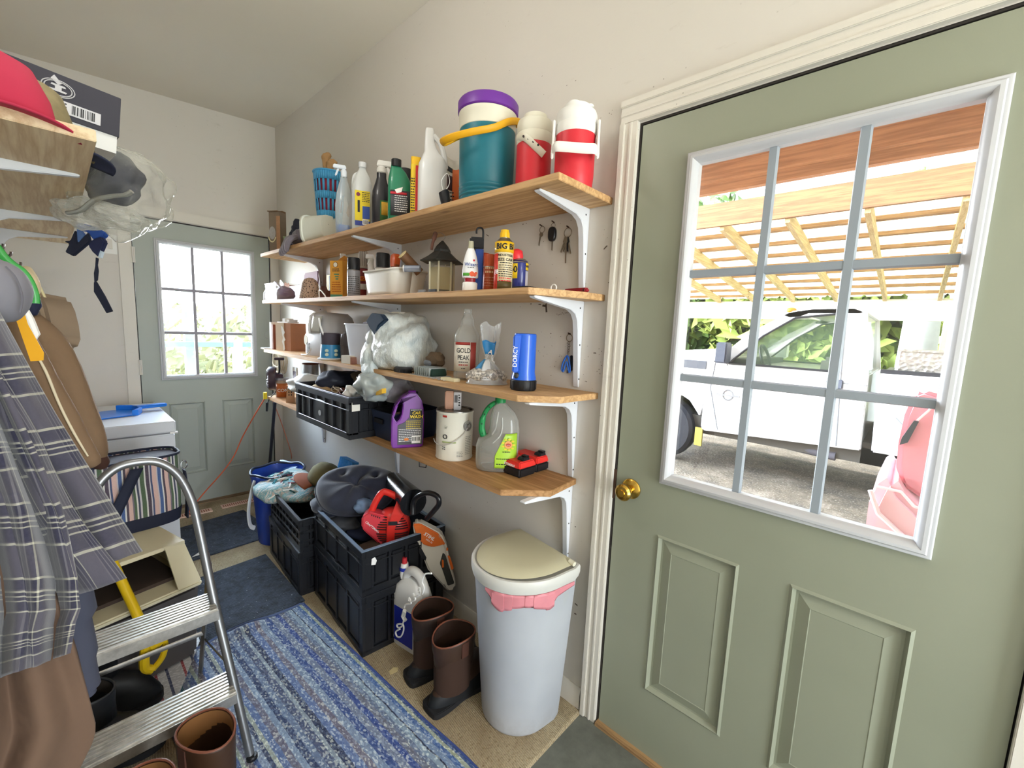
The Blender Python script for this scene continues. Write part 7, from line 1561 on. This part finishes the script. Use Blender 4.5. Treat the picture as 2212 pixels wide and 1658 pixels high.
# blue dustpan on the freezer
p = at(268, 893, Z=.80); t = thing('dustpan', 'bright blue plastic dustpan lying on the white freezer', 'dustpan', (p.x, p.y, .80), R(14)); BLP = mat('1d7be0', .35, coat=.2)
b = B(); b.prism([(-.15, -.12), (.03, -.11), (.06, -.04), (.06, .06), (.03, .12), (-.15, .12)], .002, .008, ax='z'); b.prism([(.0, -.11), (.06, -.04), (.06, .06), (.0, .12), (.03, .12), (.075, .06), (.075, -.04), (.03, -.11)], .0, .035, ax='z'); b.obj('pan', BLP, t, bev=.002)
B().prism([(.06, -.02), (.20, -.028), (.215, -.015), (.215, .02), (.2, .032), (.06, .03)], .02, .038, ax='z').obj('handle', BLP, t, bev=.005)
# striped bag
T = NT('vertical stripe canvas'); co = T.co(); sp = T.n('SeparateXYZ', i0=co); f = T.math('FRACT', T.math('ADD', T.math('DIVIDE', T.math('ADD', sp.outputs[0], T.math('MULTIPLY', sp.outputs[1], .0)), .125), 8.31))
T.base(T.mix(T.math('MULTIPLY', T.noise(T.co((300, 300, 300)), 1, 1), .35), T.ramp(f, ((0, '3f5d35'), (.11, 'dfe0dc'), (.15, '3b2a3e'), (.24, 'c9c4c8'), (.27, '2b3f6a'), (.32, 'd8b4aa'), (.44, 'c4c0c6'), (.47, '2f5590'), (.56, 'dfe0dc'), (.60, '3b2a3e'), (.66, 'd8b4aa'), (.76, '6d6470'), (.80, '3f5d35'), (.86, 'e4e2dc'), (.9, '27304e'), (.95, 'cfccd0')), 'CONSTANT'), '8a8890'))
T.b.inputs['Roughness'].default_value = .9; STR = T.m; NV = mat('1f2438', .8, name='navy webbing')
t = thing('striped_bag', 'multicoloured vertical striped cooler bag with navy trim', 'bag', (-1.155, 2.36, .505), R(4))
def bagring(z, k): return [(k*.235*math.copysign(abs(math.cos(a))**.5, math.cos(a)), k*.12*math.copysign(abs(math.sin(a))**.5, math.sin(a))*(1 if z < .2 else .8), z) for a in [2*PI*j/48 for j in range(48)]]
vs = sum([bagring(z, k) for z, k in ((.055, .99), (.12, 1.01), (.2, 1.0), (.29, .99))], []); fs = [(j*48+k, j*48+(k+1) % 48, (j+1)*48+(k+1) % 48, (j+1)*48+k) for j in range(3) for k in range(48)]
B().add(vs, fs).obj('striped_body', STR, t, smooth=60)
vs = sum([bagring(z, k) for z, k in ((0, .97), (.055, 1.0))], []); B().add(vs, [(k, (k+1) % 48, 48+(k+1) % 48, 48+k) for k in range(48)]+[tuple(range(48))]).obj('navy_base', NV, t, smooth=50)
B().add(bagring(.285, .97), [tuple(range(48))]).obj('inner_lining', mat('2a2433', .8), t); B().tube([Vector(v) for v in bagring(.293, 1.0)], .006, 6, True).obj('navy_rim', NV, t)
b = B(); b.sheet(lambda u, v: (.075-.11*v+(u-.5)*.042, -.126-.004*math.sin(PI*v), .27-.25*v), 3, 8); b.obj('front_strap', NV, t, solid=.003)
b = B(); b.sheet(lambda u, v: (.245+.006*math.sin(PI*v), -.06+(u-.5)*.045, .21-.22*v), 3, 8); b.obj('side_strap', NV, t, solid=.004); b = B(); b.tube([(.245+.011*math.cos(a), -.06, .235+.018*math.sin(a)) for a in [2*PI*k/14 for k in range(14)]], .003, 6, True); b.obj('metal_clip', CHROME, t)
B().box(-.155, -.115, -.1275, -.125, .21, .25).obj('brand_patch', mat('2c2a35', .7), t, bev=.001); B().tube([(-.19, -.128, .165), (-.02, -.128, .18)], .002, 6).obj('zipper', BRASS, t); txt('LB', .014, WHITEINK, t, (-.135, -.128, .23)) if False else fine(t, -.15, -.12, .24, 2, .014, .006, -.1276, mt=mat('8a8590', .6))
# covered litter box in cream and grey
CRM = mat('d4ccae', .5, nz=.04, name='cream plastic'); GRB = mat('4f4b4a', .5, nz=.06)
t = thing('litter_box', 'cream hooded litter box on a dark grey tub, under the striped bag', 'litter box', (-1.19, 2.19, .0), R(14)); t.scale = (.88, 1, 1)
B().box(-.225, .225, -.24, .26, .014, .335, tx=-.015, ty=-.015).obj('grey_tub', GRB, t, bev=.02, seg=3); 
b = B(); b.box(-.245, .245, -.262, .28, .325, .345); b.obj('cream_rim', CRM, t, bev=.006)
b = B()
b.prism([(-.24, .345), (.24, .345), (.21, .50), (-.21, .50), (-.24, .345)][:4], .27, .276); b.box(-.215, .215, -.19, .276, .492, .502)
for sx in (-1, 1): b.add([(sx*.24, -.255, .345), (sx*.24, .276, .345), (sx*.213, .276, .498), (sx*.213, -.185, .498), (sx*.15, -.262, .345), (sx*.14, -.19, .498)], [(0, 1, 2, 3), (0, 3, 5, 4)])
b.add([(-.15, -.262, .345), (.15, -.262, .345), (.14, -.19, .498), (-.14, -.19, .498), (-.13, -.195, .49), (.13, -.195, .49)], [(2, 3, 4, 5)])
b.obj('hood', CRM, t, solid=.006, smooth=0); B().box(-.2, .2, -.17, .25, .346, .36).obj('dark_interior', mat('473a33', .9), t)
# black bag of clutter and dark blankets near it
lump('dark_bag', 'glossy dark brown crumpled bag heaped left of the litter box', 'bag', (-1.335, 1.86, .33), (.075, .12, .12), mat('2a211e', .3, coat=.3, nz=.3), 41, .25, crease=20)
# yellow shovel, D grip down
GYEL = mat('e2bd17', .4, coat=.2, name='yellow shovel plastic')
p0, p1 = at(247, 1222, Y=2.0), at(333, 1405, Y=1.80)
t = thing('snow_shovel', 'yellow shovel shaft with D shaped grip behind the step ladder', 'shovel', p1, 0)
B().tube([p0+(p0-p1)*.5-p1, p0-p1, (0, 0, 0)], .015, 12).obj('shaft', GYEL, t)
a_, b_, c_, d_, e_ = [at(x, y, Y=1.80)-p1 for x, y in ((318, 1385), (312, 1438), (330, 1445), (357, 1392), (350, 1378))]
B().tube(catmull([(0, 0, 0), a_, b_, c_], 4), .015, 10).tube(catmull([c_, (c_+d_)/2+Vector((.008, 0, -.006)), d_, e_], 4), .010, 8).tube([e_, Vector((0, 0, .01))], .014, 8).obj('d_grip', GYEL, t)
# black pull-on boots under the ladder
boot('rubber_boot', 'black pull-on boot farther from the view under the step ladder', (-1.24, 1.88, .026), R(78), 1.0, .25, '17181a', '141518', 'black boots under the ladder', pull=False, toe=False, inner='2b241c')
boot('rubber_boot', 'black pull-on boot nearer the view under the step ladder', (-1.26, 1.67, .026), R(78), 1.0, .24, '17181a', '141518', 'black boots under the ladder', pull=False, toe=False, inner='2b241c')
# aluminium step ladder
ALU = NT('worn aluminium'); co = ALU.co(); ALU.b.inputs['Metallic'].default_value = .85; ALU.base(ALU.ramp(ALU.noise(co, 22, 5, .7), ((.3, 'a09d98'), (.7, 'cfcdc8')))); ALU.b.inputs['Roughness'].default_value = .38; ALU.bump(ALU.noise(co, 160, 3), .1); ALU = ALU.m
TUB = mat('8d8f92', .35, .8, nz=.15, ns=16, name='grey steel tube')
t = thing('step_ladder', 'two step aluminium folding ladder with a tubular hoop handle', 'ladder', (-1.12, 1.45, 0), 0)
O_ = Vector((-1.12, 1.45, 0))
def ry_(z): return 1.376+.30*z
arcp = [(-.20, ry_(0)-1.45, 0), (-.176, ry_(.25)-1.45, .25), (-.150, ry_(.5)-1.45, .5), (-.132, ry_(.72)-1.45, .72), (-.12, ry_(.82)-1.45, .82), (-.093, ry_(.90)-1.45, .90), (-.05, ry_(.945)-1.45, .945), (0, ry_(.955)-1.45, .955)]
arcp = arcp+[(-x, y, z) for x, y, z in reversed(arcp[:-1])]
B().tube(catmull(arcp, 6), .0125, 14).obj('hoop_rail', TUB, t)
for k, (z, yd_) in enumerate(((.25, .0), (.50, .0))):
    hw = .172-.022*k; y0 = ry_(z)-1.45-.05; y1 = y0+.115
    b = B(); b.box(-hw, hw, y0, y1, z-.004, z); b.box(-hw, hw, y0-.002, y0+.001, z-.032, z); b.box(-hw, hw, y1-.001, y1+.002, z-.024, z)
    for j in range(8): y = y0+.006+j*.0145; b.box(-hw, hw, y, y+.0075, z-.001, z+.0035)
    b.obj('step', ALU, t, smooth=0, bev=.0006, seg=1)
for sx in (-1, 1):
    b = B(); P0, P1 = Vector((sx*.155, 1.60-1.45, .60)), Vector((sx*.165, 1.90-1.45, 0)); b.tube([P0, P1], .013, 4, flat=.6); b.obj('rear_leg', mat('9a9792', .4, .8, nz=.2), t)
    b = B(); b.tube([(sx*.150, 1.57-1.45, .585), (sx*.152, 1.60-1.45, .63), (sx*.15, 1.61-1.45, .64)], .015, 4, flat=.4); b.obj('hinge_bracket', ALU, t)
    b = B(); b.tube([(sx*.178, ry_(.28)-1.45+.06, .27), (sx*.165, 1.78-1.45, .22)], .006, 4, flat=.4); b.obj('brace', ALU, t)
    B().lathe([(.014, 0), (.016, .004), (.016, .03), (.013, .034)], 12, cx=sx*.20, cy=ry_(0)-1.45).obj('rubber_foot', BLACK, t)
b = B(); b.tube([(-.163, 1.77-1.45, .255), (.163, 1.77-1.45, .255)], .009, 8, flat=.6); b.obj('cross_bar', ALU, t)
# brown pull-on boots in the foreground
boot('pull_on_boot', 'brown leather boot in the foreground by the ladder foot, right one of its pair', (-1.045, 1.235, .0), R(20), 1.0, .30, '3e2819', '3a2418', 'brown boots in the foreground', toe=False, flare=-.004, inner='8a5f34')
bt = boot('pull_on_boot', 'brown leather boot in the foreground with a white size tag, left one of its pair', (-1.185, 1.16, .0), R(8), 1.0, .30, '3e2819', '3a2418', 'brown boots in the foreground', toe=False, flare=-.004, inner='8a5f34')
B().box(-.02, .018, .098, .101, .262, .29).obj('size_tag', PAPER, bt); fine(bt, -.016, .014, .284, 2, .012, .005, .0975)
# ---- left wall shelf and brackets
LSW = wood('e2cda9', 'c4a47c', 1, 4, .6, name='left shelf board')
tag(B().box(LX, -1.178, 1.325, 3.40, 1.756, 1.780).obj('wall_shelf', LSW, bev=.0015), 'plank shelf high on the left wall, carrying caps and a shoe box', 'shelf')
for y, wn in ((1.67, 'nearest the viewer'), (2.50, 'in the middle'), (3.08, 'farthest')):
    t = thing('shelf_bracket', 'white steel bracket under the left wall shelf, %s' % wn, 'bracket', (LX, y, 1.756), 0, 'white brackets under the left wall shelf')
    B().prism([(0, 0), (.235, -.001), (.238, -.004), (.235, -.007), (.075, -.028), (.048, -.042), (.034, -.06), (.028, -.09), (.007, -.19), (0, -.2)], -.011, .011).obj('arm', BRW, t, bev=.003, seg=3)
for k, (x, y, Y) in enumerate(((5, 533, 2.6), (22, 549, 2.95), (43, 571, 3.3), (51, 580, 3.6))):
    p = at(x, y, Y=Y); t = thing('coat_hook', 'small dark coat hook on the left wall, %s from the view' % ('first', 'second', 'third', 'fourth')[k], 'hook', (LX, Y, p.z), 0, 'coat hooks on the left wall')
    L = p.x-LX; B().tube(catmull([(0, 0, .0), (L*.6, 0, -.012), (L, 0, -.004), (L+.004, 0, .012)], 4), .005, 6).obj('hook', mat('4a3f38', .4, .5), t)
# ---- caps and shoe box on the left shelf
def cap(name, label, loc, rz, m, rx=0, ry=0, s=1., brim=None, h=.11):
    t = thing(name, label, 'cap', loc, rz, None, rx, ry)
    B().lathe([(.088*s, 0), (.090*s, .02*s), (.084*s, .055*s), (.062*s, h*.83*s), (.03*s, h*.97*s), (0, h*s)], 32, ay=1.15, cap0=False, cap1=False).obj('crown', m, t, solid=.003, smooth=60)
    B().sheet(lambda u, v: ((.082+.07*v*math.cos((u-.5)*1.6))*s*math.sin(2.1*(u-.5)), -(.095+.075*v*math.cos((u-.5)*1.6))*s*math.cos(1.9*(u-.5)), (.002-.012*v+.016*math.cos((u-.5)*3)-.016)*s), 16, 6).obj('brim', brim or m, t, solid=.004, smooth=60)
    B().blob((0, 0, h*s), (.008, .008, .005), 0, 1, 2).obj('button', m, t)
    return t
CAMO = mat('8a7f5e', .9, nz=.6, ns=20, name='tan camouflage cloth')
cap('ball_cap', 'pink red ball cap at the near end of the left shelf', (-1.325, 1.435, 1.781), R(10), mat('b62c4a', .85, nz=.12, ns=9), h=.13)
cap('ball_cap', 'tan camouflage ball cap behind the pink red one', (-1.30, 1.60, 1.82), R(25), CAMO, ry=.25, h=.12)
cap('ball_cap', 'navy ball cap with its bill over the shelf edge', (-1.245, 1.60, 1.781), R(30), mat('232840', .85), ry=.1, h=.08, s=.8)
BX = mat('2b2a36', .6, nz=.06); p = Vector((-1.232, 1.70, 1.852)); t = thing('shoe_box', 'dark shoe box with round white emblem and barcode sticker, white base', 'box', p, R(3), None, R(2), R(5))
B().box(-.118, .118, -.0, .30, .0, .06).obj('white_base', mat('d9dad8', .6), t); B().box(-.122, .122, -.004, .304, .045, .15).obj('dark_lid', BX, t, bev=.001)
B().box(-.022, .083, -.0055, -.0042, .058, .088).obj('sticker', mat('c8c8cc', .6), t); barcode(t, .05, .073, .045, .022, -.0056); fine(t, -.018, .018, .082, 3, .008, .003, -.0056)
b = B(); 
for r_ in (.030, .025): b.tube([(.002+r_*math.cos(a), -.0050, .114+r_*.66*math.sin(a)) for a in [2*PI*k/28 for k in range(28)]], .0012, 5, True)
b.obj('emblem_ring', mat('b8b8bc', .5), t)
b = B(); b.prism([(-.012, .106), (.016, .106), (.018, .110), (.008, .111), (.008, .118), (.016, .119), (.014, .123), (-.01, .123), (-.012, .119), (-.004, .118), (-.004, .111), (-.014, .110)], -.0056, -.0045); b.prism([(-.012, .134), (-.006, .144), (.008, .128), (.002, .122)], -.0056, -.0045); b.obj('emblem_figure', mat('b8b8bc', .5), t)
# cap wrapped in clear plastic, hanging off the front edge
p = at(250, 405, Y=1.95); t = thing('wrapped_cap', 'dark grey cap in a crumpled clear plastic bag hanging off the left shelf', 'cap', p, 0); s_ = mpp(p)
rv = [RT.copy(), UP.copy(), -FW.copy()]; Mv = Matrix(((rv[0].x, -rv[2].x, rv[1].x, 0), (rv[0].y, -rv[2].y, rv[1].y, 0), (rv[0].z, -rv[2].z, rv[1].z, 0), (0, 0, 0, 1)))
def vp(x, y): return ((x-250)*s_, -(y-405)*s_)
B().blob((*[vp(238, 385)[0]], 0, vp(238, 385)[1]), (.09, .065, .085), .14, 3, 4, 2, m=Mv).obj('cap_crown', mat('3a3b46', .85, nz=.1), t, smooth=80)
b = B(); b.prism([vp(*q) for q in ((185, 300), (215, 320), (232, 350), (238, 390), (222, 425), (190, 432), (178, 400), (180, 340))], -.085, -.06, m=Mv); b.obj('navy_panel', mat('282b44', .8), t, bev=.01, seg=3)
for q in (((200, 320), (222, 318), (240, 345), (232, 360), (210, 352)), ((188, 355), (205, 350), (214, 372), (206, 384), (188, 380)), ((182, 388), (198, 386), (206, 396), (190, 402))): B().prism([vp(*k) for k in q], -.10, -.08, m=Mv).obj('grey_pleat', mat('5f5753', .7, nz=.3), t, bev=.005, seg=2)
PLW = glassy('e6e8dc', .06, .08, 'clear bag plastic')
b = wrinkly((0, 0, 0), (.125, .09, .105), 51, .3, 5, 30, m=Mv @ Matrix.Rotation(.5, 4, 'Y')); b.obj('clear_bag', PLW, t, smooth=60)
b = wrinkly((vp(200, 470)[0], -.03, vp(200, 470)[1]), (.05, .05, .034), 52, .35, 4, 20, m=Mv); wrinkly((vp(275, 478)[0], -.03, vp(275, 478)[1]), (.05, .05, .026), 53, .4, 4, 20, m=Mv, b=b); b.obj('bag_gather', glassy('eeeee4', .22, .08, 'bunched plastic'), t, smooth=60)
b = B(); b.tube(catmull([Mv @ Vector((vp(x, y)[0], -.09, vp(x, y)[1])) for x, y in ((208, 484), (235, 478), (262, 458), (295, 450), (325, 447), (338, 440))], 6), .006, 8, flat=1.4); b.obj('brim_edge', mat('8f8f88', .5), t)
# blue cap and strap dangling from the shelf end
p = at(195, 520, Y=2.35); t = thing('strap_bundle', 'blue folded cloth and navy strap dangling from the far shelf end', 'strap', p, 0); s_ = mpp(p)
def vq(*Q): return [((x-195)*s_, -(y-520)*s_) for x, y in Q]
B().prism(vq((169, 481), (200, 488), (232, 503), (228, 512), (208, 520), (190, 500), (176, 498)), -.012, .012, m=Mv).obj('blue_fold', mat('2f55a8', .8), t, bev=.004)
B().prism(vq((172, 485), (192, 512), (176, 532), (174, 500)), -.016, -.004, m=Mv).obj('light_fold', mat('5a7ab4', .8), t, bev=.002)
B().prism(vq((172, 500), (178, 528), (200, 505), (205, 525), (168, 556), (151, 547), (160, 530), (149, 524), (162, 523)), -.02, -.008, m=Mv).obj('navy_fold', NV, t, bev=.003)
B().prism(vq((203, 520), (225, 512), (233, 524), (226, 540), (218, 557), (205, 545), (196, 532)), -.014, .006, m=Mv).obj('navy_crown', mat('252b4e', .8), t, bev=.005)
B().prism(vq((222, 542), (226, 545), (222, 558), (217, 557)), -.01, 0, m=Mv).obj('white_tip', mat('cfe0ee', .7), t)
b = B(); b.prism(vq((208, 556), (213, 558), (211, 572), (213, 585), (211, 605), (205, 610), (204, 590), (207, 575)), -.003, .002, m=Mv); b.prism(vq((204, 610), (209, 608), (228, 640), (244, 672), (231, 676), (215, 648), (204, 630)), -.003, .002, m=Mv); b.obj('hanging_strap', NV, t, bev=.0005, seg=1)
# ---- coats on the left wall
def cloth(name, fn, nu, nv, m, parent, th=.006, su=1., sv=1.):
    o = B().sheet(fn, nu, nv).obj(name, m, parent, smooth=80, solid=th); me = o.data
    uv = me.uv_layers.new(name='cloth')
    for lp in me.loops:
        k = lp.vertex_index; uv.data[lp.index].uv = ((k % (nu+1))/nu*su, (k//(nu+1))/nv*sv)
    return o
PL = NT('grey navy plaid flannel'); tcn = PL.n('TexCoord'); sp = PL.n('SeparateXYZ'); PL.lk(tcn.outputs['UV'], sp.inputs[0])
def band(v, per, stops):
    return PL.ramp(PL.math('FRACT', PL.math('DIVIDE', v, per)), stops, 'CONSTANT')
G_, N_, W_s = '4a4753', '1c1d36', 'c3c1ae'
hz_ = band(sp.outputs[1], .155, ((0, G_), (.28, W_s), (.31, N_), (.44, G_), (.46, W_s), (.485, N_), (.53, W_s), (.55, N_), (.60, W_s), (.62, N_), (.80, G_), (.82, W_s), (.85, G_)))
vt_ = band(sp.outputs[0], .13, ((0, G_), (.30, '6a686e'), (.34, N_), (.44, '7d7b80'), (.47, N_), (.56, '7d7b80'), (.59, N_), (.68, W_s), (.71, G_), (.85, G_)))
c = PL.mix(.42, hz_, vt_); nn = PL.noise(PL.co(), 260, 2); c = PL.mix(PL.math('MULTIPLY', nn, .35), c, '55525c')
PL.base(c); PL.b.inputs['Roughness'].default_value = .95; PL.b.inputs['Sheen Weight'].default_value = .25; PL.bump(nn, .25, .001); PLAID = PL.m
t = thing('plaid_shirt', 'grey and navy plaid flannel shirt with cream lines hanging on the left wall', 'shirt', (-1.40, .95, 1.62), 0)
T0 = Vector((-1.40, .95, 1.62))
def interp(tab, y):
    for (a, b_), (c_, d_) in zip(tab, tab[1:]):
        if a <= y <= c_: return b_+(d_-b_)*(y-a)/(c_-a)
    return tab[0][1] if y < tab[0][0] else tab[-1][1]
XR = [(560, -75), (690, 0), (800, 60), (900, 118), (1000, 180), (1100, 243), (1192, 303)]
def slv(u, v):      # nearer sleeve, right side of the picture
    y = 560+632*v; xr = interp(XR, y); xl = xr-(85+22*v); x = xl+(xr-xl)*u; yy = y+(1-u)*34*v*v
    Y = .92-.035*math.sin(PI*u)+.02*(1-u)+.010*math.sin(9*v+3*u)*math.sin(PI*u)
    return at(x, yy, Y=Y)-T0
cloth('right_sleeve', slv, 26, 70, PLAID, t, .008, .22, .62)
XR2 = [(560, -120), (760, -20), (900, 50), (1000, 100), (1100, 160), (1180, 215), (1250, 262)]
def slv2(u, v):
    y = 560+690*v; xr = interp(XR2, y)+6*math.sin(14*v); xl = xr-(95+0*v); x = xl+(xr-xl)*u; yy = y+(1-u)*30*v*v
    Y = .88-.030*math.sin(PI*u)+.012*math.sin(12*v+4*u)*math.sin(PI*u)+.02*(1-u)
    return at(x, yy, Y=Y)-T0
cloth('left_sleeve', slv2, 26, 70, PLAID, t, .008, .22, .66)
XB = [(560, -150), (800, -10), (950, 60), (1100, 130), (1250, 168), (1330, 172), (1400, 160), (1560, 150)]
def body(u, v):
    y = 560+980*v; xr = interp(XB, y); yb = y if v < .8 else 560+980*v
    x = -220+(xr+220)*u
    if v > .75: yy = y-(v-.75)/.25*(u*130)
    else: yy = y
    f = .026*math.sin(21*u+3.2*v+1.2*math.sin(5*v))+.012*math.sin(43*u-6*v)
    Y = .84+f*min(1, v*2+.3)+.05*(u-.5)**2
    return at(x, yy, Y=Y)-T0
cloth('shirt_body', body, 90, 90, PLAID, t, .006, .62, .95)
# brown work jacket hanging under the shirt
BRN = mat('665041', .9, nz=.12, ns=5, bump=.6, bs=14, bd=.012, name='brown duck canvas'); BRN2 = mat('80674f', .9, nz=.1, ns=5, bump=.7, bs=12, bd=.016, name='tan duck canvas')
J0 = Vector((-1.40, .85, 1.3)); t = thing('work_jacket', 'brown canvas jacket showing below the plaid shirt', 'jacket', J0, 0)
XJ = [(1200, 80), (1340, 140), (1400, 162), (1500, 190), (1570, 208), (1600, 200), (1700, 150), (1900, 110)]
def jk(u, v):
    y = 1200+560*v; xr = interp(XJ, y); x = -260+(xr+260)*u
    return at(x, y, Y=.90-.05*math.sin(PI*min(1, u*1.02))+.018*math.sin(11*u+2*v)+.012*math.sin(23*u))-J0
cloth('jacket_panel', jk, 60, 40, BRN, t, .008)
S0 = at(170, 1400, Y=1.0); t = thing('grey_sleeve', 'grey sweatshirt sleeve hanging between the plaid shirt and ladder', 'sweatshirt', S0, 0)
B().tube(catmull([at(x, y, Y=1.0)-S0 for x, y in ((120, 1200), (150, 1330), (165, 1400), (178, 1470), (186, 1500))], 5), [.035]*6+[.026]*6+[.022]*6+[.014]*3, 14).obj('sleeve', mat('3f4252', .9, nz=.1, ns=8), t)
# tan coat farther along
T1 = Vector((-1.41, 1.75, 1.60)); t = thing('tan_coat', 'tan canvas coat with two long sleeves hanging beyond the plaid shirt', 'coat', T1, 0)
def tubepx(P, Y, r, nm, m, n=16, fl=1.):
    pts = catmull([at(x, y, Y=Y)-T1 for x, y in P], 6); k = len(pts); rr_ = [interp([(i/(len(r)-1), v) for i, v in enumerate(r)], j/(k-1)) for j in range(k)]
    B().tube(pts, rr_, n, flat=fl).obj(nm, m, t, smooth=80)
tubepx(((60, 690), (105, 740), (135, 800), (165, 870), (192, 930), (207, 975), (210, 1000)), 1.85, [.03, .040, .043, .040, .036, .030, .018], 'outer_sleeve', BRN2)
tubepx(((30, 690), (70, 770), (105, 840), (140, 900), (170, 955), (196, 992), (208, 1004)), 1.62, [.02, .026, .028, .028, .026, .022, .012], 'inner_sleeve', BRN2)
tubepx(((30, 640), (55, 760), (100, 880), (140, 980)), 1.98, [.05, .07, .06, .04], 'coat_body', mat('8f6f50', .9, nz=.1))
tubepx(((205, 985), (216, 1000), (214, 1012)), 1.85, [.028, .024, .012], 'dark_cuff', mat('4a2f26', .8))
tubepx(((66, 745), (98, 800), (128, 872), (160, 935), (190, 985)), 1.58, [.002, .003, .003, .003, .002], 'cream_seam', mat('ddd0b4', .8), 8)
p = at(60, 735, Y=1.35); b = B(); q = [at(x, y, Y=1.35)-p for x, y in ((10, 620), (34, 615), (60, 700), (95, 762), (94, 778), (66, 780))]
b.add([tuple(v) for v in q]+[tuple(v+Vector((.0, .012, 0))) for v in q], [(0, 1, 2, 3, 4, 5), (11, 10, 9, 8, 7, 6)]+[(i, i+6, (i+1) % 6+6, (i+1) % 6) for i in range(6)])
b.obj('yellow_panel', mat('e3a51a', .8, nz=.1), t, loc=p-T1)['label'] = 'bright yellow panel'
p = at(75, 715, Y=1.42); b = B(); b.tube([at(x, y, Y=1.42)-p for x, y in ((20, 600), (46, 655), (62, 690), (75, 722), (72, 735))], [.004, .006, .009, .009, .004], 8); b.obj('white_strap', WHT, t, loc=p-T1)['label'] = 'narrow white strap'
# hats on the hooks
TH = mat('8f7c68', .8, nz=.2, ns=9, bump=.3, bs=30, name='taupe nylon'); p = at(103, 690, Y=1.95); t = thing('tan_hat', 'taupe crumpled hood hanging by a cream cord on the left wall', 'hat', p, 0); s_ = mpp(p)
def vh(x, y): return ((x-103)*s_, -(y-690)*s_)
b = B(); b.add([Mv @ Vector(v) for v in [(vh(x, y)[0], d, vh(x, y)[1]) for d in (-.055, .05) for x, y in ((56, 662), (80, 645), (105, 634), (122, 640), (135, 668), (143, 700), (147, 730), (138, 752), (122, 756), (92, 735), (72, 700))]], [tuple(range(11)), tuple(range(21, 10, -1))]+[(i, i+11, (i+1) % 11+11, (i+1) % 11) for i in range(11)])
b.obj('hood', TH, t, bev=.022, seg=4, smooth=70)
b = B(); b.tube(catmull([Mv @ Vector((vh(x, y)[0], -.05, vh(x, y)[1])) for x, y in ((62, 668), (85, 652), (108, 642), (120, 648))], 5), .008, 8); b.obj('gathered_hem', mat('a59682', .8), t)
b = B(); b.tube(catmull([Mv @ Vector((vh(x, y)[0], -.03, vh(x, y)[1])) for x, y in ((60, 592), (85, 598), (105, 618), (115, 636), (122, 652))], 5), .0035, 6); b.obj('cream_cord', mat('ddd2a4', .7), t)
p = at(-2, 628, Y=1.25); t = thing('mesh_cap', 'white and grey mesh ball cap hanging above the plaid shirt', 'cap', p, 0)
B().blob((0, 0, 0), (.042, .05, .058), .05, 7, 4, 1.5).obj('crown', mat('807f88', .8, nz=.12, ns=10), t, smooth=80)
B().tube(catmull([at(x, y, Y=1.19)-p for x, y in ((12, 575), (34, 600), (48, 640), (44, 675))], 5), .0016, 5).obj('seam', mat('6a6972', .8), t)
p = at(50, 590, Y=1.6); t = thing('clothes_hanger', 'curved green plastic clothes hanger on the left wall', 'hanger', p, 0)
B().tube(catmull([at(x, y, Y=1.6)-p for x, y in ((-10, 530), (10, 556), (28, 572), (48, 586), (64, 608), (74, 634), (76, 655))], 6), .0085, 10, flat=.6).obj('arm', mat('35a044', .4, coat=.2), t); B().tube([at(x, y, Y=1.6)-p for x, y in ((8, 556), (20, 572), (34, 575))], .005, 8).obj('notch', mat('35a044', .4), t)
lump('orange_print_cloth', 'pale cloth with orange marks inside the green hanger', 'cloth', at(48, 612, Y=1.72), (.03, .03, .045), mat('dcc9a4', .8, nz=.35, ns=14), 61, .15)
lump('dark_cloth', 'dark navy collar showing between the mesh cap and taupe hood', 'cloth', at(66, 655, Y=1.75), (.02, .02, .03), mat('262a44', .8), 62, .1)
# ---- pieces that belong to a part rather than to the whole thing go one level deeper
SUBS = {'screw_hole': ('arm',), 'tuft_button': ('pad',), 'piping': ('pad',), 'vent_slot': ('fan_housing', 'base'), 'barcode': ('barcode_panel', 'sticker'), 'head_rib': ('black_head',), 'switch_button': ('body',),
        'release_button': ('red_shell',), 'latch': ('battery_spine',), 'small_vent': ('motor_body',), 'pull_strap': ('shaft',), 'top_binding': ('shaft',), 'spout': ('lid',), 'handle_pivot': ('handle',),
        'strap_hole': ('strap',), 'grille_wire': ('shroud',), 'blade': ('shroud',), 'emblem_figure': ('dark_lid',), 'emblem_ring': ('dark_lid',), 'slot': ('plate',), 'corner_strip': ('clear_panel',), 'bristle_tuft': ('brush_back',), 'cap_stripe': ('cap',), 'grip_hole': ('green_handle',), 'hose_clip': ('coiled_hose',), 'bail_ear': ('can',), 'rocker': ('switch_plate',)}
for o in list(bpy.data.objects):
    k = o.name.split('.')[0]
    if k in SUBS and o.parent is not None and o.parent.parent is None:
        for c in o.parent.children:
            if c.name.split('.')[0] in SUBS[k] and c is not o and c.matrix_basis == Matrix.Identity(4): o.parent = c; break
